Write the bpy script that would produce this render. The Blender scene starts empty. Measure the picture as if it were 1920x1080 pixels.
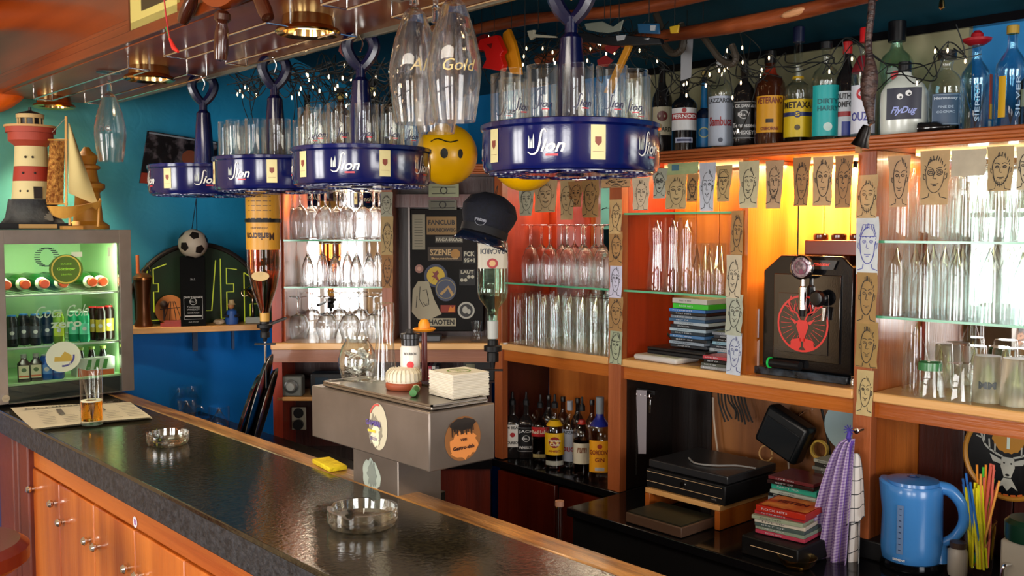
import bpy, math, random
from math import sin, cos, pi, radians, atan2, sqrt
from mathutils import Vector, Matrix
S = bpy.context.scene
COL = S.collection
# ---------------------------------------------------------------- camera
PITCH = radians(3.515); HEAD = radians(48.16); FPX = 1823.0; CAMZ = 1.64
cam = bpy.data.objects.new('camera', bpy.data.cameras.new('camera')); COL.objects.link(cam)
cam.location = (0, 0, CAMZ); cam.rotation_euler = (pi/2-PITCH, 0, HEAD)
cam.data.sensor_width = 36; cam.data.lens = FPX/1920*36; cam.data.clip_start = .05
S.camera = cam
# ---------------------------------------------------------------- world, lights, exposure
W = bpy.data.worlds.new('world'); S.world = W; W.use_nodes = True
W.node_tree.nodes['Background'].inputs[0].default_value = (.80, .86, 1, 1)
W.node_tree.nodes['Background'].inputs[1].default_value = 0.6
S.view_settings.view_transform = 'Standard'; S.view_settings.look = 'None'
S.view_settings.gamma = 1; S.view_settings.use_curve_mapping = False
S.view_settings.exposure = 0.45
S.cycles.max_bounces = 14; S.cycles.transmission_bounces = 14; S.cycles.glossy_bounces = 5
S.cycles.diffuse_bounces = 4; S.cycles.transparent_max_bounces = 32
S.cycles.sample_clamp_indirect = 4; S.cycles.caustics_reflective = False; S.cycles.caustics_refractive = False
S.cycles.use_denoising = True
def area(name, loc, target, sx, sy, power, color=(1, 1, 1)):
    l = bpy.data.lights.new(name, 'AREA'); l.shape = 'RECTANGLE'; l.size = sx; l.size_y = sy
    l.energy = power; l.color = color
    o = bpy.data.objects.new(name, l); COL.objects.link(o); o.location = loc
    d = Vector(target)-Vector(loc); o.rotation_euler = d.to_track_quat('-Z', 'Y').to_euler()
    return o
def point(name, loc, power, color=(1, .8, .5), r=.03):
    l = bpy.data.lights.new(name, 'POINT'); l.energy = power; l.color = color; l.shadow_soft_size = r
    o = bpy.data.objects.new(name, l); COL.objects.link(o); o.location = loc; return o
def spot(name, loc, target, power, color, ang=110, r=.03):
    l = bpy.data.lights.new(name, 'SPOT'); l.energy = power; l.color = color; l.spot_size = radians(ang); l.spot_blend = .6
    l.shadow_soft_size = r
    o = bpy.data.objects.new(name, l); COL.objects.link(o); o.location = loc
    d = Vector(target)-Vector(loc); o.rotation_euler = d.to_track_quat('-Z', 'Y').to_euler(); return o
DAY = (1, .97, .93)
WINX = [(-3.55, -2.45), (-.75, .35), (1.1, 2.2)]       # windows of the front wall, behind the camera
for i, (a, b) in enumerate(WINX):
    area('window_daylight', ((a+b)/2, -2.36, 1.45), ((a+b)/2, 3, 1.35), b-a-.02, 1.28, 62, DAY)
area('window_daylight', (3.06, .4, 1.5), (0, .9, 1.3), 1.5, 1.3, 60, DAY)
area('ceiling_fill', (-.9, -.3, 2.66), (-1.6, 1.0, 1.2), 1.6, .5, 28, (1, .9, .76))  # added fill from above, no ceiling lamp is modelled for it
# ---------------------------------------------------------------- projection helpers (photo pixel -> point on a real plane)
_F = Vector((-sin(HEAD)*cos(PITCH), cos(HEAD)*cos(PITCH), -sin(PITCH)))
_R = Vector((cos(HEAD), sin(HEAD), 0)); _U = _R.cross(_F)
FH = Vector((-sin(HEAD), cos(HEAD), 0))
CAM = Vector((0, 0, CAMZ))
def ray(px, py): return _F*FPX + _R*(px-960) - _U*(py-540)
def PT(px, py, X=None, Y=None, Z=None, D=None):
    d = ray(px, py)
    if X is not None: t = X/d.x
    elif Y is not None: t = Y/d.y
    elif Z is not None: t = (Z-CAMZ)/d.z
    else: t = D/d.dot(FH)
    return CAM + d*t
def QX(px, Y, py=500): return PT(px, py, Y=Y).x
def depth(p): return (Vector(p)-CAM).dot(FH)
def face_cam(p, off=0): return atan2(-p[0], p[1])*1.0 + radians(off)      # local -Y looks at the camera
# ---------------------------------------------------------------- materials
def _mat(name):
    m = bpy.data.materials.new(name); m.use_nodes = True; nt = m.node_tree
    return m, nt, nt.nodes['Principled BSDF']
def C(c, a=1): return (c[0], c[1], c[2], a)
def hx(s):
    v = [int(s[i:i+2], 16)/255 for i in (0, 2, 4)]
    return tuple(x/12.92 if x <= .04045 else ((x+.055)/1.055)**2.4 for x in v)
_MC = {}
def plain(col, rough=.5, metal=0, spec=.5, coat=0, emit=0, ecol=None):
    if isinstance(col, str): col = hx(col)
    k = (tuple(col), rough, metal, spec, coat, emit)
    if k in _MC: return _MC[k]
    m, nt, b = _mat('surface'); b.inputs['Base Color'].default_value = C(col)
    b.inputs['Roughness'].default_value = rough; b.inputs['Metallic'].default_value = metal
    b.inputs['Specular IOR Level'].default_value = spec; b.inputs['Coat Weight'].default_value = coat
    b.inputs['Coat Roughness'].default_value = .08
    if emit: b.inputs['Emission Color'].default_value = C(ecol or col); b.inputs['Emission Strength'].default_value = emit
    if not emit and metal < .5:      # faint procedural unevenness
        n = nt.nodes.new('ShaderNodeTexNoise'); n.inputs['Scale'].default_value = 60
        bp = nt.nodes.new('ShaderNodeBump'); bp.inputs['Strength'].default_value = .04; bp.inputs['Distance'].default_value = .002
        nt.links.new(n.outputs['Fac'], bp.inputs['Height']); nt.links.new(bp.outputs['Normal'], b.inputs['Normal'])
    _MC[k] = m; return m
def noisy(name, c1, c2, scale=5, rough=.5, metal=0, bump=.1, bscale=40, stretch=(1, 1, 1), lo=.35, hi=.65, coat=0, spec=.5, detail=5, rvar=0):
    if isinstance(c1, str): c1 = hx(c1)
    if isinstance(c2, str): c2 = hx(c2)
    m, nt, b = _mat(name); N = nt.nodes.new; L = nt.links.new
    tc = N('ShaderNodeTexCoord'); mp = N('ShaderNodeMapping'); mp.inputs['Scale'].default_value = stretch
    L(tc.outputs['Object'], mp.inputs['Vector'])
    n = N('ShaderNodeTexNoise'); n.inputs['Scale'].default_value = scale; n.inputs['Detail'].default_value = detail
    L(mp.outputs['Vector'], n.inputs['Vector'])
    cr = N('ShaderNodeValToRGB'); cr.color_ramp.elements[0].position = lo; cr.color_ramp.elements[1].position = hi
    cr.color_ramp.elements[0].color = C(c1); cr.color_ramp.elements[1].color = C(c2)
    L(n.outputs['Fac'], cr.inputs['Fac']); L(cr.outputs['Color'], b.inputs['Base Color'])
    n2 = N('ShaderNodeTexNoise'); n2.inputs['Scale'].default_value = bscale; n2.inputs['Detail'].default_value = 4
    L(mp.outputs['Vector'], n2.inputs['Vector'])
    bp = N('ShaderNodeBump'); bp.inputs['Strength'].default_value = bump; bp.inputs['Distance'].default_value = .01
    L(n2.outputs['Fac'], bp.inputs['Height']); L(bp.outputs['Normal'], b.inputs['Normal'])
    b.inputs['Roughness'].default_value = rough; b.inputs['Metallic'].default_value = metal
    b.inputs['Coat Weight'].default_value = coat; b.inputs['Coat Roughness'].default_value = .1; b.inputs['Specular IOR Level'].default_value = spec
    if rvar:
        mr = N('ShaderNodeMapRange'); mr.inputs['To Min'].default_value = rough-rvar; mr.inputs['To Max'].default_value = rough+rvar
        L(n.outputs['Fac'], mr.inputs['Value']); L(mr.outputs['Result'], b.inputs['Roughness'])
    return m
def wood(name, c1, c2, axis='x', rough=.32, coat=.35, scale=7, bump=.12):
    st = {'x': (.6, 9, 9), 'y': (9, .6, 9), 'z': (9, 9, .6)}[axis]
    return noisy(name, c1, c2, scale=scale/5, rough=rough, stretch=st, bump=bump, bscale=14, coat=coat, lo=.3, hi=.7, detail=8)
def glassmat(name, col=(1, 1, 1), rough=0, ior=1.45):
    m, nt, b = _mat(name); b.inputs['Base Color'].default_value = C(col); b.inputs['Transmission Weight'].default_value = 1
    b.inputs['Roughness'].default_value = rough; b.inputs['IOR'].default_value = ior; return m
def drinkglass(name, col=(1, 1, 1)):
    """thin clear drinking glass: refracting glass blended with the light that passes straight through"""
    m, nt, b = _mat(name); N = nt.nodes.new; L = nt.links.new
    b.inputs['Base Color'].default_value = C(col); b.inputs['Transmission Weight'].default_value = 1; b.inputs['Roughness'].default_value = 0; b.inputs['IOR'].default_value = 1.45
    tr = N('ShaderNodeBsdfTransparent'); tr.inputs[0].default_value = C(col)
    mx = N('ShaderNodeMixShader'); mx.inputs[0].default_value = .84; L(tr.outputs[0], mx.inputs[1]); L(b.outputs[0], mx.inputs[2])
    L(mx.outputs[0], nt.nodes['Material Output'].inputs[0]); return m
def crystal(name, col=(.97, .985, .98), k=.80, p=3.2, base=.035):
    """thin clear glass wall: light passes straight, mirror-like towards grazing angles"""
    m, nt, b = _mat(name); N = nt.nodes.new; L = nt.links.new
    tr = N('ShaderNodeBsdfTransparent'); tr.inputs[0].default_value = C(col)
    gl = N('ShaderNodeBsdfGlossy'); gl.inputs['Roughness'].default_value = .015; gl.inputs['Color'].default_value = (1, 1, 1, 1)
    lw = N('ShaderNodeLayerWeight'); lw.inputs[0].default_value = .5
    pw = N('ShaderNodeMath'); pw.operation = 'POWER'; L(lw.outputs['Facing'], pw.inputs[0]); pw.inputs[1].default_value = p
    ma = N('ShaderNodeMath'); ma.operation = 'MULTIPLY_ADD'; L(pw.outputs[0], ma.inputs[0]); ma.inputs[1].default_value = k; ma.inputs[2].default_value = base
    mx = N('ShaderNodeMixShader'); L(ma.outputs[0], mx.inputs[0]); L(tr.outputs[0], mx.inputs[1]); L(gl.outputs[0], mx.inputs[2])
    L(mx.outputs[0], nt.nodes['Material Output'].inputs[0]); return m
def thin_glass(name, tint=(.9, 1, .95), k=1.0, base=.04):
    m, nt, b = _mat(name); N = nt.nodes.new; L = nt.links.new
    tr = N('ShaderNodeBsdfTransparent'); tr.inputs[0].default_value = C(tint)
    gl = N('ShaderNodeBsdfGlossy'); gl.inputs['Roughness'].default_value = .02
    fr = N('ShaderNodeFresnel'); fr.inputs[0].default_value = 1.45
    mx = N('ShaderNodeMixShader'); L(fr.outputs[0], mx.inputs[0]); L(tr.outputs[0], mx.inputs[1]); L(gl.outputs[0], mx.inputs[2])
    L(mx.outputs[0], nt.nodes['Material Output'].inputs[0]); return m
M = {}
M['wood_z'] = wood('varnished_wood', '8a3c0c', 'c8712a', 'z')
M['wood_x'] = wood('varnished_wood', '8a3c0c', 'cb7429', 'x')
M['wood_y'] = wood('varnished_wood', '8a3c0c', 'c8712a', 'y')
M['light_x'] = wood('pale_pine', 'c98a45', 'efbd7c', 'x', rough=.4)
M['rail'] = wood('moulded_wood', '7e3410', 'c9723a', 'x', rough=.35)
M['post'] = wood('post_wood', '7a3413', 'b8683a', 'z', rough=.4)
M['red_z'] = wood('red_wood', '6d1404', 'a8340a', 'z', rough=.5, coat=.08)
M['dark_z'] = wood('dark_wood', '200603', '45120a', 'z', rough=.4)
M['honey_z'] = wood('honey_pine', 'c4802a', 'e9b257', 'z', rough=.35)
M['door_z'] = wood('cupboard_wood', '3c0d05', '6b200b', 'z', rough=.35)
M['bar_z'] = wood('bar_front_wood', 'a5480e', 'd9792a', 'z', rough=.35)
M['bar_x'] = wood('bar_front_wood', 'a5480e', 'dc7e2e', 'x', rough=.35)
M['soffit'] = wood('soffit_wood', '5e2206', '8e3c0e', 'x', rough=.3, coat=.15, bump=.03)
M['soffit_u'] = noisy('soffit_underside', '8a3c1c', 'a8562c', 3, rough=.28, coat=.1, bump=.03, bscale=3, stretch=(1, 4, 1))
M['counter'] = noisy('dark_granite', '171510', '3a3524', 130, rough=.13, bump=.06, bscale=110, lo=.4, hi=.75, spec=.7)
M['counter_edge'] = noisy('granite_edge', '101216', '33363c', 90, rough=.45, bump=.3, bscale=90, lo=.35, hi=.7)
M['trim'] = noisy('worn_wood_trim', '6a4420', 'c08a4a', 14, rough=.3, bump=.3, bscale=60, stretch=(.4, 3, 3), coat=.3)
M['steel'] = noisy('brushed_steel', '8f8880', 'aba49c', 4, rough=.3, metal=1, bump=.06, bscale=5, stretch=(1, 1, 40))
M['steel_dark'] = noisy('brushed_steel_dark', '70665e', '8a8078', 6, rough=.38, metal=.7, bump=.02, bscale=8, lo=.3, hi=.7)
M['chrome'] = plain((.75, .74, .72), .12, 1)
M['brass'] = plain((.80, .55, .22), .14, 1)
M['black'] = plain((.006, .006, .007), .45, spec=.3)
M['blackgloss'] = plain((.005, .005, .006), .12, spec=.4)
M['wire'] = plain((.006, .008, .008), .6)
M['white'] = plain((.82, .82, .80), .5)
M['cream'] = plain('e6dcb0', .5)
M['blue_plastic'] = plain((.002, .006, .075), .14, coat=.25)
M['glass'] = crystal('clear_glass'); M['thick_glass'] = drinkglass('thick_glass'); M['dish_glass'] = crystal('dish_glass', (.95, .97, .95), .9, 1.9, .10)
M['green_glass'] = glassmat('green_edged_glass', (.62, .95, .78))
M['frost'] = glassmat('frosted_glass', (.93, .86, .74), .35)
M['pane'] = thin_glass('glass_pane', (.93, .98, .95))
M['shelf_glass'] = thin_glass('shelf_glass', (.88, .97, .92))
M['glass_edge'] = plain((.10, .42, .22), .15, emit=0, spec=.8)
M['mirror'] = plain((.86, .88, .88), .015, 1)
M['bulb'] = plain((1, .85, .55), .4, emit=4.5, ecol=(1, .70, .36))
M['floor'] = noisy('floor_tiles', '2a1a12', '4a3022', 6, rough=.45)
M['beige'] = noisy('beige_board', '6d6a50', '8e8a68', 4, rough=.6, bump=.05)
def wallmat(name, c1, c2, c3):
    """turquoise going over into blue along the wall, stronger blue low down, trowelled plaster relief"""
    m, nt, b = _mat(name); N = nt.nodes.new; L = nt.links.new
    tc = N('ShaderNodeTexCoord'); sp = N('ShaderNodeSeparateXYZ'); L(tc.outputs['Object'], sp.inputs[0])
    n = N('ShaderNodeTexNoise'); n.inputs['Scale'].default_value = 1.7; n.inputs['Detail'].default_value = 4; L(tc.outputs['Object'], n.inputs['Vector'])
    a = N('ShaderNodeMath'); a.operation = 'MULTIPLY_ADD'; L(n.outputs['Fac'], a.inputs[0]); a.inputs[1].default_value = .35; L(sp.outputs['Y'], a.inputs[2])
    mr = N('ShaderNodeMapRange'); mr.inputs['From Min'].default_value = 1.40; mr.inputs['From Max'].default_value = 1.95; L(a.outputs[0], mr.inputs['Value'])
    mx = N('ShaderNodeMix'); mx.data_type = 'RGBA'; mx.inputs['A'].default_value = C(hx(c1)); mx.inputs['B'].default_value = C(hx(c2)); L(mr.outputs[0], mx.inputs['Factor'])
    m2 = N('ShaderNodeMapRange'); m2.inputs['From Min'].default_value = 1.28; m2.inputs['From Max'].default_value = 1.18; L(sp.outputs['Z'], m2.inputs['Value'])
    my = N('ShaderNodeMix'); my.data_type = 'RGBA'; L(m2.outputs[0], my.inputs['Factor']); L(mx.outputs['Result'], my.inputs['A']); my.inputs['B'].default_value = C(hx(c3))
    L(my.outputs['Result'], b.inputs['Base Color'])
    n2 = N('ShaderNodeTexNoise'); n2.inputs['Scale'].default_value = 9; n2.inputs['Detail'].default_value = 3; n2.inputs['Distortion'].default_value = 1.6
    L(tc.outputs['Object'], n2.inputs['Vector'])
    bp = N('ShaderNodeBump'); bp.inputs['Strength'].default_value = .12; bp.inputs['Distance'].default_value = .02
    L(n2.outputs['Fac'], bp.inputs['Height']); L(bp.outputs['Normal'], b.inputs['Normal']); b.inputs['Roughness'].default_value = .55
    return m
M['wall'] = wallmat('painted_plaster', '4f9c90', '1e9cd0', '1090ff')
M['teal'] = noisy('dark_teal_paint', '0c3440', '11485a', 3, rough=.55, bump=.05)
M['blue'] = noisy('blue_paint', '0c6fae', '1283c4', 4, rough=.55, bump=.1, bscale=9)
M['plaster'] = noisy('warm_plaster', 'b89a70', 'c9ad85', 3, rough=.7)
M['orange'] = noisy('orange_wall_paint', 'c8600a', 'e07a14', 3, rough=.5)
# ---------------------------------------------------------------- mesh builder
def sup(a, n):
    if n == 2: return 1.0
    c, s = abs(cos(a)), abs(sin(a)); return 1/((c**n+s**n)**(1/n))
class MB:
    def __init__(s, m=None): s.v = []; s.f = []; s.m = m; s.ms = None; s.fm = []
    def add(s, vs, fs):
        o = len(s.v)
        s.v += [(s.m @ Vector(p)) if s.m else Vector(p) for p in vs]
        s.f += [tuple(i+o for i in f) for f in fs]; return s
    def box(s, x0, x1, y0, y1, z0, z1):
        return s.add([(x0,y0,z0),(x1,y0,z0),(x1,y1,z0),(x0,y1,z0),(x0,y0,z1),(x1,y0,z1),(x1,y1,z1),(x0,y1,z1)],
            [(0,3,2,1),(4,5,6,7),(0,1,5,4),(1,2,6,5),(2,3,7,6),(3,0,4,7)])
    def prism(s, pts, z0, z1, mp=None):
        n = len(pts); v = [(x, y, z0) for x, y in pts]+[(x, y, z1) for x, y in pts]
        if mp: v = [mp(*p) for p in v]
        return s.add(v, [tuple(range(n))[::-1], tuple(range(n, 2*n))]+[(i, (i+1) % n, n+(i+1) % n, n+i) for i in range(n)])
    def lathe(s, prof, seg=24, n=2, sy=1, org=(0, 0, 0), closed=False):
        v = []; f = []; rings = []
        for r, z in prof:
            if r < 1e-6: rings.append([len(v)]); v.append((org[0], org[1], org[2]+z))
            else:
                rings.append(list(range(len(v), len(v)+seg)))
                for i in range(seg):
                    a = 2*pi*i/seg; k = r*sup(a, n)
                    v.append((org[0]+k*cos(a), org[1]+k*sin(a)*sy, org[2]+z))
        pr = list(zip(rings[:-1], rings[1:]))
        if closed: pr.append((rings[-1], rings[0]))
        for a, b in pr:
            for i in range(seg):
                j = (i+1) % seg
                if len(a) == 1 and len(b) == 1: break
                if len(a) == 1: f.append((a[0], b[j], b[i]))
                elif len(b) == 1: f.append((a[i], a[j], b[0]))
                else: f.append((a[i], a[j], b[j], b[i]))
        return s.add(v, f)
    def tube(s, pts, r, seg=6, closed=False, caps=True):
        pts = [Vector(p) for p in pts]; n = len(pts); rs = r if isinstance(r, (list, tuple)) else [r]*n
        v = []; f = []; up = None
        for i, p in enumerate(pts):
            a = pts[(i-1) % n] if (closed or i > 0) else p; b = pts[(i+1) % n] if (closed or i < n-1) else p
            t = (b-a).normalized() if (b-a).length > 1e-9 else Vector((0, 0, 1))
            if up is None: up = t.orthogonal().normalized()
            else:
                up = up - t*up.dot(t); up = up.normalized() if up.length > 1e-6 else t.orthogonal().normalized()
            w = t.cross(up)
            for k in range(seg):
                q = 2*pi*k/seg; v.append(p+up*(cos(q)*rs[i])+w*(sin(q)*rs[i]))
        for i in range(n if closed else n-1):
            j = (i+1) % n
            for k in range(seg): l = (k+1) % seg; f.append((i*seg+k, i*seg+l, j*seg+l, j*seg+k))
        if caps and not closed: f.append(tuple(range(seg))[::-1]); f.append(tuple(range((n-1)*seg, n*seg)))
        return s.add(v, f)
    def cyl(s, p0, p1, r0, r1=None, seg=16): return s.tube([p0, p1], [r0, r0 if r1 is None else r1], seg)
    def ball(s, c, r, seg=16, rings=10, sz=1):
        return s.lathe([(max(r*sin(pi*i/rings), 0 if i in (0, rings) else 1e-5), -r*cos(pi*i/rings)*sz) for i in range(rings+1)], seg, org=c)
    def decal(s, v2, f, mp, flip=False):
        return s.add([mp(x, y) for x, y in v2], [g[::-1] for g in f] if flip else f)
    def stroke(s, pts, w, mp):
        n = len(pts); v = []; f = []
        for i, (x, y) in enumerate(pts):
            a = pts[max(i-1, 0)]; b = pts[min(i+1, n-1)]; dx, dy = b[0]-a[0], b[1]-a[1]; l = sqrt(dx*dx+dy*dy) or 1
            ww = w[i] if isinstance(w, (list, tuple)) else w
            v += [mp(x-dy/l*ww/2, y+dx/l*ww/2), mp(x+dy/l*ww/2, y-dx/l*ww/2)]
        for i in range(n-1): f.append((2*i, 2*i+1, 2*i+3, 2*i+2))
        return s.add(v, f)
    def patch(s, u0, u1, v0, v1, mp, nu=8, nv=1):
        v = [mp(u0+(u1-u0)*i/nu, v0+(v1-v0)*j/nv) for j in range(nv+1) for i in range(nu+1)]
        return s.add(v, [(j*(nu+1)+i, j*(nu+1)+i+1, (j+1)*(nu+1)+i+1, (j+1)*(nu+1)+i) for j in range(nv) for i in range(nu)])
    def disc(s, mp, r, cx=0, cy=0, seg=20, ry=None):
        return s.add([mp(cx, cy)]+[mp(cx+r*cos(2*pi*i/seg), cy+(ry or r)*sin(2*pi*i/seg)) for i in range(seg)], [(0, i+1, (i+1) % seg+1) for i in range(seg)])
    def ringdecal(s, mp, r0, r1, cx=0, cy=0, seg=28):
        v = []
        for i in range(seg): a = 2*pi*i/seg; v += [mp(cx+r0*cos(a), cy+r0*sin(a)), mp(cx+r1*cos(a), cy+r1*sin(a))]
        return s.add(v, [(2*i, 2*i+1, (2*i+3) % (2*seg), (2*i+2) % (2*seg)) for i in range(seg)])
    def mesh(s, name, mat, smooth=True, ang=35):
        me = bpy.data.meshes.new(name); me.from_pydata([tuple(p) for p in s.v], [], s.f); me.update()
        if mat: me.materials.append(mat)
        if smooth: me.shade_smooth(); me.set_sharp_from_angle(angle=radians(ang))
        return me
    def build(s, name, mat, parent=None, world=False, smooth=True, ang=35, bevel=0, loc=None, rot=None):
        if world and parent: s.inv(parent)
        o = bpy.data.objects.new(name, s.mesh(name, mat, smooth, ang)); COL.objects.link(o)
        if parent: o.parent = parent
        if loc is not None: o.location = loc
        if rot is not None: o.rotation_euler = rot
        if bevel:
            b = o.modifiers.new('bevel', 'BEVEL'); b.width = bevel; b.segments = 2; b.limit_method = 'ANGLE'; b.angle_limit = radians(40)
        return o
    def inv(s, parent):
        mw = Matrix.Identity(4); p = parent
        while p: mw = p.matrix_basis @ mw; p = p.parent
        mi = mw.inverted(); s.v = [mi @ q for q in s.v]; return s
def tag(o, label=None, cat=None, group=None, kind=None):
    if label: o['label'] = label
    if cat: o['category'] = cat
    if group: o['group'] = group
    if kind: o['kind'] = kind
    return o
def thing(name, label, cat, loc=(0, 0, 0), rz=0, group=None, rot=None):
    o = bpy.data.objects.new(name, None); COL.objects.link(o); o.empty_display_size = .05
    o.location = loc; o.rotation_euler = rot if rot else (0, 0, rz)
    return tag(o, label, cat, group)
def kids(o): return [c for c in KID.get(o.name, [])]
def copytree(o, loc=None, rz=None, label=None, parent=None):
    c = o.copy(); COL.objects.link(c)
    if parent: c.parent = parent
    if loc is not None: c.location = loc
    if rz is not None: c.rotation_euler = (0, 0, rz)
    if label: c['label'] = label
    for ch in CH.get(o, ()): copytree(ch, parent=c)
    return c
CH = {}
def reg(o, *ch): CH.setdefault(o, []).extend(ch); return o
def flat(o, ux, uy, off=0):
    o, ux, uy = Vector(o), Vector(ux), Vector(uy); nn = ux.cross(uy).normalized()*off
    return lambda u, v: o+ux*u+uy*v+nn
def cylmap(R, z0=0, a0=-pi/2, off=.0006, n=2, sy=1):
    def f(u, v):
        a = a0+u/R; k = R*sup(a, n)+off; return Vector((k*cos(a), k*sin(a)*sy, z0+v))
    return f
def cat(pts, n=6, closed=False):
    """catmull-rom"""
    P = [Vector(p).to_3d() if len(p) == 2 else Vector(p) for p in pts]; out = []
    m = len(P); rng = range(m if closed else m-1)
    for i in rng:
        p0 = P[(i-1) % m] if closed or i > 0 else P[i]; p1 = P[i]; p2 = P[(i+1) % m]; p3 = P[(i+2) % m] if closed or i < m-2 else p2
        for k in range(n):
            t = k/n; out.append(.5*((2*p1)+(p2-p0)*t+(2*p0-5*p1+4*p2-p3)*t*t+(3*p1-p0-3*p2+p3)*t**3))
    if not closed: out.append(P[-1])
    if len(pts[0]) == 2: return [(p.x, p.y) for p in out]
    return out
_TC = {}
def glyphs(s, bold=0, shear=0):
    k = (s, bold, shear)
    if k not in _TC:
        cu = bpy.data.curves.new('t', 'FONT'); cu.body = s; cu.size = 1; cu.align_x = 'CENTER'; cu.resolution_u = 2
        cu.offset = bold; cu.shear = shear; o = bpy.data.objects.new('t', cu); me = o.to_mesh()
        v = [(p.co.x, p.co.y) for p in me.vertices]; f = [tuple(q.vertices) for q in me.polygons]
        o.to_mesh_clear(); bpy.data.objects.remove(o); bpy.data.curves.remove(cu)
        if v:
            x0, x1 = min(p[0] for p in v), max(p[0] for p in v); y0, y1 = min(p[1] for p in v), max(p[1] for p in v)
            v = [((x-(x0+x1)/2), (y-(y0+y1)/2)) for x, y in v]
        _TC[k] = (v, f, (x1-x0, y1-y0) if v else (1, 1))
    return _TC[k]
def write(mb, s, mp, h=None, w=None, cx=0, cy=0, bold=0, shear=0, rot=0):
    """letters of height h (cap box) and/or overall width w on the surface mp"""
    v, f, (W_, H_) = glyphs(s, bold, shear); sy = h/H_ if h else w/W_; sx = w/W_ if w else sy
    cr, sr = cos(rot), sin(rot)
    def g(x, y): x *= sx; y *= sy; return mp(cx+x*cr-y*sr, cy+x*sr+y*cr)
    return mb.add([g(x, y) for x, y in v], f)
ORD = ['first', 'second', 'third', 'fourth', 'fifth', 'sixth', 'seventh', 'eighth', 'ninth', 'tenth', 'eleventh', 'twelfth', 'thirteenth', 'fourteenth', 'fifteenth', 'sixteenth', 'seventeenth', 'eighteenth', 'nineteenth', 'twentieth']
# ================================================================ SETTING
YS, YB = 2.40, 2.68            # front plane and back of the shelving on the back wall
ZB = .763                       # black back counter
ZW = 1.210                      # wooden ledge
ZT = 1.879                      # bottle shelf
ZC = 1.06                       # bar counter
def struct(mb, name, mat, **k): return tag(mb.build(name, mat, **k), kind='structure')
struct(MB().box(-4.1, 3.2, -2.5, 3, -.1, 0), 'floor', M['floor'])
struct(MB().box(-4.1, 3.2, -2.5, 1.62, 2.7, 2.8), 'ceiling', M['plaster'])
struct(MB().add([(-4.1, 1.35, 2.7), (3.2, 1.35, 2.7), (3.2, 2.80, 2.205), (-4.1, 2.80, 2.205), (-4.1, 1.35, 2.78), (3.2, 1.35, 2.78), (3.2, 2.80, 2.30), (-4.1, 2.80, 2.30)],
    [(0, 1, 2, 3), (7, 6, 5, 4), (0, 3, 7, 4), (1, 5, 6, 2), (3, 2, 6, 7), (0, 4, 5, 1)]), 'ceiling', M['teal'])
struct(MB().box(-4.1, -3.95, .72, 2.95, 0, 2.8), 'wall_left', M['wall'])
struct(MB().box(-4.1, -3.95, -2.5, .7199, 0, 2.8), 'wall_left', M['plaster'])
struct(MB().box(-3.95, 3.2, 2.76, 2.95, 0, 2.8), 'wall_back', M['blue'])
def front_wall():
    mb = MB(); xs = [-3.95]+[v for p in WINX for v in p]+[3.1]
    for a, b in zip(xs[0::2], xs[1::2]): mb.box(a, b, -2.3, -2.2, 0, 2.7)
    for a, b in WINX: mb.box(a, b, -2.3, -2.2, 0, .78); mb.box(a, b, -2.3, -2.2, 2.12, 2.7)
    return mb
struct(front_wall(), 'wall_front', M['plaster'])
w = MB().box(3.0, 3.1, -2.3, -.4, 0, 2.7).box(3.0, 3.1, 1.2, 2.8, 0, 2.7).box(3.0, 3.1, -.4, 1.2, 0, .8).box(3.0, 3.1, -.4, 1.2, 2.2, 2.7)
struct(w, 'wall_right', M['plaster'])
for i, (a, b) in enumerate(WINX):
    mb = MB()
    for x0, x1, z0, z1 in [(a, a+.06, .78, 2.12), (b-.06, b, .78, 2.12), (a, b, .78, .84), (a, b, 2.06, 2.12), ((a+b)/2-.03, (a+b)/2+.03, .78, 2.12), (a, b, 1.72, 1.76)]:
        mb.box(x0, x1, -2.27, -2.22, z0, z1)
    struct(mb, 'window_%d' % (i+1), M['white'])
# beige board on the back wall behind the bottles
struct(MB().box(QX(1172, 2.74), QX(1806, 2.74), 2.735, 2.76, ZT-.03, 2.195), 'wall_panel', M['beige'])
struct(MB().box(QX(1172, 2.73), 3.0, 2.722, 2.75, 2.188, 2.212), 'trim_1', M['blackgloss'])
# ---------------------------------------------------------------- the bar counter
CX0, CX1 = -3.93, .75
bc = thing('bar_counter', 'long bar counter with dark speckled stone top and orange wooden doors below', 'bar counter', (-1.6, 1.0, 0))
MB().box(CX0, CX1, .834, 1.195, ZC-.012, ZC).build('stone_top', M['counter'], bc, True, bevel=.002)
MB().box(CX0, CX1, .838, 1.19, ZC-.078, ZC-.012).build('stone_edge', M['counter_edge'], bc, True, bevel=.003)
MB().box(CX0, CX1, 1.1955, 1.258, ZC-.06, ZC+.001).build('wooden_trim', M['trim'], bc, True, bevel=.006)
YF = .875
MB().box(CX0, CX1, .90, 1.14, 0, ZC-.078).build('carcass', M['dark_z'], bc, True)
MB().box(QX(47, YF), CX1, YF, .90, .905, ZC-.078).build('top_rail', M['bar_x'], bc, True, bevel=.004)
xs = [QX(47, YF), QX(101, YF), QX(166, YF), QX(243, YF), QX(337, YF)]
xs += [xs[-1]+(xs[-1]-xs[-2])*k for k in (1, 2, 3, 4, 5, 6)]
for i, (a, b) in enumerate(zip(xs[:-1], xs[1:])):
    d = MB().box(a+.003, b-.003, YF-.004, .899, .08, .902).build('door', M['bar_z'], bc, True, bevel=.003)
    for x in (a+.035, b-.035):
        MB().lathe([(0, 0), (.006, 0), (.006, .006), (.011, .010), (.012, .016), (.008, .022), (0, .023)], 12).build('knob', M['chrome'], d, loc=(x+1.6, YF-.004-1.0, .80 if i else .84), rot=(pi/2, 0, 0))
mb = MB()
for p0, p1 in ((-8, 18), (20, 27), (30, 46)):
    mb.box(QX(p0, .865), QX(p1, .865), .855, .90, 0, ZC-.078)
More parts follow.
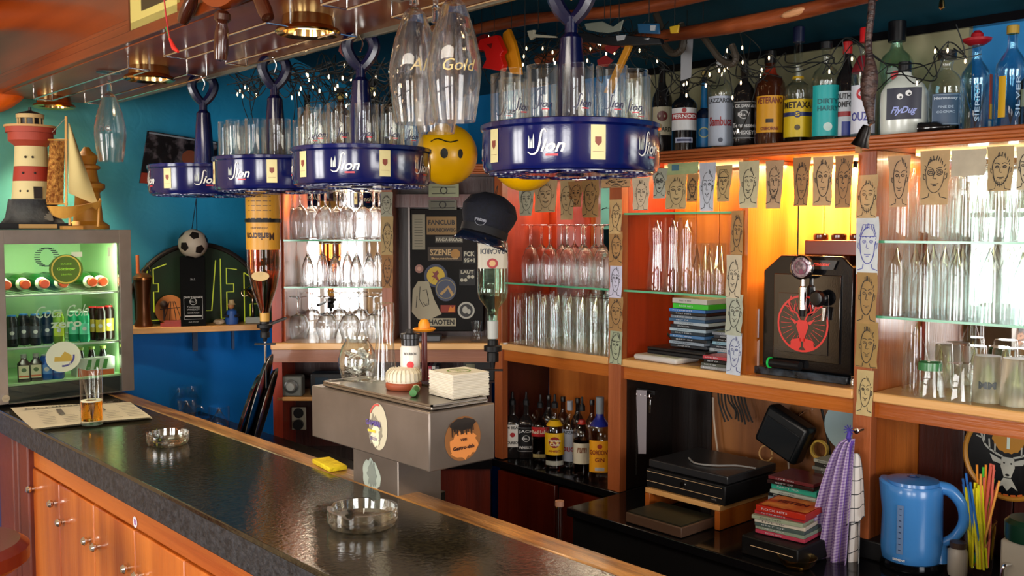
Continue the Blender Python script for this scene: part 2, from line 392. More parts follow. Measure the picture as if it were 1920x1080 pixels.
mb.build('corner_post', noisy('dark_post', '4a1606', '6e260c', 3, rough=.5), bc, True, bevel=.006)
tag(MB().disc(flat(PT(253, 979, Y=YF-.001), (1, 0, 0), (0, 0, 1)), .014).build('sticker', plain((.75, .72, .78), .5)), 'small round white and purple sticker on the bar front rail', 'sticker')
st = bpy.data.objects['sticker']
write(MB(), 'U', flat(PT(253, 979, Y=YF-.002), (1, 0, 0), (0, 0, 1)), h=.014, bold=.03).build('lettering', plain((.35, .05, .4), .5), st)
# ---------------------------------------------------------------- soffit over the bar
SY0, SY1, SZ = .985, 1.35, 2.12
so = thing('bar_canopy', 'glossy reddish brown wooden canopy hanging over the bar', 'canopy', (-1.6, 1.17, SZ))
pts = [(CX1+.5, SY0), (CX1+.5, SY1), (-3.80, SY1), (-3.86, SY1-.02), (-3.90, SY1-.07), (-3.92, SY0+.05), (-3.89, SY0+.01), (-3.85, SY0)]
MB().prism(pts, SZ, SZ+.012).build('underside', M['soffit_u'], so, True)
MB().prism(pts, SZ+.0125, 2.698).build('fascia', M['soffit'], so, True)
mo = MB()
for y0, y1, z0, z1 in ((SY0-.022, SY0, SZ+.002, SZ+.03), (SY0-.013, SY0, SZ+.03, SZ+.055), (SY0-.006, SY0, SZ+.055, SZ+.07)): mo.box(-3.87, CX1+.5, y0, y1, z0, z1)
mo.build('moulding', M['soffit'], so, True, bevel=.004)
mo = MB(); mo.box(-3.80, CX1+.5, SY1, SY1+.012, SZ-.012, SZ+.02)
mo.build('edge_strip', plain((.30, .30, .24), .3, .6), so, True, bevel=.002)
# brass downlights
for i, (px, py) in enumerate([(583, 32), (322, 130), (150, 186)]):
    p = PT(px, py, Z=SZ); p = Vector((p.x, 1.15, SZ))
    t = thing('downlight', ['large brass downlight between the glass racks, the nearest one', 'brass downlight in the canopy left of the ship wheel handle', 'brass downlight at the far end of the canopy above the model ship'][i], 'lamp', p, group='brass downlights under the canopy')
    MB().lathe([(.056, 0), (.060, -.024), (.070, -.029), (.074, -.036), (.070, -.040), (.056, -.034), (.050, -.002)], 28).build('brass_cup', M['brass'], t)
    MB().lathe([(.0, -.012), (.03, -.014), (.043, -.02), (.043, -.012), (0, -.008)], 20).build('lens', plain((1, .9, .7), .3, emit=5, ecol=(1, .86, .62)), t)
    spot('downlight_beam', p-Vector((0, 0, .03)), p-Vector((0, 0, 1)), (8, 12, 26)[i], (1, .80, .52), (120, 120, 84)[i], .03)
# chrome glass racks under the canopy
def rack(name, x0, x1, label):
    t = thing('glass_rack', label, 'rack', ((x0+x1)/2, 1.17, SZ))
    for k, y in enumerate((1.03, 1.09, 1.20, 1.26)):
        pts = [(x0, y, SZ), (x0, y, SZ-.035), (x1, y, SZ-.035), (x1, y, SZ)]
        MB().tube([Vector(q) for q in pts], .0028, 6).build('rod', M['chrome'], t, True)
    for x in (x0, x1):
        MB().tube([(x, 1.03, SZ-.004), (x, 1.03, SZ-.035), (x, 1.09, SZ-.035), (x, 1.09, SZ-.004)], .0026, 6).build('end_loop', M['chrome'], t, True)
        MB().tube([(x, 1.20, SZ-.004), (x, 1.20, SZ-.035), (x, 1.26, SZ-.035), (x, 1.26, SZ-.004)], .0026, 6).build('end_loop', M['chrome'], t, True)
rack('r', -3.62, -2.75, 'chrome wire glass rack under the far end of the canopy')
rack('r', -2.50, -1.95, 'chrome wire glass rack in the middle under the canopy')
rack('r', -1.72, -.85, 'chrome wire glass rack holding the large tulip glasses')
# ---------------------------------------------------------------- shelving on the back wall
P0 = (QX(927, YS), QX(941, YS)); P1 = (QX(1143, YS), QX(1166, YS)); P2 = (QX(1606, YS), QX(1641, YS)); XE = 1.05
def front_parts(t, a, b, mat='light_x'):
    MB().box(a, b, YS-.004, YB, ZW-.026, ZW).build('ledge', M[mat], t, True, bevel=.004)
    MB().box(a, b, YS+.012, YS+.035, ZW-.068, ZW-.027).build('apron', M['wood_x'], t, True)
def gshelf(t, a, b, z, y0=YS+.01, y1=YB-.01):
    g = MB().box(a, b, y0, y1, z-.006, z).build('glass_shelf', M['shelf_glass'], t, True)
    e = MB().box(a, b, y0-.002, y0-.0003, z-.0062, z+.0002).build('shelf_edge', M['glass_edge'], g, True)
    return g
def planks(t, a, b, y, z0, z1, w, mat, th=.012, gap=.0025):
    n = max(1, round((b-a)/w)); w = (b-a)/n
    for i in range(n):
        MB().box(a+i*w+gap/2, a+(i+1)*w-gap/2, y, y+th, z0, z1).build('plank', M[mat], t, True, bevel=.002)
ZG1, ZG2 = 1.438, 1.690
# unit 1: stemmed glasses over straight glasses, bottles below
u1 = thing('shelf_cabinet', 'wooden shelf section with upturned stemmed glasses, left of the straw coloured paper strips', 'cabinet', ((P0[0]+P1[1])/2, 2.54, ZB))
MB().box(P0[0], P0[1], YS, YS+.03, ZB+.002, ZT-.037).build('post', M['post'], u1, True, bevel=.002)
MB().box(P1[0], P1[1], YS-.004, YS+.03, ZB-.05, ZT-.037).build('post', M['post'], u1, True, bevel=.002)
MB().box(P0[0], P0[0]+.018, YS+.031, YB, ZW-.07, ZT-.037).build('side_panel', M['red_z'], u1, True)
MB().box(P0[0], P0[0]+.018, YS+.031, YB-.011, ZB+.002, ZW-.071).build('side_panel', M['dark_z'], u1, True)
MB().box(P1[0]-.0005, P1[0]+.006, YS+.031, YB-.011, ZB+.002, ZT-.037).build('side_panel', M['red_z'], u1, True)
front_parts(u1, P0[1]-.01, P1[0]-.001)
xm = QX(1048, YB)
planks(u1, P0[0]+.02, xm, YB-.012, ZW, ZT-.037, .085, 'red_z')
MB().box(xm, P1[0], YB-.010, YB, ZW, ZT-.037).build('mirror', M['mirror'], u1, True)
MB().box(P0[0]+.02, P1[0], YB-.01, YB+.004, ZB, ZW-.07).build('back_panel', M['wood_z'], u1, True)
gshelf(u1, P0[1]+.006, P1[0]-.002, ZG1)
# unit 2
BLKW = wood('black_brown_wood', '0a0402', '1a0804', 'z', rough=.5)  # black-brown tone for the lower panels, darker than the red ones above
XD = QX(1389, YS)
u2 = thing('shelf_cabinet', 'wide wooden shelf section holding the black shot machine and the disc stack', 'cabinet', ((P1[1]+P2[0])/2, 2.54, ZB))
MB().box(P2[0], P2[1], YS-.004, YS+.03, ZB-.0, ZT-.037).build('post', M['post'], u2, True, bevel=.002)
MB().box(P1[1]-.018, P1[1]-.001, YS+.031, YB, ZW-.07, ZT-.037).build('side_panel', M['red_z'], u2, True)
MB().box(P1[1]-.018, P1[1]-.001, YS+.031, YB-.005, ZB+.002, ZW-.071).build('side_panel', BLKW, u2, True)
MB().box(P1[1]-.0005, QX(1337, YB-.01), YB-.010, YB-.0045, ZB+.001, ZW-.071).build('back_panel', BLKW, u2, True)
MB().box(P2[0]+.004, P2[0]+.020, YS+.031, YB-.013, ZB+.002, ZT-.037).build('side_panel', M['dark_z'], u2, True)
MB().box(XD, XD+.02, YS+.005, YB-.014, ZW, ZT-.037).build('divider', M['wood_z'], u2, True)
front_parts(u2, P1[1], P2[0]-.001)
planks(u2, P1[1], XD+.01, YB-.012, ZW, ZT-.037, .10, 'wood_z')
planks(u2, XD+.021, P2[0]+.004, YB-.012, ZW, ZT-.037, .09, 'honey_z')
MB().box(P1[1]-.001, P2[0], YB-.004, YB+.008, ZB, ZW-.07).build('back_panel', wood('grimy_wood', '5a2c0c', '9c6434', 'z', rough=.5), u2, True)
gshelf(u2, P1[1]+.001, XD-.001, ZG1); gshelf(u2, P1[1]+.001, XD-.001, ZG2)
# unit 3
u3 = thing('shelf_cabinet', 'wooden shelf section at the end with three rows of beer glasses above a kettle', 'cabinet', ((P2[1]+XE)/2, 2.54, ZB))
MB().box(XE, XE+.04, YS, YS+.03, ZB, ZT-.037).build('post', M['post'], u3, True)
MB().box(P2[1]-.014, P2[1]-.001, YS+.031, YB, ZB+.002, ZT-.037).build('side_panel', M['wood_z'], u3, True)
MB().box(XE+.02, XE+.04, YS+.031, YB, ZB+.002, ZT-.037).build('side_panel', M['wood_z'], u3, True)
front_parts(u3, P2[1]+.001, XE)
xm3 = QX(1741, YB)
planks(u3, P2[1], xm3, YB-.012, ZW, ZT-.037, .09, 'red_z')
MB().box(xm3, XE+.02, YB-.010, YB, ZW, ZT-.037).build('mirror', M['mirror'], u3, True)
planks(u3, P2[1], XE+.02, YB-.012, ZB, ZW-.07, .13, 'dark_z')
gshelf(u3, P2[1]+.001, XE-.001, 1.608); gshelf(u3, P2[1]+.001, XE-.001, 1.411)
# bottle shelf running over all sections
bs = thing('bottle_shelf', 'long moulded wooden shelf carrying the row of spirit bottles', 'shelf', (0, 2.5, ZT))
def rail(mb, x0, x1, m=None):
    for y0, z0, z1 in ((-.026, -.010, 0), (-.018, -.020, -.010), (-.022, -.028, -.020), (-.010, -.036, -.028)): mb.box(x0, x1, y0, .02, z0, z1)
    return mb
mb = MB(Matrix.Translation((0, YS, ZT))); rail(mb, P0[0]-.01, XE+.05); mb.build('moulding', M['rail'], bs, True, bevel=.0025)
MB().box(P0[0]-.01, XE+.05, YS+.0201, 2.733, ZT-.036, ZT-.001).build('board', M['wood_x'], bs, True)
# ---------------------------------------------------------------- corner section, standing across the corner
DA = 3.66
ua = thing('corner_cabinet', 'corner shelf section with mirror, stemmed glasses and a sticker covered black door', 'cabinet', (FH.x*DA, FH.y*DA, ZB), HEAD)
def AX(px, d=0): return (px-960)/FPX*(DA+d)
def az(z): return z-ZB
x0, x1, xb = AX(508), AX(929), AX(734)
MB().box(x0, AX(526), 0, .25, az(.0), az(ZT-.037)).build('side_panel', M['red_z'], ua)
MB().box(AX(716), AX(736), -.002, .26, az(ZW), az(ZT-.037)).build('post', M['post'], ua, bevel=.002)
MB().box(x0, x1-.01, -.03, .26, az(ZW-.026), az(ZW)).build('ledge', M['light_x'], ua, bevel=.004)
MB().box(x0, x1-.012, -.012, .01, az(ZW-.075), az(ZW-.027)).build('apron', wood('faded_apron', '6e4030', 'a0694c', 'x', rough=.5), ua)
MB().box(AX(526), AX(716), .245, .252, az(ZW), az(ZT-.037)).build('mirror', M['mirror'], ua)
MB().box(AX(526)+.001, AX(526)+.008, .03, .244, az(ZW), az(ZT-.037)).build('side_lining', wood('orange_lining', 'a8360a', 'e06a18', 'z'), ua)
for z in (1.597, 1.419):
    g = MB().box(AX(526)+.009, AX(716)-.001, .012, .243, az(z)-.006, az(z)).build('glass_shelf', M['shelf_glass'], ua)
    MB().box(AX(526)+.009, AX(716)-.001, .0102, .0118, az(z)-.0062, az(z)+.0002).build('shelf_edge', M['glass_edge'], g)
MB().box(AX(736), x1-.01, .20, .25, az(ZW), az(ZT-.037)).build('back_panel', M['dark_z'], ua)
d = MB().box(AX(764), AX(905), .10, .125, az(ZW)+.03, az(1.715)).build('door', noisy('black_door_paint', '080504', '120b08', 8, rough=.6, spec=.2), ua, bevel=.003)
mf = MB().box(AX(760), AX(764), .095, .125, az(ZW)+.03, az(1.72)); mf.build('door_edge', plain((.35, .30, .28), .4), d)
MB().box(AX(736), x1-.01, .08, .2, az(1.72), az(1.77)).build('cross_rail', M['door_z'], ua)
mb = MB(Matrix.Translation((0, 0, az(ZT)))); rail(mb, x0, x1+.01); mb.build('moulding', M['rail'], ua, bevel=.0025)
MB().box(x0, x1-.0, .0201, .30, az(ZT-.036), az(ZT-.001)).build('top_board', M['wood_x'], ua)
MB().box(x0, x1-.02, .22, .26, 0, az(ZW-.076)).build('back_panel', M['dark_z'], ua)
MB().box(AX(515), AX(604), .0, .2, az(.985), az(1.0)).build('lower_shelf', M['light_x'], ua, bevel=.002)
MB().box(x0, x1-.012, -.02, .26, -.035, 0).build('counter_board', M['blackgloss'], ua)
MB().box(x0+.03, x1-.02, .0, .25, -ZB+.05, -.036).build('base', M['door_z'], ua)
# ---------------------------------------------------------------- black back counter with cupboards
kb = thing('back_counter', 'low back counter with black top and dark red cupboard doors', 'counter', (0, 2.5, 0))
xk = P1[1]+.005
MB().box(P0[0], xk, YS-.012, 2.75, ZB-.028, ZB-.001).build('black_top', M['blackgloss'], kb, True, bevel=.003)
MB().box(xk+.001, XE+.6, 2.14, 2.75, ZB-.028, ZB-.001).build('black_top', M['blackgloss'], kb, True, bevel=.003)
MB().box(P0[0], xk, YS+.03, 2.74, .05, ZB-.029).build('carcass', M['black'], kb, True)
MB().box(xk+.001, XE+.6, 2.17, 2.74, .05, ZB-.029).build('carcass', M['black'], kb, True)
for a, b in ((930, 1038), (1046, 1158)):
    MB().box(QX(a, YS), QX(b, YS), YS+.008, YS+.029, .09, ZB-.045).build('cupboard_door', M['door_z'], kb, True, bevel=.003)
# sink side working top behind the bar
ws = thing('drainboard', 'dark working top behind the bar with upturned beer mugs', 'work surface', (-3.1, 1.5, 0))
MB().box(-3.94, -2.25, 1.262, 1.75, .83, .862).build('work_top', noisy('dark_worktop', '0c0b0a', '1c1916', 8, rough=.35), ws, True, bevel=.003)
MB().box(-3.90, -2.3, 1.30, 1.7, .0, .829).build('carcass', M['black'], ws, True)
# ================================================================ glass kinds
def wall2(outer, t=.0016, tb=.008):
    """closed double wall: outer profile from the base centre up to the rim, then back down inside"""
    inner = [(max(r-t, .0005), z) for r, z in outer if z > outer[0][1]+tb]
    zb = outer[0][1]+tb
    return outer+inner[::-1]+[(0, zb)]
def flip(prof, H): return [(r, H-z) for r, z in prof][::-1]
GK = {}
def gk(name, outer, H, t=.0016, tb=.008, seg=28, stem=None, up=False, mat='glass', ang=50, facet=0):
    p = wall2(outer, t, tb)
    if stem: p = stem+[(r, z) for r, z in outer[1:]]+[(max(r-t, .0004), z) for r, z in outer if z > stem[-1][1]+.006][::-1]+[(0, stem[-1][1]+.006)]
    if up: p = flip(p, H)
    mb = MB().lathe(p, seg)
    if facet:
        for q in mb.v:
            a = atan2(q.y, q.x); k = 1-facet*abs(sin(a*facet_n/2)) if H*.08 < q.z < H*.72 else 1
            q.x *= k; q.y *= k
    GK[name] = (mb.mesh('glass', M[mat], True, ang), H)
facet_n = 12
slim = [(0, 0), (.0262, 0), (.0275, .004), (.0285, .06), (.0288, .175)]
gk('slim', slim, .175)
straight = [(0, 0), (.030, 0), (.031, .004), (.033, .10), (.0345, .19)]
gk('straight', straight, .19, up=True)
big = [(0, 0), (.032, 0), (.033, .004), (.034, .10), (.038, .205)]
gk('tall', [(0, 0), (.027, 0), (.028, .005), (.030, .06), (.026, .10), (.034, .20), (.036, .235)], .235, up=True)
gk('short', [(0, 0), (.026, 0), (.027, .004), (.031, .155)], .155, up=True)
stem_a = [(0, 0), (.034, 0), (.034, .0025), (.008, .006), (.0042, .014), (.0042, .070), (.007, .078)]
gk('stemmed', [(0, .078), (.020, .092), (.032, .125), (.035, .155), (.031, .215)], .215, stem=stem_a, up=True, mat='thick_glass')
stem_b = [(0, 0), (.036, 0), (.036, .0025), (.008, .006), (.004, .014), (.004, .060), (.006, .068)]
gk('wine', [(0, .068), (.024, .080), (.038, .11), (.039, .14), (.032, .195)], .195, stem=stem_b, up=True, mat='thick_glass')
gk('flute', [(0, .068), (.012, .080), (.024, .12), (.026, .15), (.023, .185)], .185, stem=stem_b, up=True, mat='thick_glass')
gk('balloon', [(0, .068), (.026, .076), (.043, .105), (.044, .125), (.032, .165)], .165, stem=stem_b, up=True, mat='thick_glass')
gk('ornate', [(0, 0), (.028, 0), (.030, .01), (.033, .03), (.029, .05), (.035, .09), (.038, .16), (.038, .185)], .185, up=True, facet=.08)
gk('fluted_tumbler', [(0, 0), (.027, 0), (.029, .006), (.033, .05), (.039, .092)], .092, up=True, facet=.09, t=.003, ang=20)
gk('frosted', [(0, 0), (.030, 0), (.032, .006), (.035, .115)], .115, up=True, mat='frost')
gk('tumbler', [(0, 0), (.028, 0), (.030, .006), (.037, .125)], .125, up=True, t=.0022)
gk('mug_body', [(0, 0), (.036, 0), (.038, .006), (.038, .06), (.036, .13)], .13, up=True, facet=.05, t=.003)
def glass(kind, name, p, label, group=None, rz=0):
    me, H = GK[kind]
    o = bpy.data.objects.new(name, me); COL.objects.link(o); o.location = p; o.rotation_euler = (0, 0, rz)
    return tag(o, label, 'glass', group)
def inner_a(px, d): return AX(px, d)
def A2W(px, d, z):
    """a place in the corner cabinet: photo column, depth behind its front, height"""
    x = AX(px, d); return Vector((FH.x*DA, FH.y*DA, z)) + _R*x + FH*d
# corner cabinet rows
for r, (z, kind, pxs, nm, what) in enumerate([(1.5985, 'wine', [(548, .16), (565, .07), (586, .17), (611, .08), (633, .17), (650, .07), (680, .09), (702, .17)], 'wine_glass', 'upturned wine glass on the top glass shelf of the corner cabinet'),
        (1.4205, 'flute', [(577, .10), (628, .10), (668, .08), (693, .13)], 'sparkling_wine_glass', 'narrow sparkling wine glass on the middle shelf of the corner cabinet'),
        (ZW+.001, 'balloon', [(558, .12), (612, .11), (655, .12), (700, .14)], 'brandy_glass', 'upturned round brandy glass on the wooden ledge of the corner cabinet')]):
    for i, (px, d) in enumerate(pxs):
        glass(kind, nm, A2W(px, d, z), what+', '+ORD[i]+' from the left', what.split(' on the')[0]+'es in the corner cabinet')
# unit 1 stemmed and straight glasses
for i, px in enumerate([995, 1031, 1064, 1097, 1129]):
    glass('stemmed', 'stemmed_beer_glass', (QX(px, YS+.075), YS+.075, ZG1+.001), 'upturned stemmed beer glass on the glass shelf beside the paper strips, %s from the left' % ORD[i], 'stemmed beer glasses above the straight ones')
for i in range(3):
    x = QX(1012+i*38, YS+.17); glass('stemmed', 'stemmed_beer_glass', (x, YS+.18, ZG1+.001), 'upturned stemmed beer glass in the rear row above the straight glasses', 'stemmed beer glasses in the rear row')
for row in range(3):
    y = YS+.043+row*.073; xa = P0[1]+.045; n = 8
    for i in range(n):
        x = xa+i*(P1[0]-.04-xa)/(n-1)
        lab = 'upturned straight glass, front row under the stemmed glasses, %s from the left' % ORD[i] if row == 0 else 'upturned straight glass in the rear rows on the ledge under the stemmed glasses'
        glass('straight', 'straight_glass', (x, y, ZW+.001), lab, 'straight glasses on the ledge, '+('front row' if row == 0 else 'rear rows'))
# unit 2 glasses
for i, (px, dy) in enumerate([(1232, .09), (1262, .07), (1288, .13)]):
    glass('tall', 'waisted_beer_glass', (QX(px, YS+dy), YS+dy, ZG1+.001), 'tall upturned waisted glass above the stack of discs, %s from the left' % ORD[i], 'tall waisted glasses')
for i, (px, dy) in enumerate([(1307, .05), (1330, .06), (1352, .08), (1322, .15), (1345, .17)]):
    glass('short', 'plain_glass', (QX(px, YS+dy), YS+dy, ZG1+.001), 'shorter upturned glass right of the tall waisted glasses, %s' % ['front first', 'front second', 'front third', 'rear first', 'rear second'][i], 'shorter plain glasses')
# unit 3 rows
for row in range(3):
    n = 9; y = YS+.05+row*.078
    for i in range(n):
        x = QX(1690, YS+.05)+i*.0785+row*.012
        if x > XE-.05: continue
        glass('ornate', 'patterned_beer_glass', (x, y, 1.609), 'patterned glass, front row of the top shelf above the kettle, %s from the left' % ORD[i] if row == 0 else 'patterned glass in the rear rows of the top shelf above the kettle', 'patterned glasses, '+('front row' if row == 0 else 'rear rows'))
        glass('straight', 'straight_glass', (x-.012, y, 1.412), 'straight glass, front row of the middle shelf above the kettle, %s from the left' % ORD[i] if row == 0 else 'straight glass in the rear rows of the middle shelf above the kettle', 'straight beer glasses at the right, '+('front row' if row == 0 else 'rear rows'))
LW = [(1722, .10, 'straight', 'clear upturned tall glass on the right ledge next to the papered post'),
      (1749, .055, 'fluted_tumbler', 'low fluted tumbler with green band on the right ledge, first in front'),
      (1803, .055, 'fluted_tumbler', 'low fluted tumbler on the right ledge right of the green banded one'),
      (1858, .07, 'frosted', 'cloudy frosted tumbler with dark print on the right ledge'),
      (1912, .07, 'frosted', 'cloudy frosted tumbler at the right end of the ledge'),
      (1768, .17, 'tumbler', 'plain upturned tumbler behind the green banded one'),
      (1782, .24, 'frosted', 'amber cloudy tumbler standing at the back near the mirror'), (1832, .17, 'tumbler', 'plain upturned tumbler behind the gap of the fluted one and the frosted one'),
      (1890, .18, 'tumbler', 'plain upturned tumbler behind the two frosted ones')]
for px, dy, k, lab in LW:
    o = glass(k, 'tumbler', (QX(px, YS+dy), YS+dy, ZW+.001), lab, 'tumblers on the right ledge')
    if px == 1749:
        MB().lathe([(.0292, .086), (.0296, .078), (.0300, .066), (.0297, .066), (.0292, .078), (.0288, .086)], 24).build('green_band', plain((.05, .22, .08), .2), o)['label'] = 'green band'
    if px == 1858: write(MB(), 'MM', cylmap(.0345, .045, face_cam(o.location)-pi/2, .0012), h=.018, w=.04, bold=.05).build('lettering', plain((.04, .05, .05), .4), o)
# dark mugs behind the bar
for i, (px, py, Y) in enumerate([(322, 728, 1.62), (350, 745, 1.52), (372, 758, 1.40), (410, 745, 1.55), (300, 725, 1.68), (398, 770, 1.38)]):
    p = PT(px, py, Y=Y); p.x = max(p.x, -3.86); t = thing('beer_mug', 'upturned glass beer mug on the dark worktop behind the bar, %s from the fridge' % ORD[[1, 2, 3, 5, 0, 4][i]], 'mug', (p.x, Y, .8625), group='beer mugs behind the bar')
    b = bpy.data.objects.new('mug_body', GK['mug_body'][0]); COL.objects.link(b); b.parent = t
    MB().tube(cat([(.034, 0, .105), (.062, 0, .10), (.068, 0, .065), (.060, 0, .03), (.036, 0, .025)], 4), .005, 8).build('handle', M['glass'], t); t.rotation_euler = (0, 0, -.3+i)
# ================================================================ blue glass carriers
def sion_marks(mb_w, mb_r, mp, s):
    mb_w.stroke(cat([(.40, .96), (.30, 1.10), (.16, .98), (.09, .62), (.02, .24), (-.14, -.04), (-.38, -.10), (-.58, .02)], 5).__class__([(x*s, y*s) for x, y in cat([(.40, .96), (.30, 1.10), (.16, .98), (.09, .62), (.02, .24), (-.14, -.04), (-.38, -.10), (-.58, .02)], 5)]), [s*.03+s*.08*sin(pi*i/35) for i in range(36)], mp)
    v, f, (w_, h_) = glyphs('ion', .02, .35); k = .62*s/h_
    mb_w.decal([(x*k*1.05+.72*s, y*k+.30*s) for x, y in v], f, mp)
    mb_r.patch(.36*s, 1.0*s, -.20*s, -.10*s, mp, 3)
TR = .170
def carrier(px, label, rot, n=12, empty=False, skip=()):
    p = PT(px, 300, Y=1.345); zb = 1.745; R_ = TR
    t = thing('glass_carrier', label, 'tray', (p.x, 1.345, zb), face_cam(p), group='blue round glass carriers hanging from the canopy')
    MB().lathe([(R_-.010, 0), (R_-.004, .002), (R_, .012), (R_, .078), (R_+.004, .082), (R_+.004, .090), (R_-.001, .092), (R_-.004, .088), (R_-.004, .014)], 56, closed=True).build('rim_wall', M['blue_plastic'], t)
    wb = MB()
    wb.lathe([(R_-.0175, -.002), (R_-.0105, -.002), (R_-.0105, .004), (R_-.0175, .004)], 48, closed=True)
    wb.lathe([(.030, -.002), (.094, -.002), (.094, .004), (.030, .004)], 36, closed=True)
    wb.build('base_web', M['blue_plastic'], t)
    ring = MB().lathe([(.0275, -.004), (.0315, -.004), (.0315, .012), (.0275, .012)], 20, closed=True).mesh('cup_ring', M['blue_plastic'])
    for i in range(n):
        a = 2*pi*i/n+.1; o = bpy.data.objects.new('cup_ring', ring); COL.objects.link(o); o.parent = t; o.location = (.126*cos(a), .126*sin(a), 0)
    MB().lathe([(.0, -.006), (.026, -.006), (.032, .01), (.031, .10), (.026, .20), (.022, .245), (.0215, .258), (.0125, .268), (.0125, .298), (0, .298)], 24).build('handle_column', plain((.002, .004, .035), .16, coat=.3), t)
    fk = MB()
    for s in (-1, 1):
        pts = cat([(0, 0, .288), (s*.020, 0, .31), (s*.033, 0, .338), (s*.030, 0, .360), (s*.016, 0, .372)], 5)
        m_ = len(fk.v); fk.tube(pts, [.012+.003*sin(pi*i/20) for i in range(len(pts))], 8)
    fk.build('fork_grip', plain((.004, .005, .03), .3, coat=.3), t)
    MB().tube(cat([(0, 0, .330), (.006, 0, .352), (0, 0, .366), (-.004, 0, .373)], 4), .0022, 6).build('hook', M['chrome'], t)
    for k in range(5):
        a = -pi/2+radians(rot+72*k); ww, wr = MB(), MB()
        sion_marks(ww, wr, cylmap(R_, .030, a, .0012), .036)
        ww.build('lettering', plain((.86, .86, .82), .4), t); wr.build('red_line', plain((.6, .03, .05), .4), t)
        cb = MB(); m6 = cylmap(R_, .030, a, .0016)
        for x, h_ in ((-.0185, .030), (-.0140, .024), (-.0095, .033)): cb.decal([(x-.0014, .007), (x+.0014, .007), (x+.0014, h_*.7), (x, h_), (x-.0014, h_*.7)], [(0, 1, 2, 3, 4)], m6)
        cb.build('spires', plain((.62, .70, .66), .4), t)
        lp = MB(); mp = cylmap(R_, 0, a+radians(36), .0010); lp.patch(-.0135, .0135, .016, .077, mp, 3)
        lb = lp.build('paper_label', plain('d9cf98', .45), t)
        cr = MB(); m2 = cylmap(R_, 0, a+radians(36), .0016)
        cr.decal([(-.006, .056), (.006, .056), (.006, .046), (0, .040), (-.006, .046)], [(4, 3, 2, 1, 0)], m2); cr.patch(-.010, .010, .030, .0305, m2, 2)
        cr.build('crest', plain((.22, .05, .03), .5), lb)
    for i in range(n):
        if i in skip or empty: continue
        a = 2*pi*i/n+.1; rz = t.rotation_euler.z; x = .126*cos(a+rz); y = .126*sin(a+rz)
        rel = Vector((x, y, 0)); dd = rel.dot(FH); lat = rel.dot(_R)
        front = dd < .02
        if front: FR.setdefault(label, []).append((lat, None))
        o = glass('slim', 'slim_beer_glass', (p.x+x, 1.345+y, zb+.0125), '', 'slim beer glasses in the '+label.split(' hanging')[0])
        o['label'] = ('slim beer glass in the front half of the %s' if front else 'slim beer glass in the rear half of the %s') % label.split(' hanging')[0].replace('round ', '')
        o['group'] += ', '+('front half' if front else 'rear half')
        if front: FR[label][-1] = (lat, o)
        if front and px > 600:
            SL.append((o, rz)); a2 = face_cam(o.location)-pi/2+random.uniform(-.3, .3)
            l = MB(); r_ = MB(); sion_marks(l, r_, cylmap(.0287, .098, a2, .0006), .020)
            l.build('logo', plain((.02, .02, .06), .4), o); r_.build('red_line', plain((.6, .03, .05), .4), o)
    return t
SL = []; FR = {}
random.seed(7)
carrier(1070, 'largest blue carrier, round, hanging in front of the bottle row', -19.5, skip=(99,))
carrier(678, 'second blue carrier, round, hanging left of the big tulip glasses', -17.6)
carrier(517, 'third blue carrier, round, hanging over the corner cabinet', -39.5)
carrier(383, 'empty blue carrier, round, hanging nearest the fridge', -3, empty=True)
for lb_, L_ in FR.items():
    for k, (_, o) in enumerate(sorted(L_, key=lambda q: q[0])): o['label'] = 'slim beer glass, %s from the left in the front half of the %s' % (ORD[k], lb_.split(', round')[0])
# ================================================================ tulip glasses hanging from the rack
def tulip(px, py_rim, Y, label, sc=1.0):
    p = PT(px, py_rim, Y=Y); H = .272*sc; t = thing('tulip_glass', label, 'glass', (p.x, Y, p.z), random.random(), group='tulip beer glasses hanging upside down under the canopy')
    f = lambda z: H-z*sc
    outer = [(.012, .066), (.020, .075), (.036, .12), (.0455, .165), (.0465, .19), (.042, .235), (.036, .272)]
    prof = [(0, f(.060))]+[(r*sc, f(z)) for r, z in outer]+[((r-.0016)*sc, f(z)) for r, z in outer[::-1]][0:-1]+[(.008*sc, f(.078)), (0, f(.074))]
    MB().lathe(prof[::-1], 36).build('bowl', M['thick_glass'], t)
    MB().lathe([(r*sc, f(z)) for r, z in [(0, .0042), (.005, .0042), (.005, .025), (.0095, .030), (.006, .036), (.009, .058), (0, .0592)]][::-1], 20).build('stem', M['thick_glass'], t)
    MB().lathe([(r*sc, f(z)) for r, z in [(0, 0), (.036, 0), (.037, .002), (.010, .004), (0, .004)]][::-1], 32).build('foot', M['thick_glass'], t)
    return t, sc
t, _ = tulip(778, 232, 1.06, 'large tulip glass hanging from the rack, left one of the three big ones')
write(MB(), 'Alt', cylmap(.046, .10, -1.2-t.rotation_euler.z+HEAD, .001), h=.022, shear=.3).build('lettering', plain((.5, .4, .2), .4), t)
tulip(818, 250, 1.17, 'large tulip glass hanging behind and between the two nearest tulip glasses')
t, _ = tulip(852, 228, 1.05, 'large tulip glass hanging nearest the camera, in front of the yellow ball')
write(MB(), 'Gold', cylmap(.0465, .09, -1.3-t.rotation_euler.z+HEAD, .001), h=.02, shear=.3).build('lettering', plain((.5, .38, .15), .4), t)
t, _ = tulip(208, 303, 1.09, 'single tulip glass with black print hanging above the model ship')
write(MB(), 'ric.', cylmap(.0465, .10, -1.5-t.rotation_euler.z+HEAD, .001), h=.022, bold=.03).build('lettering', plain((.02, .02, .02), .4), t)
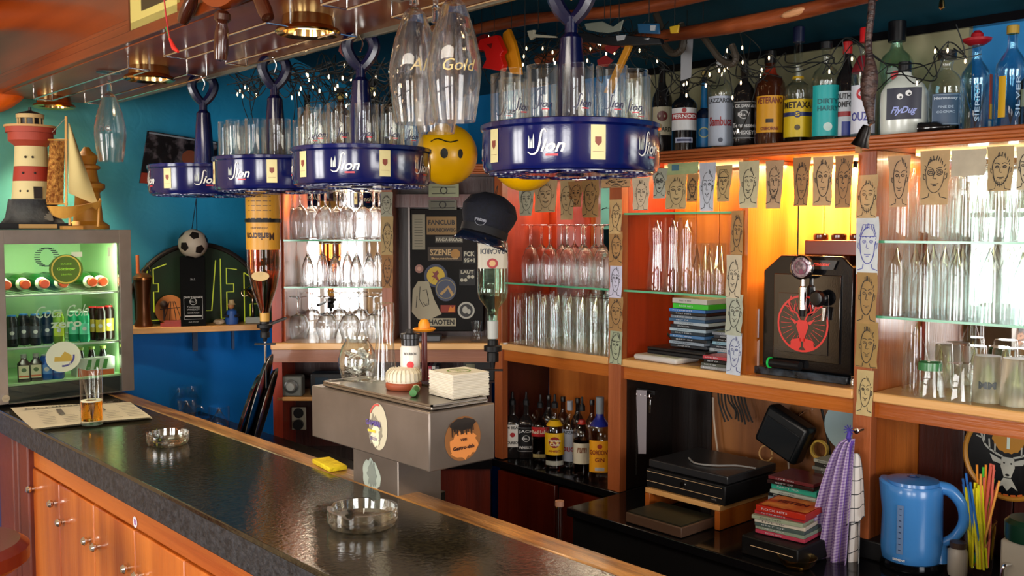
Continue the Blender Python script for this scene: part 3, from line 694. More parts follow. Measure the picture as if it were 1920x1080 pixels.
# ================================================================ things on the bar
def ashtray(p, R_, H, label, n=4):
    t = thing('ashtray', label, 'ashtray', p)
    mb = MB(); seg = 48; prof = [(0, 0), (R_*.86, 0), (R_*.93, .003), (R_, H*.35), (R_, H), (R_*.90, H), (R_*.86, H*.45), (R_*.78, .010), (0, .009)]
    mb.lathe(prof, seg)
    for q in mb.v:
        a = atan2(q.y, q.x)
        if q.z > H*.98:
            for k in range(n):
                dlt = (a-(.6+2*pi*k/n)+pi) % (2*pi)-pi
                if abs(dlt) < .16: q.z -= .008*cos(dlt/.16*pi/2)
    mb.build('bowl', M['dish_glass'], t, ang=25)
    return t
p = PT(680, 985, Z=ZC); ashtray((p.x, p.y, ZC+.001), .069, .036, 'larger round glass ashtray in front of the beer tap column')
p = PT(315, 833, Z=ZC); ashtray((p.x, p.y, ZC+.001), .055, .033, 'smaller round glass ashtray at the far end of the bar near the fridge')
p = PT(173, 803, Z=ZC)
t = thing('beer_glass', 'slim glass half full of beer standing on the newspaper', 'glass', (p.x, p.y, ZC+.012))
MB().lathe(wall2([(0, 0), (.029, 0), (.031, .003), (.031, .163)], .0016, .012), 36).build('glass', M['glass'], t)
MB().lathe([(0, .0125), (.0289, .0125), (.0289, .068), (0, .068)], 36).build('beer', glassmat('beer', (.95, .42, .03), 0, 1.33), t)
MB().lathe([(.016, .0683), (.0289, .0683), (.0289, .071), (.016, .0705)], 36, closed=True).build('foam', plain((.9, .85, .65), .6), t)
# newspaper
p = PT(165, 782, Z=ZC); nt_ = thing('newspaper', 'folded newspaper lying on the bar in front of the drinks fridge', 'newspaper', (p.x, p.y, ZC+.0005))
def npz(x, y): return .0015+.0012*sin(x*13)+.001*cos(y*17)
c4 = [PT(64, 808, Z=ZC), PT(286, 786, Z=ZC), PT(246, 756, Z=ZC), PT(22, 768, Z=ZC)]
for k in range(3):
    mb = MB(); v = []; n = 10
    for j in range(n+1):
        for i in range(n+1):
            a, b = i/n, j/n; q = (c4[0]*(1-a)+c4[1]*a)*(1-b)+(c4[3]*(1-a)+c4[2]*a)*b; x, y = q.x-nt_.location.x, q.y-nt_.location.y
            v.append((x+k*.004, y-k*.003, .003*k+npz(x, y)))
    mb.add(v, [(j*(n+1)+i, j*(n+1)+i+1, (j+1)*(n+1)+i+1, (j+1)*(n+1)+i) for j in range(n) for i in range(n)])
    o = mb.build('page', plain('cfc8b2', .7), nt_)
ux = (c4[1]-c4[0]); L_ = ux.length; ux.normalize(); uy = (c4[3]-c4[0]); uy = (uy-ux*uy.dot(ux)).normalized()
mpn = flat(c4[0]-nt_.location+Vector((0, 0, .0112)), ux, uy); ink = MB()
HW = (c4[3]-c4[0]).length
write(ink, 'Nordhessische', mpn, h=.028, w=.26, cx=L_*.42, cy=HW*.80, bold=.02)
random.seed(3)
for c in range(5):
    for r in range(9):
        if c in (1, 3) and r > 4: continue
        ink.patch(.03+c*L_*.18, .03+c*L_*.18+L_*.15*random.uniform(.6, 1), HW*.08+r*HW*.07, HW*.08+r*HW*.07+.004, mpn, 1)
ink.patch(.03+L_*.18, L_*.32, HW*.42, HW*.68, mpn, 1); ink.patch(.03+L_*.54, L_*.68, HW*.42, HW*.60, mpn, 1)
ink.build('print', plain((.12, .11, .10), .7), nt_)
# yellow sponge
p = PT(600, 879, Z=ZC); t = thing('sponge', 'yellow sponge cloth lying at the back edge of the bar', 'sponge', (p.x, 1.226, ZC+.0015), -.15)
mb = MB().box(-.055, .055, -.022, .024, 0, .011); mb.build('sponge', noisy('sponge', 'c8ac08', 'e8d020', 60, rough=.9, bump=.4, bscale=200), t, bevel=.002)
# ---------------------------------------------------------------- beer tap column
tp = thing('tap_column', 'stickered steel beer tap box on a pedestal behind the bar', 'beer tap', (-1.78, 1.235, ZC-.2))
bx0, bx1, by0, by1 = -1.985, -1.53, 1.150, 1.322
MB().box(bx0, bx1, by0, by1, 1.155, 1.275).build('tap_box', M['steel_dark'], tp, True, bevel=.003)
MB().box(bx0+.03, bx1-.008, by0+.012, by1-.012, 1.276, 1.284).build('top_tray', M['steel'], tp, True, bevel=.002)
rm = MB()
for a in ((bx0+.03, bx1-.008, by0+.012, by0+.016), (bx0+.03, bx1-.008, by1-.016, by1-.012), (bx0+.03, bx0+.034, by0+.012, by1-.012), (bx1-.012, bx1-.008, by0+.012, by1-.012)): rm.box(*a, 1.2841, 1.288)
rm.build('tray_rim', M['steel'], tp, True)
MB().box(-1.888, -1.71, 1.2, 1.318, .86, 1.154).build('pedestal', M['steel_dark'], tp, True, bevel=.002)
for x in (-1.90, -1.80, -1.70):
    MB().tube([Vector(q) for q in cat([(x, by1+.001, 1.20), (x, by1+.05, 1.20), (x, by1+.07, 1.18), (x, by1+.07, 1.13)], 4)], .008, 10).build('spout', M['chrome'], tp, True)
def ragged(cx, cy, rx, ry, seed, amp=.12, n=30):
    random.seed(seed); return [(cx+rx*cos(2*pi*i/n)*(1+random.uniform(-amp, amp)), cy+ry*sin(2*pi*i/n)*(1+random.uniform(-amp, amp))) for i in range(n)]
def sticker(label, o, ux, uy, shape, mat, extra=(), name='sticker'):
    mp = flat(o, ux, uy, 0)
    s = MB().add([mp(*q) for q in shape], [tuple(range(len(shape)))]).build(name, mat)
    s['label'] = label; s['category'] = 'sticker'
    for k, (nm, fn, mt) in enumerate(extra):
        nn = Vector(ux).cross(Vector(uy)).normalized(); m2 = flat(Vector(o)+nn*(.0007*(k+1)), ux, uy); b = MB(); fn(b, m2); b.build(nm, mt, s)
    return s
o = PT(709, 800, Y=by0-.0008); PXM = depth(o)/FPX/.80   # metres of X per photo pixel, roughly
ell = [(.034*cos(a), .050*sin(a)) for a in [2*pi*i/36 for i in range(36)]]
sticker('oval cream sticker with torn print on the long side of the steel tap box', o, (1, 0, 0), (0, 0, 1), ell, plain('c9c2a8', .5), [
    ('torn_patch', lambda b, m: b.decal(ragged(-.012, -.012, .024, .034, 5, .25), [tuple(range(30))], m), plain('8d8676', .6)),
    ('torn_patch', lambda b, m: b.decal(ragged(-.008, -.018, .016, .022, 8, .3), [tuple(range(30))], m), plain('e5dcc0', .6)),
    ('red_edge', lambda b, m: b.stroke([(.032*cos(a), .047*sin(a)) for a in [radians(80+i*6) for i in range(12)]], .004, m), plain((.6, .1, .08), .5)),
    ('lettering', lambda b, m: (write(b, 'GAMBRI', m, h=.012, cx=-.016, cy=.006, bold=.04), write(b, 'aktiv', m, h=.010, cx=-.014, cy=-.026)), plain((.12, .08, .3), .5)),
    ('yellow_bar', lambda b, m: b.patch(-.034, -.006, -.014, -.009, m, 1), plain((.85, .6, .05), .5))])
o = PT(868, 822, X=bx1+.0008)
sticker('orange and black crest sticker, partly torn, on the end of the steel tap box', o, (0, 1, 0), (0, 0, 1), [(.047*cos(a), .046*sin(a)) for a in [2*pi*i/36 for i in range(36)]], plain('8a5a30', .5), [
    ('torn_patch', lambda b, m: b.decal(ragged(.002, -.014, .038, .028, 9, .15), [tuple(range(30))], m), plain('d98a48', .5)),
    ('black_top', lambda b, m: b.decal(ragged(.0, .030, .032, .013, 19, .15), [tuple(range(30))], m), plain('1d1512', .5)),
    ('ink', lambda b, m: [b.stroke([(x, .030), (x+.002, .012+.006*sin(x*900))], .003, m) for x in [-.030+.0045*i for i in range(13)]], plain('1d1512', .5)),
    ('lettering', lambda b, m: (write(b, 'Gastro-dah', m, h=.008, w=.056, cx=0, cy=-.018, bold=.04), write(b, 'von', m, h=.006, cx=0, cy=-.002, bold=.03)), plain('2a1010', .5))])
o = PT(696, 893, Y=1.1995)
sticker('torn pale sticker remains on the front of the tap pedestal', o, (1, 0, 0), (0, 0, 1), ragged(0, 0, .034, .040, 23, .14), plain('a5b0a4', .6), [
    ('torn_patch', lambda b, m: b.decal(ragged(.004, .004, .018, .026, 24, .3), [tuple(range(30))], m), plain('7d857c', .6))])
# things on the tap box
ZTB = 1.2845
def onbox(px, py): p = PT(px, py, Z=ZTB); return (p.x, p.y, ZTB)
t = thing('glass_jar', 'bulbous glass jar stuffed with crumpled clear film on the tap box', 'jar', onbox(670, 712))
MB().lathe(wall2([(0, 0), (.032, 0), (.037, .004), (.043, .03), (.044, .05), (.036, .078), (.027, .092), (.028, .100)], .002, .006), 32).build('jar', M['dish_glass'], t)
random.seed(11); mb = MB()
for k in range(60):
    c = Vector((random.uniform(-.022, .022), random.uniform(-.022, .022), random.uniform(.018, .068)))
    pts = [c+Vector((random.uniform(-.014, .014), random.uniform(-.014, .014), random.uniform(-.010, .010))) for _ in range(4)]
    mb.add(pts, [(0, 1, 2), (0, 2, 3)])
mb.build('crumpled_film', plain((.86, .88, .88), .2, .4), t, smooth=False)
glass('tall', 'tall_beer_glass', Vector(onbox(722, 716))+Vector((0, 0, .0002)), 'tall plain glass standing on the tap box behind the sombrero opener', None)
t = bpy.data.objects['tall_beer_glass']; t.scale = (.78, .78, .78)
p = onbox(699, 716); t = thing('glass_bottle', 'small clear glass flask between the jar and the white cap on the tap box', 'flask', p)
MB().lathe(wall2([(0, 0), (.014, 0), (.016, .004), (.015, .03), (.008, .042), (.008, .055)], .0015, .004), 20).build('flask', M['glass'], t)
p = onbox(757, 728); t = thing('cap_on_stand', 'white knitted cap shaped holder on a round red base on the tap box', 'holder', p)
MB().lathe([(0, 0), (.038, 0), (.040, .004), (.040, .012), (.037, .015), (0, .015)], 32).build('red_base', plain('9a4a2c', .5), t)
mb = MB().lathe([(.036, .0152), (.039, .022), (.037, .036), (.028, .044), (0, .046)], 24); mb.build('cap', plain('e4dcc8', .7), t)
mb = MB()
for i in range(24): a = 2*pi*i/24; mb.tube([(.0395*cos(a), .0395*sin(a), .018), (.0385*cos(a), .0385*sin(a), .036), (.029*cos(a), .029*sin(a), .0455)], .0012, 4)
mb.build('ribs', plain('c8bfa6', .7), t)
p = onbox(757, 716); t = thing('bottle_opener', 'dark red stick topped with a small orange sombrero', 'bottle opener', (p[0]+.02, p[1]+.045, ZTB))
MB().lathe([(0, 0), (.007, 0), (.007, .09), (.006, .116), (0, .116)], 16).build('stick', plain('5e1714', .3), t)
MB().lathe([(0, .1165), (.022, .117), (.027, .122), (.024, .124), (.014, .121), (.0135, .134), (.008, .144), (0, .146)], 28).build('sombrero', plain('e08a1c', .4), t)
p = onbox(777, 741); t = thing('green_tube', 'short green marker with pale cap lying on the tap box', 'marker', (p[0], p[1], ZTB+.009), -.75)
MB().cyl((-.026, 0, 0), (.026, 0, 0), .008, seg=16).build('barrel', plain('33702c', .4), t); MB().cyl((-.034, 0, 0), (-.0262, 0, 0), .0085, seg=16).build('cap', plain('b9c49a', .4), t)
p = onbox(845, 745); t = thing('coaster_stack', 'tall stack of square cardboard beer mats on the tap box', 'coasters', (p[0]-.012, p[1]+.032, ZTB+.001), -.08)
random.seed(5)
cm = MB().box(-.046, .046, -.046, .046, 0, .00145).mesh('beer_mat', plain('cfc6b4', .8), False); cm2 = MB().box(-.046, .046, -.046, .046, 0, .00145).mesh('beer_mat', plain('e2dccb', .8), False)
for i in range(31):
    o = bpy.data.objects.new('beer_mat', cm if i % 2 else cm2); COL.objects.link(o); o.parent = t; o.location = (random.uniform(-.001, .001), random.uniform(-.001, .001), i*.00165); o.rotation_euler = (0, 0, random.uniform(-.015, .015))
mp = flat((0, 0, 31*.00165+.0004), (1, 0, 0), (0, 1, 0)); b = MB(); b.ringdecal(mp, .022, .026); write(b, 'Bier', mp, h=.014, shear=.2); b.build('print', plain('7a9a3a', .7), t)
p = PT(848, 712, Z=ZTB); t = thing('metal_tin', 'tall white tin with black lid and red emblem behind the beer mats', 'tin', (p.x+.004, 1.305-.02, ZTB))
MB().lathe([(0, 0), (.0215, 0), (.0225, .002), (.0225, .085), (.019, .092), (0, .092)], 28).build('tin', plain('d8d4cc', .3), t)
MB().lathe([(0, .0925), (.020, .0925), (.020, .106), (.022, .108), (.022, .118), (.010, .120), (.008, .128), (0, .128)], 24).build('lid', plain((.03, .03, .032), .25, .6), t)
t.rotation_euler = (0, 0, face_cam(t.location)); mp = cylmap(.0225, 0, -pi/2, .0008); b = MB(); write(b, 'BOURBON', mp, h=.006, w=.028, cy=.075, bold=.03); write(b, 'WHISKEY', mp, h=.007, w=.028, cy=.026, bold=.03); b.build('lettering', plain((.1, .1, .1), .5), t)
b = MB(); b.disc(mp, .008, 0, .050); b.build('emblem', plain((.6, .03, .04), .4), t)
# ================================================================ bottles
SHP = {
 'round': [(0, 0), (.92, 0), (1, .012), (1, .56), (.93, .63), (.66, .70), (.38, .76), (.32, .80), (.30, .93)],
 'wide': [(0, 0), (.93, 0), (1, .012), (1, .60), (.97, .66), (.80, .71), (.42, .76), (.34, .80), (.32, .93)],
 'square': [(0, 0), (.95, 0), (1, .015), (1, .60), (.93, .66), (.60, .72), (.36, .76), (.33, .80), (.33, .93)],
 'longneck': [(0, 0), (.93, 0), (1, .012), (1, .46), (.90, .50), (.45, .54), (.34, .60), (.32, .92)],
 'bulge': [(0, 0), (.92, 0), (.95, .02), (1, .40), (1, .55), (.85, .62), (.45, .68), (.34, .74), (.36, .93)],
 'flask': [(0, 0), (.92, 0), (.97, .02), (1, .45), (.97, .60), (.80, .70), (.45, .78), (.28, .83), (.25, .93)],
 'decanter': [(0, 0), (.90, 0), (.94, .02), (.97, .35), (1, .50), (.93, .62), (.65, .71), (.32, .77), (.30, .82), (.38, .86), (.34, .90)],
}
def bottle(px, w, ytop, Y, z, label, shape='round', body='dark', n=2, cap=('111111', .08, 1.15), labels=(), neck=None, off=0, liquid=None, group=None, sy=1, D=None, pourer=False, name='bottle', lift=0):
    p = PT(px, 500, Y=Y) if D is None else None
    x = QX(px, Y, 400); dpt = depth((x, Y, z)); R_ = w/2/FPX*dpt; H = PT(px, ytop, Y=Y).z-z
    if n > 2: R_ *= .93
    t = thing(name, label, 'bottle', (x, Y, z+.0008+lift), face_cam((x, Y), off), group=group)
    pf = [(r*R_, zf*H) for r, zf in SHP[shape]]; zt = pf[-1][1]
    clear = body in ('clear', 'green', 'bluish', 'pale')
    if clear:
        mt = {'clear': M['glass'], 'green': GREEN, 'bluish': BLUISH, 'pale': M['glass']}[body]
        prof = pf+[(max(r-.0022, .002), zz) for r, zz in pf if zz > .008*1][::-1]+[(0, .008)]
        MB().lathe(prof, 32, n, sy).build('glass_body', mt, t)
        if liquid:
            lm = glassmat('liquid', hx(liquid[0]), 0, 1.36) if len(liquid) < 3 else plain(liquid[0], .1)
            lz = H*liquid[1]; li = []
            for q in range(15):
                zz = .0095+(lz-.0095)*q/14
                for (ra, za), (rb, zb) in zip(pf[:-1], pf[1:]):
                    if za <= zz <= zb: li.append((max(ra+(rb-ra)*(zz-za)/max(zb-za, 1e-6)-.0030, .001), zz)); break
            rr = li[-1][0]; MB().lathe([(0, .009), (pf[1][0]-.004, .009)]+li+[(rr, lz), (0, lz)], 28, n, sy).build('liquid', lm, t)
    else:
        MB().lathe(pf+[(0, zt)], 32, n, sy).build('glass_body', body if not isinstance(body, str) else BODY[body], t)
    nr = pf[-1][0]
    if pourer:
        b = MB().lathe([(0, zt), (nr*1.15, zt+.0005), (nr*1.1, zt+.018), (nr*.5, zt+.026), (nr*.35, zt+.05), (0, zt+.051)], 14); b.build('pourer', M['black'], t)
    elif cap:
        c, h, k = cap; zc = H*(1-h); r1 = nr*k
        MB().lathe([(nr+.0004, zc), (r1, zc), (r1, H*.995), (r1*.92, H), (0, H)] if zc < zt-.002 else [(0, zt+.0003), (r1, zt+.0003), (r1, H*.995), (r1*.92, H), (0, H)], 20).build('cap', plain(c, .3), t)
    if neck:
        z0, z1, c = neck
        def rad(zz):
            for (ra, za), (rb, zb) in zip(pf[:-1], pf[1:]):
                if za <= zz <= zb: return ra+(rb-ra)*(zz-za)/max(zb-za, 1e-6)
            return pf[-1][0]
        ks = [z0+(z1-z0)*i/5 for i in range(6)]
        MB().lathe([(rad(k*H)+.0009, k*H) for k in ks]+[(rad(k*H)+.0002, k*H) for k in ks[::-1]], 24, closed=True).build('neck_band', plain(c, .35), t)
    for L in labels:
        z0, z1, c, ha = L[:4]; txt = L[4] if len(L) > 4 else ()
        mp = cylmap(R_, 0, -pi/2, .0012, n, sy); u = ha*R_
        lb = MB().patch(-u, u, z0*H, z1*H, mp, 10).build('label', plain(c, .4) if isinstance(c, str) else c, t)
        for q in txt:
            kind = q[0]; m2 = cylmap(R_, 0, -pi/2, .0020, n, sy); b = MB()
            if kind == 'bar': b.patch(-u*q[4], u*q[4], q[1]*H, q[2]*H, m2, 8); b.build('stripe', plain(q[3], .4), lb)
            elif kind == 'disc': b.disc(m2, q[2]*R_, 0, q[1]*H); b.build('emblem', plain(q[3], .4), lb)
            elif kind == 'ring': b.ringdecal(m2, q[2]*R_*.8, q[2]*R_, 0, q[1]*H); b.build('emblem', plain(q[3], .4), lb)
            elif kind == 'frame':
                for s_ in ([(-u*.9, z0*H+.003), (u*.9, z0*H+.003)], [(-u*.9, z1*H-.003), (u*.9, z1*H-.003)], [(-u*.9, z0*H+.003), (-u*.9, z1*H-.003)], [(u*.9, z0*H+.003), (u*.9, z1*H-.003)]):
                    a, e = s_; b.stroke([(a[0]+(e[0]-a[0])*i/8, a[1]+(e[1]-a[1])*i/8) for i in range(9)], .0012, m2)
                b.build('border', plain(q[1], .4), lb)
            else:
                s_, zc, h, c2 = q[:4]; wid = q[4]*u*2 if len(q) > 4 and q[4] else None
                write(b, s_, cylmap(R_, 0, -pi/2, .0026, n, sy), h=h*H, w=wid, cy=zc*H, bold=.025, shear=q[5] if len(q) > 5 else 0); b.build('lettering', plain(c2, .4), lb)
    return t
GREEN = crystal('green_bottle_glass', (.84, .95, .89), .7, 2.5, .06); BLUISH = crystal('bluish_bottle_glass', (.78, .92, .97), .8, 2.5, .08)
BODY = {'dark': plain((.012, .010, .010), .08, coat=.4), 'brown': plain((.05, .012, .004), .08, coat=.5), 'black': plain((.006, .006, .008), .12, coat=.4),
        'white': plain('cdd2c8', .25, coat=.3), 'navy': plain((.01, .02, .06), .1, coat=.4), 'grey': plain('8c9094', .2, coat=.3)}
G = 'spirit bottles on the long bottle shelf'; z = ZT
bottle(1240, 38, 118, 2.56, z, 'dark bottle with pale label, first in the bottle row beside the largest blue carrier', body='dark', labels=[(.22, .52, 'b8b094', 1.1, [('disc', .42, .5, '5e1a14'), ('BACARDI', .28, .05, '2a2a1a', .9)])], group=G)
bottle(1281, 47, 150, 2.50, z, 'black bottle with white label and red band, under the hanging white paper strip', 'wide', 'black', cap=('0a0a0a', .10, 1.15), labels=[(.30, .60, 'cfd2d4', 1.2, [('bar', .44, .53, '9c1c22', .95), ('PERNOD', .485, .055, 'e8e8e8', .8), ('disc', .565, .18, '9c1c22')]), (.13, .20, 'aab0c8', .7, [('bar', .15, .18, '1a2450', .8)])], group=G)
bottle(1318, 32, 133, 2.58, z, 'dark blue bottle with blue neck foil half hidden behind the sambuca style bottle', 'longneck', 'navy', neck=(.55, .85, '1e7fc0'), cap=('b8a060', .07, 1.2), labels=[(.08, .42, '2a86c8', 1.1, [('ring', .25, .6, 'd8d890')])], group=G)
bottle(1349, 46, 108, 2.49, z, 'clear bottle with tall silver white label and a white screw cap', 'wide', 'clear', cap=('c8ccd0', .11, 1.3), labels=[(.04, .57, 'b9c4d6', 1.25, [('LAZZARONI', .52, .05, '30343c', .85), ('Sambuca', .30, .10, '9c2028', .75), ('bar', .19, .195, '556', .6) if False else ('disc', .10, .18, '3a4258')])], group=G)
bottle(1392, 42, 112, 2.49, z, 'square black whiskey bottle with black and white label, left of the brown bottle', 'square', 'dark', n=4, cap=('080808', .15, 1.15), labels=[(.10, .52, '0c0c0e', 1.2, [('frame', 'b8b8b8'), ('JACK DANIEL\'S', .46, .05, 'd0d0d0', .85), ('ring', .37, .42, 'c0c0c0'), ('No.7', .37, .04, 'd0d0d0', .4), ('Tennessee', .25, .05, 'd0d0d0', .75), ('WHISKEY', .17, .045, 'd0d0d0', .7)])], group=G)
bottle(1440, 56, 97, 2.50, z, 'broad brown bottle with a yellow label and a small bull', 'wide', 'brown', cap=('0c0a0a', .13, 1.2), neck=(.74, .82, '8a2a14'), labels=[(.14, .52, 'e0a010', .95, [('VETERANO', .47, .07, '7a1c10', .9), ('TORAKO', .47, .001, '7a1c10', .1) if False else ('bar', .24, .28, '201008', .25), ('OSBORNE', .18, .035, '7a1c10', .6)])], group=G)
bottle(1492, 50, 52, 2.50, z, 'tall brandy bottle with gold collar and yellow label, tallest in the middle of the row', 'longneck', 'pale', cap=('141a38', .13, 1.3), neck=(.56, .58, 'c8a020'), liquid=('6a3208', .30), labels=[(.06, .38, 'd8b818', 1.25, [('METAXA', .33, .055, '2a1c0c', .85), ('bar', .235, .27, '1c2a60', .98), ('disc', .25, .25, '1c2a60'), ('5', .25, .03, 'd8b818', .12), ('disc', .14, .2, '4a3a10')])], group=G)
bottle(1544, 52, 80, 2.50, z, 'clear bottle with a large turquoise label', 'wide', 'clear', cap=('18181a', .07, 1.3), labels=[(.06, .56, '18a8a8', 1.2, [('DIRTY', .40, .05, '0e5a60', .6), ('HARRY', .33, .05, '0e5a60', .6), ('disc', .15, .3, 'c0d8d0')])], group=G, off=10)
bottle(1583, 42, 80, 2.53, z, 'dark bottle with red cap and white label beside the turquoise one', 'round', 'dark', cap=('b01c1c', .12, 1.35), labels=[(.06, .50, 'c8ccd2', 1.2, [('SOUTHERN', .45, .06, '1c1c22', .9), ('COMFORT', .37, .06, '1c1c22', .9), ('bar', .25, .30, 'a02024', .6), ('bar', .06, .20, '2a3a8c', .3)])], group=G)
bottle(1614, 44, 54, 2.48, z, 'clear bottle with red cap and red and white label behind the braided strap', 'round', 'clear', cap=('c01c20', .13, 1.3), neck=(.60, .75, '7a2028'), labels=[(.05, .48, 'd0d2dc', 1.2, [('disc', .40, .55, 'b01c28'), ('OUZO', .20, .08, '3a3a8a', .8)])], group=G)
bottle(1674, 62, 42, 2.60, z, 'tall greenish gin bottle with a round red seal, behind the white eyed bottle', 'wide', 'green', cap=('0c0c10', .17, 1.6), labels=[(.46, .60, '7a9080', .5, [('disc', .53, .3, 'c02028')])], group=G)
t = bottle(1690, 84, 118, 2.48, z, 'broad white bottle with navy label and two cartoon eyes', 'flask', 'white', sy=.55, cap=('101014', .14, 1.1), labels=[(.22, .64, '10142e', .78, [('FlyDug', .33, .12, '98a4e0', .7, .5)])], group=G)
for c in t.children:
    if c.name.startswith('label'):
        for sx in (-1, 1):
            b = MB(); mpx = cylmap(.0, 0); R_ = 84/2/FPX*depth(t.location); m2 = cylmap(R_, 0, -pi/2, .003, 2, .55); b.disc(m2, .0075, sx*.010, .105+.004*sx); b.build('eye', plain('e8e8e8', .3), c)
            b = MB(); m3 = cylmap(R_, 0, -pi/2, .0036, 2, .55); b.disc(m3, .003, sx*.010+.002, .103+.004*sx); b.build('pupil', plain('101010', .3), c)
bottle(1768, 64, 97, 2.50, z, 'cognac decanter with dark stopper and blue grey label', 'decanter', 'clear', sy=.6, cap=('2a241c', .10, 1.5), labels=[(.10, .48, '3c5470', .8, [('frame', '9ab0c4'), ('Hennessy', .42, .045, 'c8d4e0', .8), ('FINE DE', .32, .03, 'a8bcd0', .5), ('COGNAC', .26, .03, 'a8bcd0', .6)])], liquid=('1c0c06', .12), group=G)
t = bottle(1823, 54, 75, 2.47, z, 'tequila bottle wearing a red sombrero cap', 'round', 'bluish', cap=None, labels=[], off=25, group=G)
lt = SHP['round'][-1]; Ht = PT(1823, 75, Y=2.47).z-ZT; zz = Ht*.93
MB().lathe([(0, zz+.0005), (.018, zz+.0005), (.032, zz+.010), (.034, zz+.016), (.030, zz+.013), (.016, zz+.010), (.014, zz+.028), (.006, zz+.036), (0, zz+.036)], 24).build('sombrero_cap', plain('a01420', .35), t)
R_ = 54/2/FPX*depth(t.location)
lb = MB().patch(.018, .040, Ht*.12, Ht*.60, cylmap(R_, 0, -pi/2, .0012), 5).build('label', plain('b8430e', .4), t)
MB().patch(.020, .038, Ht*.12, Ht*.28, cylmap(R_, 0, -pi/2, .002), 4).build('stripe', plain('e0a814', .4), lb)
MB().patch(.018, .036, Ht*.02, Ht*.10, cylmap(R_, 0, -pi/2, .0012), 4).build('label', plain('c8c4b8', .4), t)
b = MB(); write(b, 'SIERRA', cylmap(R_, 0, -pi/2, .0016), h=.010, w=Ht*.42, cx=-.012, cy=Ht*.3, rot=pi/2, bold=.0); b.build('lettering', plain('8cb0cc', .3), t)
t = bottle(1889, 56, 50, 2.47, z, 'tall clear tequila bottle with gold cap and yellow strip label at the right end', 'round', 'bluish', cap=('b09038', .08, 1.3), off=10, group=G)
Ht = PT(1889, 50, Y=2.47).z-ZT; R_ = 56/2/FPX*depth(t.location)
MB().patch(-.036, -.018, Ht*.10, Ht*.50, cylmap(R_, 0, -pi/2, .0012), 5).build('label', plain('d8a818', .4), t)
b = MB(); write(b, 'SILVER', cylmap(R_, 0, -pi/2, .0016), h=.010, w=Ht*.40, cx=.008, cy=Ht*.3, rot=pi/2, bold=.0); b.build('lettering', plain('8cb0cc', .3), t)
bottle(1932, 50, 110, 2.50, z, 'black bottle with a round cream label at the edge of the photo', 'wide', 'black', labels=[(.30, .55, 'c8b888', 1.0, [('ring', .42, .5, '5a3a1a')])], group=G)
# small dark bottle lying and blue stopper near the cognac
t = thing('lying_bottle', 'small dark bottle lying between the white bottle and the cognac', 'bottle', (QX(1738, 2.45), 2.45, ZT+.0155), .25)
MB(Matrix.Rotation(pi/2, 4, 'Y')).lathe([(0, -.03), (.014, -.03), (.015, -.026), (.015, .015), (.006, .03), (.006, .045), (0, .045)], 20).build('glass_body', BODY['dark'], t)
# bottles above the corner cabinet
for px, w, yt, lab, bd, nk in ((577, 26, 178, 'dark bottle top showing above the glasses of the second blue carrier', 'dark', None), (640, 30, 165, 'bottle with gold strip left of the second carrier handle, on the corner shelf', 'brown', (.66, .9, 'a89040')), (699, 34, 152, 'bottle with gold neck right of the second carrier handle, on the corner shelf', 'dark', (.66, .92, 'b0a050')), (735, 30, 150, 'bottle with a dark cap beside the big tulip glass, on the corner shelf', 'dark', None)):
    D_ = DA+.12+(.085 if px == 735 else 0); pw = PT(px, 300, D=D_); Ht = PT(px, yt, D=D_).z-ZT
    t = thing('bottle', lab, 'bottle', (pw.x, pw.y, ZT+.0005), HEAD, group='bottles on the corner shelf top'); R_ = w/2/FPX*D_*1.25
    pf = [(r*R_, q*Ht) for r, q in SHP['wide']]; MB().lathe(pf+[(0, pf[-1][1])], 24).build('glass_body', BODY[bd], t)
    MB().lathe([(0, Ht*.9301), (R_*.40, Ht*.9301), (R_*.40, Ht), (0, Ht)], 16).build('cap', plain('101010', .3), t)
    if nk: MB().lathe([(R_*.37, Ht*.84), (R_*.37, Ht*.92), (R_*.34, Ht*.92), (R_*.34, Ht*.84)], 20, closed=True).build('neck_band', plain(nk[2], .35), t)
# lower row
G = 'pouring bottles on the black back counter'; z = ZB
bottle(961, 38, 752, 2.47, z, 'bourbon bottle with white label and black pourer, first in the lower row', 'square', 'dark', n=3, pourer=True, labels=[(.20, .60, 'd0ccc4', 1.0, [('JIM BEAM', .54, .06, '1c1c1c', .8), ('disc', .42, .25, 'a01c20'), ('BOURBON', .28, .05, '1c1c1c', .7)])], group=G)
bottle(987, 34, 752, 2.50, z, 'square whiskey bottle with black label and black pourer, second in the lower row', 'square', 'dark', n=4, pourer=True, labels=[(.12, .56, '0c0c0e', 1.1, [('frame', 'b8b8b8'), ('JACK', .48, .06, 'd0d0d0', .7), ('ring', .36, .4, 'c0c0c0'), ('No.7', .36, .04, 'd0d0d0', .4), ('WHISKEY', .20, .05, 'd0d0d0', .7)])], group=G)
bottle(1014, 36, 757, 2.49, z, 'whisky bottle with slanted red label and black pourer in the lower row', 'square', 'clear', n=3, pourer=True, liquid=('3a0c04', .42), labels=[(.46, .62, 'b01c1c', 1.1, [('Red Label', .54, .06, 'd8c8b0', .8)]), (.10, .16, '9a8a5a', .8)], group=G)
bottle(1041, 38, 757, 2.47, z, 'rum bottle with yellow label and red disc, black pourer', 'round', 'clear', pourer=True, neck=(.66, .74, 'd8a818'), liquid=('5a1c06', .30), labels=[(.22, .56, 'e0b018', 1.2, [('disc', .42, .55, '8c1a14'), ('Havana', .45, .05, 'e8d8b0', .5), ('Club', .39, .05, 'e8d8b0', .4), ('ANEJO', .28, .04, '8c1a14', .5)]), (.06, .13, 'a8a89c', 1.0)], group=G)
bottle(1070, 30, 752, 2.52, z, 'clear bottle with silver cap and pale sambuca label in the lower row', 'round', 'clear', cap=('b0b8c4', .14, 1.3), labels=[(.10, .58, 'b0b8c8', 1.2, [('LAZZARO', .54, .05, '30343c', .85), ('buca', .30, .10, '9c2028', .7)])], group=G)
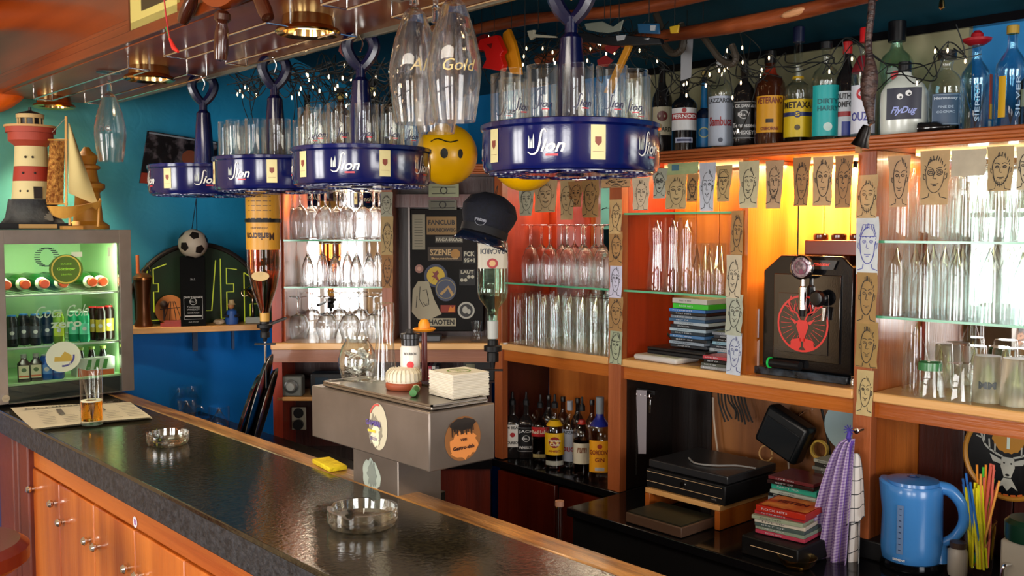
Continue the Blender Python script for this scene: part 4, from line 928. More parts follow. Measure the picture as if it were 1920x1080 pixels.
bottle(1093, 36, 762, 2.47, z, 'rum bottle with cream label and red neck band, black pourer', 'round', 'clear', pourer=True, neck=(.74, .80, 'b02418'), liquid=('2a0c08', .52), labels=[(.18, .48, 'd8d0b8', 1.0, [('rum', .38, .08, '8a5a3a', .5, .3)])], group=G)
bottle(1127, 44, 745, 2.46, z, 'gin bottle with yellow label and blue neck next to the papered post', 'square', 'clear', n=3, cap=('8a949c', .20, 1.15), neck=(.66, .80, '1c2a90'), labels=[(.12, .50, 'e8a018', 1.0, [('disc', .43, .22, 'a03010'), ('GORDON\'S', .36, .06, '7a1c10', .85), ('GIN', .27, .05, '7a1c10', .4), ('bar', .14, .18, 'b0b0b0', .4)])], group=G)
for i, (px, c) in enumerate([(1000, 'brown'), (1030, 'dark'), (1057, 'brown'), (1085, 'dark'), (1112, 'brown'), (975, 'brown')]):
    bottle(px, 28, 738+i*3, 2.60, z, 'dark bottle in the back of the lower row, behind the %s' % ['whisky with the red label', 'rum with the yellow label', 'silver capped one', 'cream labelled rum', 'yellow labelled gin', 'white labelled bourbon'][i], 'round', c, group='bottles behind the lower row')
p = PT(1049, 1020, Y=2.1)
t = thing('clear_bottle', 'clear bottle with pale cap standing behind the bar below the red cupboards', 'bottle', (p.x, 2.1, .0008+.35))
pf = [(r*.035, q*.36) for r, q in SHP['longneck']]; zz = p.z+.10-.35
t.location.z = p.z+.12-.335; t.location.z = max(t.location.z, .0)
MB().lathe(pf+[(max(r-.002, .002), q) for r, q in pf if q > .01][::-1]+[(0, .008)], 24).build('glass_body', M['glass'], t); MB().lathe([(0, .336), (.014, .336), (.014, .352), (0, .352)], 16).build('cap', plain('c89880', .4), t)
BOTTLE_Z = t.location.z
c_ = thing('bottle_crate', 'dark crate behind the bar holding a clear bottle', 'crate', (p.x, 2.06, 0))
MB().box(-.16, .16, -.12, .10, 0, BOTTLE_Z-.001).build('crate', M['black'], c_, bevel=.004)
# ================================================================ upturned dispenser bottles
def dispenser(pxc, D_, ytop, ybot, w, label, lab_mat, body, liq, texts, brand_fn, side='round'):
    b0 = PT(pxc, ybot, D=D_); t1 = PT(pxc, ytop, D=D_); H = t1.z-b0.z; R_ = w/2/FPX*D_
    t = thing('optic_dispenser', label, 'dispenser', (b0.x, b0.y, b0.z), HEAD)
    return t, H, R_
t, H, R_ = dispenser(497, 3.3, 352, 640, 62, 'upturned brandy bottle with yellow label in a wall dispenser beside the corner cabinet', 0, 0, 0, 0, 0)
pf = [(.008, .045), (.012, .06), (.013, .085), (.022, .12), (.042, .18), (R_, .25), (R_, H)]
MB().lathe(pf+[(0, H)]+[(r-.002, q) for r, q in pf[::-1]][1:], 36).build('glass_body', M['glass'], t)
MB().lathe([(0, .05), (.006, .05), (.0098, .062), (.0108, .087), (.019, .122), (.0388, .182), (R_-.004, .252), (R_-.004, H*.60), (0, H*.60)], 32).build('brandy', glassmat('brandy', (.55, .10, .02), 0, 1.36), t)
mp = cylmap(R_, 0, -pi/2, .0015)
lb = MB().patch(-.085, .085, H*.60, H*.98, mp, 16).build('label', plain('e0a030', .4), t)
m2 = cylmap(R_, 0, -pi/2, .0022); b = MB(); write(b, 'Mariacron', m2, h=.026, w=.10, cx=0, cy=H*.685, rot=pi, bold=.03); write(b, 'WEINBRAND', m2, h=.007, w=.06, cy=H*.74, rot=pi)
for k in (.80, .85, .88, .91, .94): b.patch(-.04, .04, H*k, H*k+.002, m2, 4)
b.build('lettering', plain('3a1c10', .4), lb)
MB().lathe([(R_+.002, H*.775), (R_+.005, H*.775), (R_+.005, H*.80), (R_+.002, H*.80)], 32, closed=True).build('clamp_ring', M['black'], t)
b = MB(); mo2 = cylmap(.046, 0, -pi/2, .0); b.add([Vector((.030*cos(a), -.052+.006*cos(a)**2-.002, .245*1+.016*sin(a)*1.0-.02+0)) for a in [2*pi*i/24 for i in range(24)]], [tuple(range(24))]); b.build('oval_label', plain('c8a868', .4), t)
MB().lathe([(0, .0), (.006, .0), (.008, .012), (.016, .014), (.016, .03), (.014, .034), (.017, .045), (.026, .047), (.026, .058), (.016, .060), (.0145, .10), (.0135, .10), (.0135, .046), (0, .046)], 24).build('measure', M['black'], t)
MB().lathe([(.0142, .062), (.0155, .062), (.0165, .098), (.0150, .098)], 24, closed=True).build('neck_label', plain('d8a850', .4), t)
MB().box(-.035, .035, -.006, .006, -.012, -.006).build('lever', M['black'], t)
MB().box(-.006, .006, .012, .30, .048, .056).build('bracket', M['black'], t); MB().cyl((0, 0, -.16), (0, 0, .0), .004, seg=8).build('rod', M['chrome'], t)
t, H, R_ = dispenser(924, 3.25, 455, 690, 58, 'upturned square rum bottle with white label and red disc in a dispenser under the cap', 0, 0, 0, 0, 0)
pf = [(.010, .09), (.014, .10), (.014, .13), (.017, .17), (.020, .20), (.046, .235), (R_, .26), (R_, H)]
MB().lathe(pf+[(0, H)]+[(r-.002, q) for r, q in pf[::-1]][1:], 36, 4, .7).build('glass_body', GREEN, t)
lb = MB().patch(-.045, .045, H-.085, H-.002, cylmap(R_, 0, -pi/2, .002, 4, .7), 10).build('label', plain('cfc6b0', .4), t)
m2 = cylmap(R_, 0, -pi/2, .003, 4, .7); b = MB(); write(b, 'BACARDI', m2, h=.018, w=.07, cy=H-.028, rot=pi, bold=.03); b.build('lettering', plain('303038', .4), lb)
b = MB(); b.disc(m2, .017, 0, H-.068); b.build('emblem', plain('b01c20', .4), lb); b = MB(); b.disc(cylmap(R_, 0, -pi/2, .0036, 4, .7), .010, 0, H-.068); b.build('bat', plain('e0b070', .4), lb)
MB().lathe([(0, 0), (.007, 0), (.009, .02), (.020, .022), (.020, .05), (.018, .055), (.030, .058), (.030, .075), (.018, .078), (.0175, .095), (.0125, .095), (.0125, .07), (0, .07)], 24).build('measure', M['black'], t)
MB().lathe([(.0155, .10), (.0175, .10), (.0185, .16), (.0165, .16)], 24, closed=True).build('neck_label', plain('c8ccc8', .4), t)
MB().box(-.034, .034, -.006, .006, -.010, -.004).build('lever', M['black'], t); MB().box(-.006, .006, .02, .36, .06, .07).build('bracket', M['black'], t)
MB().box(.035, .05, -.004, .004, .08, .086).build('clip', M['chrome'], t)
# ================================================================ paper strips with inked faces
def doodle(seed, beard=False, glasses=False, cap=False, profile=False):
    """a hand drawn generic face as strokes in a box u -.5..+.5, v 0..1"""
    r = random.Random(seed); st = []
    w, h = .30+r.random()*.08, .30+r.random()*.07; cx, cy = r.uniform(-.04, .04), .50+r.uniform(-.04, .04)
    st.append([(cx+w*cos(a)*(1 if sin(a) > 0 else .88), cy+h*sin(a)) for a in [pi*.08-2*pi*i/22*.98 for i in range(19)]])
    for s in (-1, 1):
        ex = cx+s*w*.42; ey = cy+h*.22
        st.append([(ex+.07*cos(a), ey+.025*sin(a)) for a in [2*pi*i/9 for i in range(10)]])
        st.append([(ex-.015, ey), (ex+.015, ey+.004)]); k = r.uniform(-.03, .05)
        st.append([(ex-.10, ey+.07-s*k*.5), (ex, ey+.09), (ex+.10, ey+.07+s*k*.5)])
        if glasses: st.append([(ex+.12*cos(a), ey+.055*sin(a)) for a in [2*pi*i/10 for i in range(11)]])
        st.append([(cx+s*w, cy+.02), (cx+s*(w+.06), cy+.05), (cx+s*(w+.05), cy-.04), (cx+s*w*.97, cy-.06)])
    if glasses: st.append([(cx-.08, cy+h*.24), (cx+.08, cy+h*.24)])
    st.append([(cx-.02, cy+h*.2), (cx-.05-r.random()*.03, cy-h*.12), (cx+.02, cy-h*.17), (cx+.05, cy-h*.12)])
    m = r.uniform(-.03, .03)
    st.append([(cx-.14, cy-h*.42+m), (cx, cy-h*.50), (cx+.14, cy-h*.42+m)]); st.append([(cx-.06, cy-h*.58), (cx+.07, cy-h*.57)])
    for i in range(r.choice([5, 8, 12])):
        a = pi*(.12+.76*i/11); st.append([(cx+w*cos(a), cy+h*sin(a)*.92), (cx+w*1.08*cos(a)+r.uniform(-.05, .05), cy+h*1.22*sin(a))])
    if beard:
        for i in range(9): a = -pi*(.15+.7*i/8); st.append([(cx+w*.85*cos(a), cy+h*.8*sin(a)), (cx+w*.95*cos(a), cy+h*1.12*sin(a))])
    if cap: st.append([(cx-w, cy+h*.5), (cx-w*.6, cy+h*1.15), (cx+w*.6, cy+h*1.15), (cx+w, cy+h*.5), (cx-w, cy+h*.5)])
    st.append([(cx-w*.5, cy-h*1.0), (cx-w*.6, cy-h*1.25), (cx-.45, cy-h*1.35)]); st.append([(cx+w*.5, cy-h*1.0), (cx+w*.6, cy-h*1.25), (cx+.45, cy-h*1.35)])
    return st
TAN, KRA, CRE, WHI, GRY = 'c4a274', 'ab8250', 'd2c3a0', 'ccd0dc', 'b3b59c'
def card(o, ux, uy, w, h, col, seed, label, ink='1c1a1c', group='inked paper strips on the shelving', taper=.8, extra=None, face=True, **kw):
    r = random.Random(seed*7+1); t = None; n = 6
    t = thing('paper_drawing', label, 'drawing', o, group=group)
    ux, uy = Vector(ux), Vector(uy); nn = ux.cross(uy).normalized(); curl = r.uniform(.001, .006); off = r.uniform(.0, .002)
    edge = [r.uniform(-.04, .04) for _ in range(2*n+2)]
    def mp(u, v, k=0):   # v=0 bottom, 1 top
        hw = w*(taper+(1-taper)*v); return ux*(u*hw)+uy*((v-1)*h)+nn*(off+k+curl*(1-v)**2+.0015*sin(v*9+seed))
    mb = MB(); v = []
    for j in range(n+1):
        vv = j/n
        for i in range(5):
            uu = -.5+i/4
            if i == 0: uu += edge[j]*.6
            if i == 4: uu += edge[j+n]*.6
            v.append(mp(uu, vv))
    mb.add(v, [(j*5+i, j*5+i+1, (j+1)*5+i+1, (j+1)*5+i) for j in range(n) for i in range(4)])
    pc = [max(0, c*(.92+.16*r.random())) for c in hx(col)]
    mb.build('paper', noisy('paper', tuple(pc), tuple(c*.82 for c in pc), 18, rough=.8, bump=.15, bscale=30), t)
    if face:
        ik = MB(); k = h/w
        for s_ in doodle(seed, **kw):
            q = [(u, min(max(vv, .02), .98)) for u, vv in s_]
            wd = r.uniform(.0012, .0022)
            vs = []; m_ = len(q); fs = []
            for i, (x, y) in enumerate(q):
                a = q[max(i-1, 0)]; b = q[min(i+1, m_-1)]; dx, dy = (b[0]-a[0])*w, (b[1]-a[1])*h; l = sqrt(dx*dx+dy*dy) or 1
                vs += [mp(x-dy/l*wd/2/w, y+dx/l*wd/2/h, .0012), mp(x+dy/l*wd/2/w, y-dx/l*wd/2/h, .0012)]
            for i in range(m_-1): fs.append((2*i, 2*i+1, 2*i+3, 2*i+2))
            ik.add(vs, fs)
        ik.build('ink_face', plain(ink, .6), t)
    if extra: extra(t, mp)
    return t
YC = YS-.030
def railcard(px0, px1, y0, y1, col, seed, label, **kw):
    a = PT((px0+px1)/2, y0, Y=YC); b = PT((px0+px1)/2, y1, Y=YC); w = abs(QX(px1, YC, y0)-QX(px0, YC, y0))
    return card(a, (1, 0, 0), (0, 0, 1), w, a.z-b.z, col, seed, label, **kw)
RC = [(972, 1002, 352, 404, GRY, 'grey paper strip with face, first under the largest blue carrier', {}),
 (1002, 1045, 338, 398, TAN, 'wide tan paper strip with two blurred faces under the largest carrier', {}),
 (1050, 1078, 338, 412, TAN, 'pale tan strip hanging lowest under the middle of the largest carrier', {}),
 (1066, 1094, 340, 388, KRA, 'dark brown strip under the middle of the largest carrier', dict(beard=True)),
 (1092, 1124, 338, 408, KRA, 'dark brown strip at the lower edge of the largest carrier, right of its centre', {}),
 (1186, 1219, 333, 394, CRE, 'cream strip with a plain bald face next to the papered post', {}),
 (1224, 1252, 316, 372, GRY, 'grey strip with small spectacles, second right of the papered post', dict(glasses=True)),
 (1248, 1288, 326, 392, TAN, 'tan strip with a big nosed face under the green banknote', {}),
 (1288, 1310, 326, 378, KRA, 'narrow tan strip with moustached face beside the big nosed one', dict(beard=True)),
 (1311, 1342, 305, 396, WHI, 'long white strip with pencil face above the waisted glasses', {}),
 (1343, 1374, 310, 378, TAN, 'tan strip with scribbled name and side face, right of the long white strip', dict(cap=True)),
 (1386, 1424, 302, 390, CRE, 'cream strip with dark crew cut face slanting left, above the divider', {}),
 (1436, 1470, 301, 391, TAN, 'tan strip with bearded man, first over the lit back boards', dict(beard=True)),
 (1487, 1521, 295, 386, KRA, 'brown strip with flat top hair, second over the lit back boards', {}),
 (1525, 1563, 294, 386, TAN, 'tan strip with heavy fringe, third over the lit back boards', {}),
 (1566, 1600, 292, 390, KRA, 'brown faint strip beside the bulb, fourth over the lit back boards', {}),
 (1666, 1709, 292, 388, TAN, 'tan strip with frowning eyebrows, first right of the second papered post', {}),
 (1727, 1782, 282, 384, TAN, 'tan strip with square spectacles and foil edge above the patterned glasses', dict(glasses=True)),
 (1852, 1903, 274, 358, TAN, 'wide tan strip with smiling bearded man near the upper right', dict(beard=True)),
 (1906, 1945, 274, 356, CRE, 'cream strip cut off by the right edge of the photo', {})]
for i, (a, b, c, d, col, lab, kw) in enumerate(RC):
    railcard(a, b, c, d, col, 20+i, lab, taper=.72+.25*((i*37) % 10)/10, **kw)
railcard(1784, 1850, 280, 330, CRE, 70, 'broad blank tan sheet between the spectacled strip and the smiling man', face=False, taper=.98)
def bank(t, mp):
    b = MB(); b.decal([(-.35, .35), (-.12, .35), (-.12, .85), (-.35, .85)], [(0, 1, 2, 3)], lambda u, v: mp(u, v, .002)); b.build('blue_print', plain('4a7a90', .6), t)
railcard(1252, 1310, 305, 327, 'b6bc8c', 71, 'green foreign banknote stuck at the top of the tan face strips', face=False, taper=1, extra=bank)
railcard(1128, 1182, 334, 352, TAN, 72, 'tan scrap with a scribble between the largest carrier and the papered post', taper=1)
def postcards(xa, xb, rows, base, who, Yp=YS-.0065):
    for i, (y0, y1, col, lab, kw) in enumerate(rows):
        a = PT((xa+xb)/2, y0, Y=Yp-.002*(i % 2)); b = PT((xa+xb)/2, y1, Y=Yp); w = abs(QX(xb, Yp)-QX(xa, Yp))
        card(a, (1, 0, 0), (0, 0, 1), w*(.92+.1*((i*3) % 2)), a.z-b.z+.004, col, base+i, lab, taper=.97, **kw)
postcards(1143, 1168, [(374, 436, TAN, 'topmost tan strip on the papered post beside the stemmed glasses', {}), (434, 496, KRA, 'second strip on the papered post beside the stemmed glasses', dict(beard=True)),
    (495, 556, WHI, 'white strip on the papered post beside the stemmed glasses', {}), (556, 618, KRA, 'brown strip below the white one on the first papered post', {}), (617, 680, GRY, 'grey green strip lowest on the first papered post', dict(cap=True))], 100, '')
postcards(1606, 1648, [(328, 406, TAN, 'bearded face strip at the top of the second papered post', dict(beard=True)), (406, 512, WHI, 'white sheet with blue capped man on the second papered post', dict(ink='2a2f9a', cap=True)),
    (511, 604, KRA, 'brown strip below the white sheet on the second papered post', {}), (603, 686, KRA, 'brown strip with open mouthed face on the second papered post', {})], 110, '')
postcards(1606, 1640, [(694, 776, 'c6b27c', 'narrow strip with staring eyes lowest on the second papered post', {})], 120, '')
YD = YS+.002
postcards(1371, 1396, [(395, 478, KRA, 'brown strip at the top of the divider left of the shot machine', {})], 130, '', YD)
postcards(1362, 1393, [(478, 556, CRE, 'cream strip with grinning face on the divider left of the shot machine', {}), (552, 626, GRY, 'pointed cream strip with long jaw on the divider above the white one', {}), (624, 700, 'c3c9e0', 'white strip with blue pencil face hanging over the wooden ledge', dict(ink='3a3f80'))], 131, '', YS-.012)
def acard(px0, px1, y0, y1, d, col, seed, label, **kw):
    a = PT((px0+px1)/2, y0, D=DA+d); b = PT((px0+px1)/2, y1, D=DA+d)
    return card(a, _R, (0, 0, 1), (px1-px0)/FPX*(DA+d), a.z-b.z, col, seed, label, **kw)
acard(714, 736, 360, 406, -.010, GRY, 140, 'topmost grey strip on the post of the corner cabinet', taper=1)
acard(714, 737, 405, 478, -.012, TAN, 141, 'long tan strip in the middle of the corner cabinet post', taper=.95)
acard(715, 737, 476, 540, -.010, KRA, 142, 'brown strip lowest on the corner cabinet post', taper=.9, beard=True)
# ================================================================ stickers on the black door
DO = .098
def dst(name, label, px, py, shape, mat, extra=(), dd=0):
    o = PT(px, py, D=DA+DO-dd); return sticker(label, o, _R, (0, 0, 1), shape, mat, extra, name)
pm = (DA+DO)/FPX
def rect(w, h): return [(-w*pm/2, -h*pm/2), (w*pm/2, -h*pm/2), (w*pm/2, h*pm/2), (-w*pm/2, h*pm/2)]
def circ(r, n=28): return [(r*pm*cos(2*pi*i/n), r*pm*sin(2*pi*i/n)) for i in range(n)]
W3 = lambda s, h, w=None, cy=0, cx=0, sh=0: (lambda b, m: write(b, s, m, h=h*pm, w=w*pm if w else None, cx=cx*pm, cy=cy*pm, bold=.03, shear=sh))
ik = plain('1a1612', .6); pale = plain('b5ae98', .6)
dst('sticker', 'brown sticker with the word fanatics shape at the top of the black door', 828, 423, rect(56, 34), plain('8a6a3a', .6), [('lettering', W3('FANCLUB', 9, 50, 6), ik), ('lettering', W3('BRAUNSCHWEIG', 7, 52, -8), ik)])
dst('sticker', 'dark sticker line with small badge under the brown one on the black door', 842, 449, rect(52, 12), plain('4a443c', .6), [('lettering', W3('KANDA-BRIGADE', 7, 48), pale)])
dst('sticker', 'brown szene sticker in the middle of the black door', 834, 476, rect(64, 26), plain('3a2c20', .6), [('lettering', W3('SZENE', 12, 40, 3, -8), plain('c0a070', .6)), ('badge', lambda b, m: b.disc(m, 9*pm, 20*pm, 0), plain('a87838', .6)), ('lettering', W3('Braunschweig', 5, 50, -9), plain('c0a070', .6))])
dst('sticker', 'white lettered sticker beside the szene one on the black door', 880, 482, rect(24, 24), plain('14100e', .6), [('lettering', W3('FCK', 9, 20, 6), pale), ('lettering', W3('95+1', 8, 20, -6), pale)])
dst('sticker', 'yellow round sticker with blue border and red lion', 817, 517, circ(22), plain('1c2446', .5), [('yellow_field', lambda b, m: b.disc(m, 17*pm), plain('c8a418', .5)), ('lion', lambda b, m: b.decal([(x*pm, y*pm) for x, y in [(-6, -10), (-2, -4), (4, -10), (7, -9), (2, 0), (6, 5), (3, 10), (-2, 6), (-7, 8), (-3, 2), (-8, -2), (-3, -3)]], [tuple(range(12))], m), plain('7a1a14', .5))])
dst('sticker', 'oval dark blue sticker with running figure below the lion one', 836, 542, [(20*pm*cos(2*pi*i/28), 23*pm*sin(2*pi*i/28)) for i in range(28)], plain('3a3f58', .5), [('ring', lambda b, m: b.ringdecal(m, 17*pm, 18.5*pm), plain('8a7a50', .5)), ('figure', lambda b, m: b.stroke([(x*pm, y*pm) for x, y in [(-10, -10), (-2, -3), (4, 4), (10, -6), (13, -12)]], 5*pm, m), plain('b08a50', .5))], dd=.001)
dst('sticker', 'pale sticker group with small white figures right of the lion one', 876, 520, rect(30, 30), plain('16120f', .6), [('lettering', W3('LAUT', 6, 24, 10), pale), ('splashes', lambda b, m: [b.disc(m, 3.5*pm, (x-10)*pm, (-5+(x % 7))*pm, 7) for x in (0, 7, 13, 20)], pale)])
dst('sticker', 'round black and white portrait sticker low on the black door', 874, 582, circ(16), plain('a8a598', .5), [('dark_field', lambda b, m: b.disc(m, 12.5*pm), plain('1a1816', .5)), ('portrait', lambda b, m: (b.disc(m, 5*pm, -2*pm, 1*pm, 12, 7*pm), b.disc(m, 3.5*pm, 5*pm, -2*pm, 12, 5*pm)), plain('a8a598', .5))])
dst('sticker', 'red and orange sticker low on the black door', 840, 579, rect(28, 14), plain('8a2c18', .6), [('flame', lambda b, m: b.decal([(x*pm, y*pm) for x, y in [(0, -6), (12, -6), (13, 6), (8, 1), (5, 6), (2, 0)]], [tuple(range(6))], m), plain('d07828', .6))])
dst('sticker', 'wide pale lettered sticker along the bottom of the black door', 824, 604, rect(62, 15), plain('a39a80', .6), [('lettering', W3('CHAOTEN', 10, 56), ik)])
dst('note', 'narrow pale receipt taped at the upper left of the black door', 785, 435, rect(24, 66), plain('9a9580', .7), [('print', lambda b, m: [b.patch(-8*pm, 7*pm, (y-1)*pm, y*pm, m, 1) for y in range(-26, 28, 5)], plain('5a564a', .7))])
dst('badge', 'small round red brown badge at the left of the black door', 786, 504, circ(8), plain('8a4a30', .4), [('dot', lambda b, m: b.disc(m, 4*pm), plain('c08060', .4))])
t = dst('drawing_sheet', 'crumpled cream paper with an ink sketch, lower left on the black door', 796, 565, [(x*pm, y*pm) for x, y in [(-24, -20), (-12, -34), (4, -36), (32, -24), (18, 4), (8, 38), (-12, 38), (-22, 22)]], plain('a89e86', .7), [('ink', lambda b, m: [b.stroke([(x*pm, y*pm) for x, y in q], 1.2*pm, m) for q in ([(-8, 28), (-10, 5), (-2, -10), (8, -6), (6, 14)], [(-4, 20), (4, 22), (8, 0)], [(-14, 10), (-16, -12)], [(-2, -2), (2, -8), (5, -4)])], ik)], dd=.002)
for nm, px, py, w_, h_, c, lab in (('banknote', 832, 357, 56, 24, '9aa080', 'greenish banknote pinned above the black door'), ('note', 830, 384, 52, 18, '6a6a5c', 'dark patterned note pinned above the black door'), ):
    o = PT(px, py, D=DA+.07); s = sticker(lab, o, _R, (0, 0, 1), rect(w_, h_), plain(c, .7), [('print', lambda b, m: (b.ringdecal(m, 5*pm, 7*pm), b.stroke([(-22*pm, 6*pm), (22*pm, 6*pm)], 1.5*pm, m), b.stroke([(-22*pm, -6*pm), (22*pm, -5*pm)], 1.5*pm, m)), ik)], nm); s['category'] = 'note'
# ================================================================ cap
cp = PT(912, 420, D=3.10); t = thing('peaked_cap', 'dark navy peaked cap hanging in front of the black door', 'cap', cp, rot=(radians(-8), radians(16), HEAD))
k = 3.10/FPX; mb = MB(); prof = [(42, -22), (43, -8), (50, 10), (53, 26), (44, 44), (22, 56), (0, 59)]
mb.lathe([(r*k, z*k) for r, z in prof]+[(0, 56*k), (20*k, 53*k), (41*k, 41*k), (50*k, 25*k), (40*k, -22*k)], 36, 2, .92); mb.build('crown', noisy('navy_cloth', '050814', '0b1022', 120, rough=.85, bump=.2, bscale=300), t)
MB().lathe([(43.2*k, -25*k), (44.4*k, -25*k), (45*k, -8*k), (43.8*k, -8*k)], 36, 2, .92, closed=True).build('band', plain('04060e', .7), t)
pk = MB(); v = []; n = 14
for i in range(n+1):
    a = pi+pi*(.10+.80*i/n)
    for j in range(4):
        q = j/3; rr = 43+24*q*sin(pi*(.10+.80*i/n))**.6; v.append((rr*k*cos(a), rr*k*.92*sin(a), (-22-17*q-6*q*q)*k))
pk.add(v, [(i*4+j, (i+1)*4+j, (i+1)*4+j+1, i*4+j+1) for i in range(n) for j in range(3)])
o = pk.build('peak', plain('141c30', .12, coat=.6), t); so_ = o.modifiers.new('thick', 'SOLIDIFY'); so_.thickness = .0018
b = MB(); write(b, 'Polizei', cylmap(46*k, 0, -pi/2-.25, .001, 2, .92), h=.012, w=.034, bold=.04); b.ringdecal(cylmap(46*k, .0, -pi/2-.25, .001, 2, .92), .018, .0195)
b.build('emblem', plain('8c8f9a', .4), t)
MB().tube([(0, 0, 58*k), (0, .0, 74*k), (0, .04, 80*k), (0, .52, 84*k)], .0012, 5).build('hanging_cord', M['wire'], t)
# ================================================================ yellow balls
for i, (px, py, D_, rp, lab) in enumerate([(838, 290, 2.85, 57, 'yellow smiley ball with two black eyes hanging behind the tulip glasses'), (984, 294, 2.75, 64, 'plain yellow ball mostly hidden behind the largest blue carrier')]):
    p = PT(px, py, D=D_); r = rp/FPX*D_; t = thing('yellow_ball', lab, 'lamp ball', p, HEAD)
    MB().ball((0, 0, 0), r, 40, 24).build('ball', plain('ffc000', .35, coat=.2), t)
    if i == 0:
        def sp(u, v): q = Vector((u, -1, v)).normalized()*(r+.0015); return q
        b = MB(); b.disc(sp, .12, -.02, -.03, 18, .16); b.disc(sp, .11, .56, -.04, 18, .17); b.build('eyes', plain('0a0a08', .5), t)
        b = MB(); b.stroke([(-.55+.15*i2, .42+.08*sin(i2)) for i2 in range(8)], .05, sp); b.build('ink_line', plain('1a1408', .5), t)
    zc = min(2.68, 2.69-(max(p.y-1.35, 0))*.341)-p.z
    MB().tube([(0, 0, r), (0, 0, zc-.012)], .0012, 5).build('cord', M['wire'], t)
# ================================================================ drinks fridge
FX = -3.41; fr = thing('drinks_fridge', 'small lit drinks fridge with steel framed glass door standing on the bar', 'fridge', (-3.65, 1.03, ZC+.001))
fy1 = PT(249, 600, X=FX).y; fy0 = PT(-14, 600, X=FX).y; fz0, fz1 = ZC+.012, PT(120, 431, X=FX).z
gy0, gy1 = PT(12, 600, X=FX).y, PT(227, 600, X=FX).y; gz1 = PT(120, 457, X=FX).z; gz0 = PT(120, 747, X=FX).z
LIN = plain('a4c894', .5)
mb = MB()
for b_ in ((-3.88, FX-.03, fy0, fy0+.02, fz0, fz1), (-3.88, FX-.03, fy1-.02, fy1, fz0, fz1), (-3.88, FX-.03, fy0+.02, fy1-.02, fz1-.03, fz1), (-3.88, FX-.03, fy0+.02, fy1-.02, fz0, fz0+.05), (-3.88, -3.86, fy0+.02, fy1-.02, fz0+.05, fz1-.03)): mb.box(*b_)
mb.build('housing', plain('2a2c2c', .35, .3), fr, True)
mb = MB(); i0, i1, j0, j1 = fy0+.021, fy1-.021, fz0+.051, fz1-.031
mb.box(-3.859, FX-.035, i0, i0+.006, j0, j1).box(-3.859, FX-.035, i1-.006, i1, j0, j1).box(-3.859, -3.853, i0, i1, j0, j1).box(-3.859, FX-.035, i0, i1, j0, j0+.006).box(-3.859, FX-.035, i0, i1, j1-.006, j1)
mb.build('lining', LIN, fr, True)
dr = MB(); dr.box(FX-.028, FX, fy0, gy0, fz0, fz1); dr.box(FX-.028, FX, gy1, fy1, fz0, fz1); dr.box(FX-.028, FX, gy0, gy1, gz1, fz1); dr.box(FX-.028, FX, gy0, gy1, fz0, gz0)
d = dr.build('door_frame', M['steel_dark'], fr, True, bevel=.002)
MB().box(FX-.016, FX-.010, gy0+.001, gy1-.001, gz0+.001, gz1-.001).build('door_glass', M['pane'], fr, True)
MB().cyl((FX+.001, fy0+.03, fz0+.02), (FX+.006, fy0+.03, fz0+.02), .012).build('hinge', M['chrome'], d, True)
MB().box(FX-.06, FX-.045, i0+.01, i1-.01, j1-.012, j1-.007).build('light_tube', plain((1, 1, .9), .5, emit=5, ecol=(.92, 1, .72)), fr, True)
area('fridge_light', (FX-.05, (i0+i1)/2, j1-.015), (FX-.16, (i0+i1)/2, j0), i1-i0-.03, .04, 2.2, (.86, 1, .66))
area('fridge_light', (FX-.06, i1-.012, (j0+j1)/2), (FX-.2, (i0+i1)/2, (j0+j1)/2), .04, .4, .8, (.86, 1, .8))
SH = [PT(120, 549, X=FX-.05).z, PT(120, 645, X=FX-.05).z]
for z_ in SH:
    w_ = MB()
    for q in range(14): y = i0+.01+(i1-i0-.02)*q/13; w_.tube([(-3.85, y, z_-.003), (FX-.045, y, z_-.003)], .0016, 5)
    w_.tube([(FX-.044, i0+.007, z_-.003), (FX-.044, i1-.007, z_-.003)], .004, 6).tube([(-3.85, i0+.007, z_-.003), (-3.85, i1-.007, z_-.003)], .003, 6)
    w_.build('wire_shelf', plain('c8ccc4', .3, .6), fr, True)
v = MB(); mpb = flat((-3.852, PT(88, 482, X=-3.85).y, PT(88, 482, X=-3.85).z), (0, 1, 0), (0, 0, 1))
for q in range(24):
    a = 2*pi*q/24; v.stroke([(.034*cos(a)-.010, .034*sin(a)), (.034*cos(a)+.010, .034*sin(a))], .0035, mpb)
v.build('fan_slots', plain('2a3020', .5), fr, True)
# stickers and lettering on the door glass
GX = FX-.0095
def gst(label, px, py, shape, mat, extra=(), name='sticker'):
    return sticker(label, PT(px, py, X=GX), (0, 1, 0), (0, 0, 1), shape, mat, extra, name)
gp = depth(PT(120, 600, X=GX))/FPX/.73
def ge(r, n=28): return [(r*gp*.72*cos(2*pi*i/n), r*.66*gp*sin(2*pi*i/n)) for i in range(n)]
gold = plain('c8b848', .4)
gst('round green beer sticker with gold rim on the fridge door glass', 124, 505, ge(31), plain('4a6a10', .5), [('gold_rim', lambda b, m: b.ringdecal(m, 31*gp*.57, 31*gp*.63), gold), ('lettering', lambda b, m: (write(b, 'Göttinger', m, h=.013, w=.058, cy=.0, bold=.03), write(b, 'BRAUEREI', m, h=.006, w=.034, cy=.018), write(b, 'Edel-Pils', m, h=.006, w=.034, cy=-.017)), plain('9ae03a', .4))])
gst('round cream sticker with a golden beer scene low on the fridge door glass', 119, 669, ge(32), plain('b9c2ac', .5), [('hill', lambda b, m: b.decal([(-.030, -.014), (.028, -.017), (.025, .004), (.004, .018), (-.010, .0), (-.028, .002)], [tuple(range(6))], m), plain('a89038', .5)), ('blue_edge', lambda b, m: b.stroke([(.033*cos(a), .031*sin(a)) for a in [radians(-100+i*10) for i in range(12)]], .006, m), plain('3a3a78', .5)), ('lettering', lambda b, m: write(b, 'LAGER', m, h=.006, w=.024, cx=.012, cy=-.024), plain('d8d8c8', .5))])
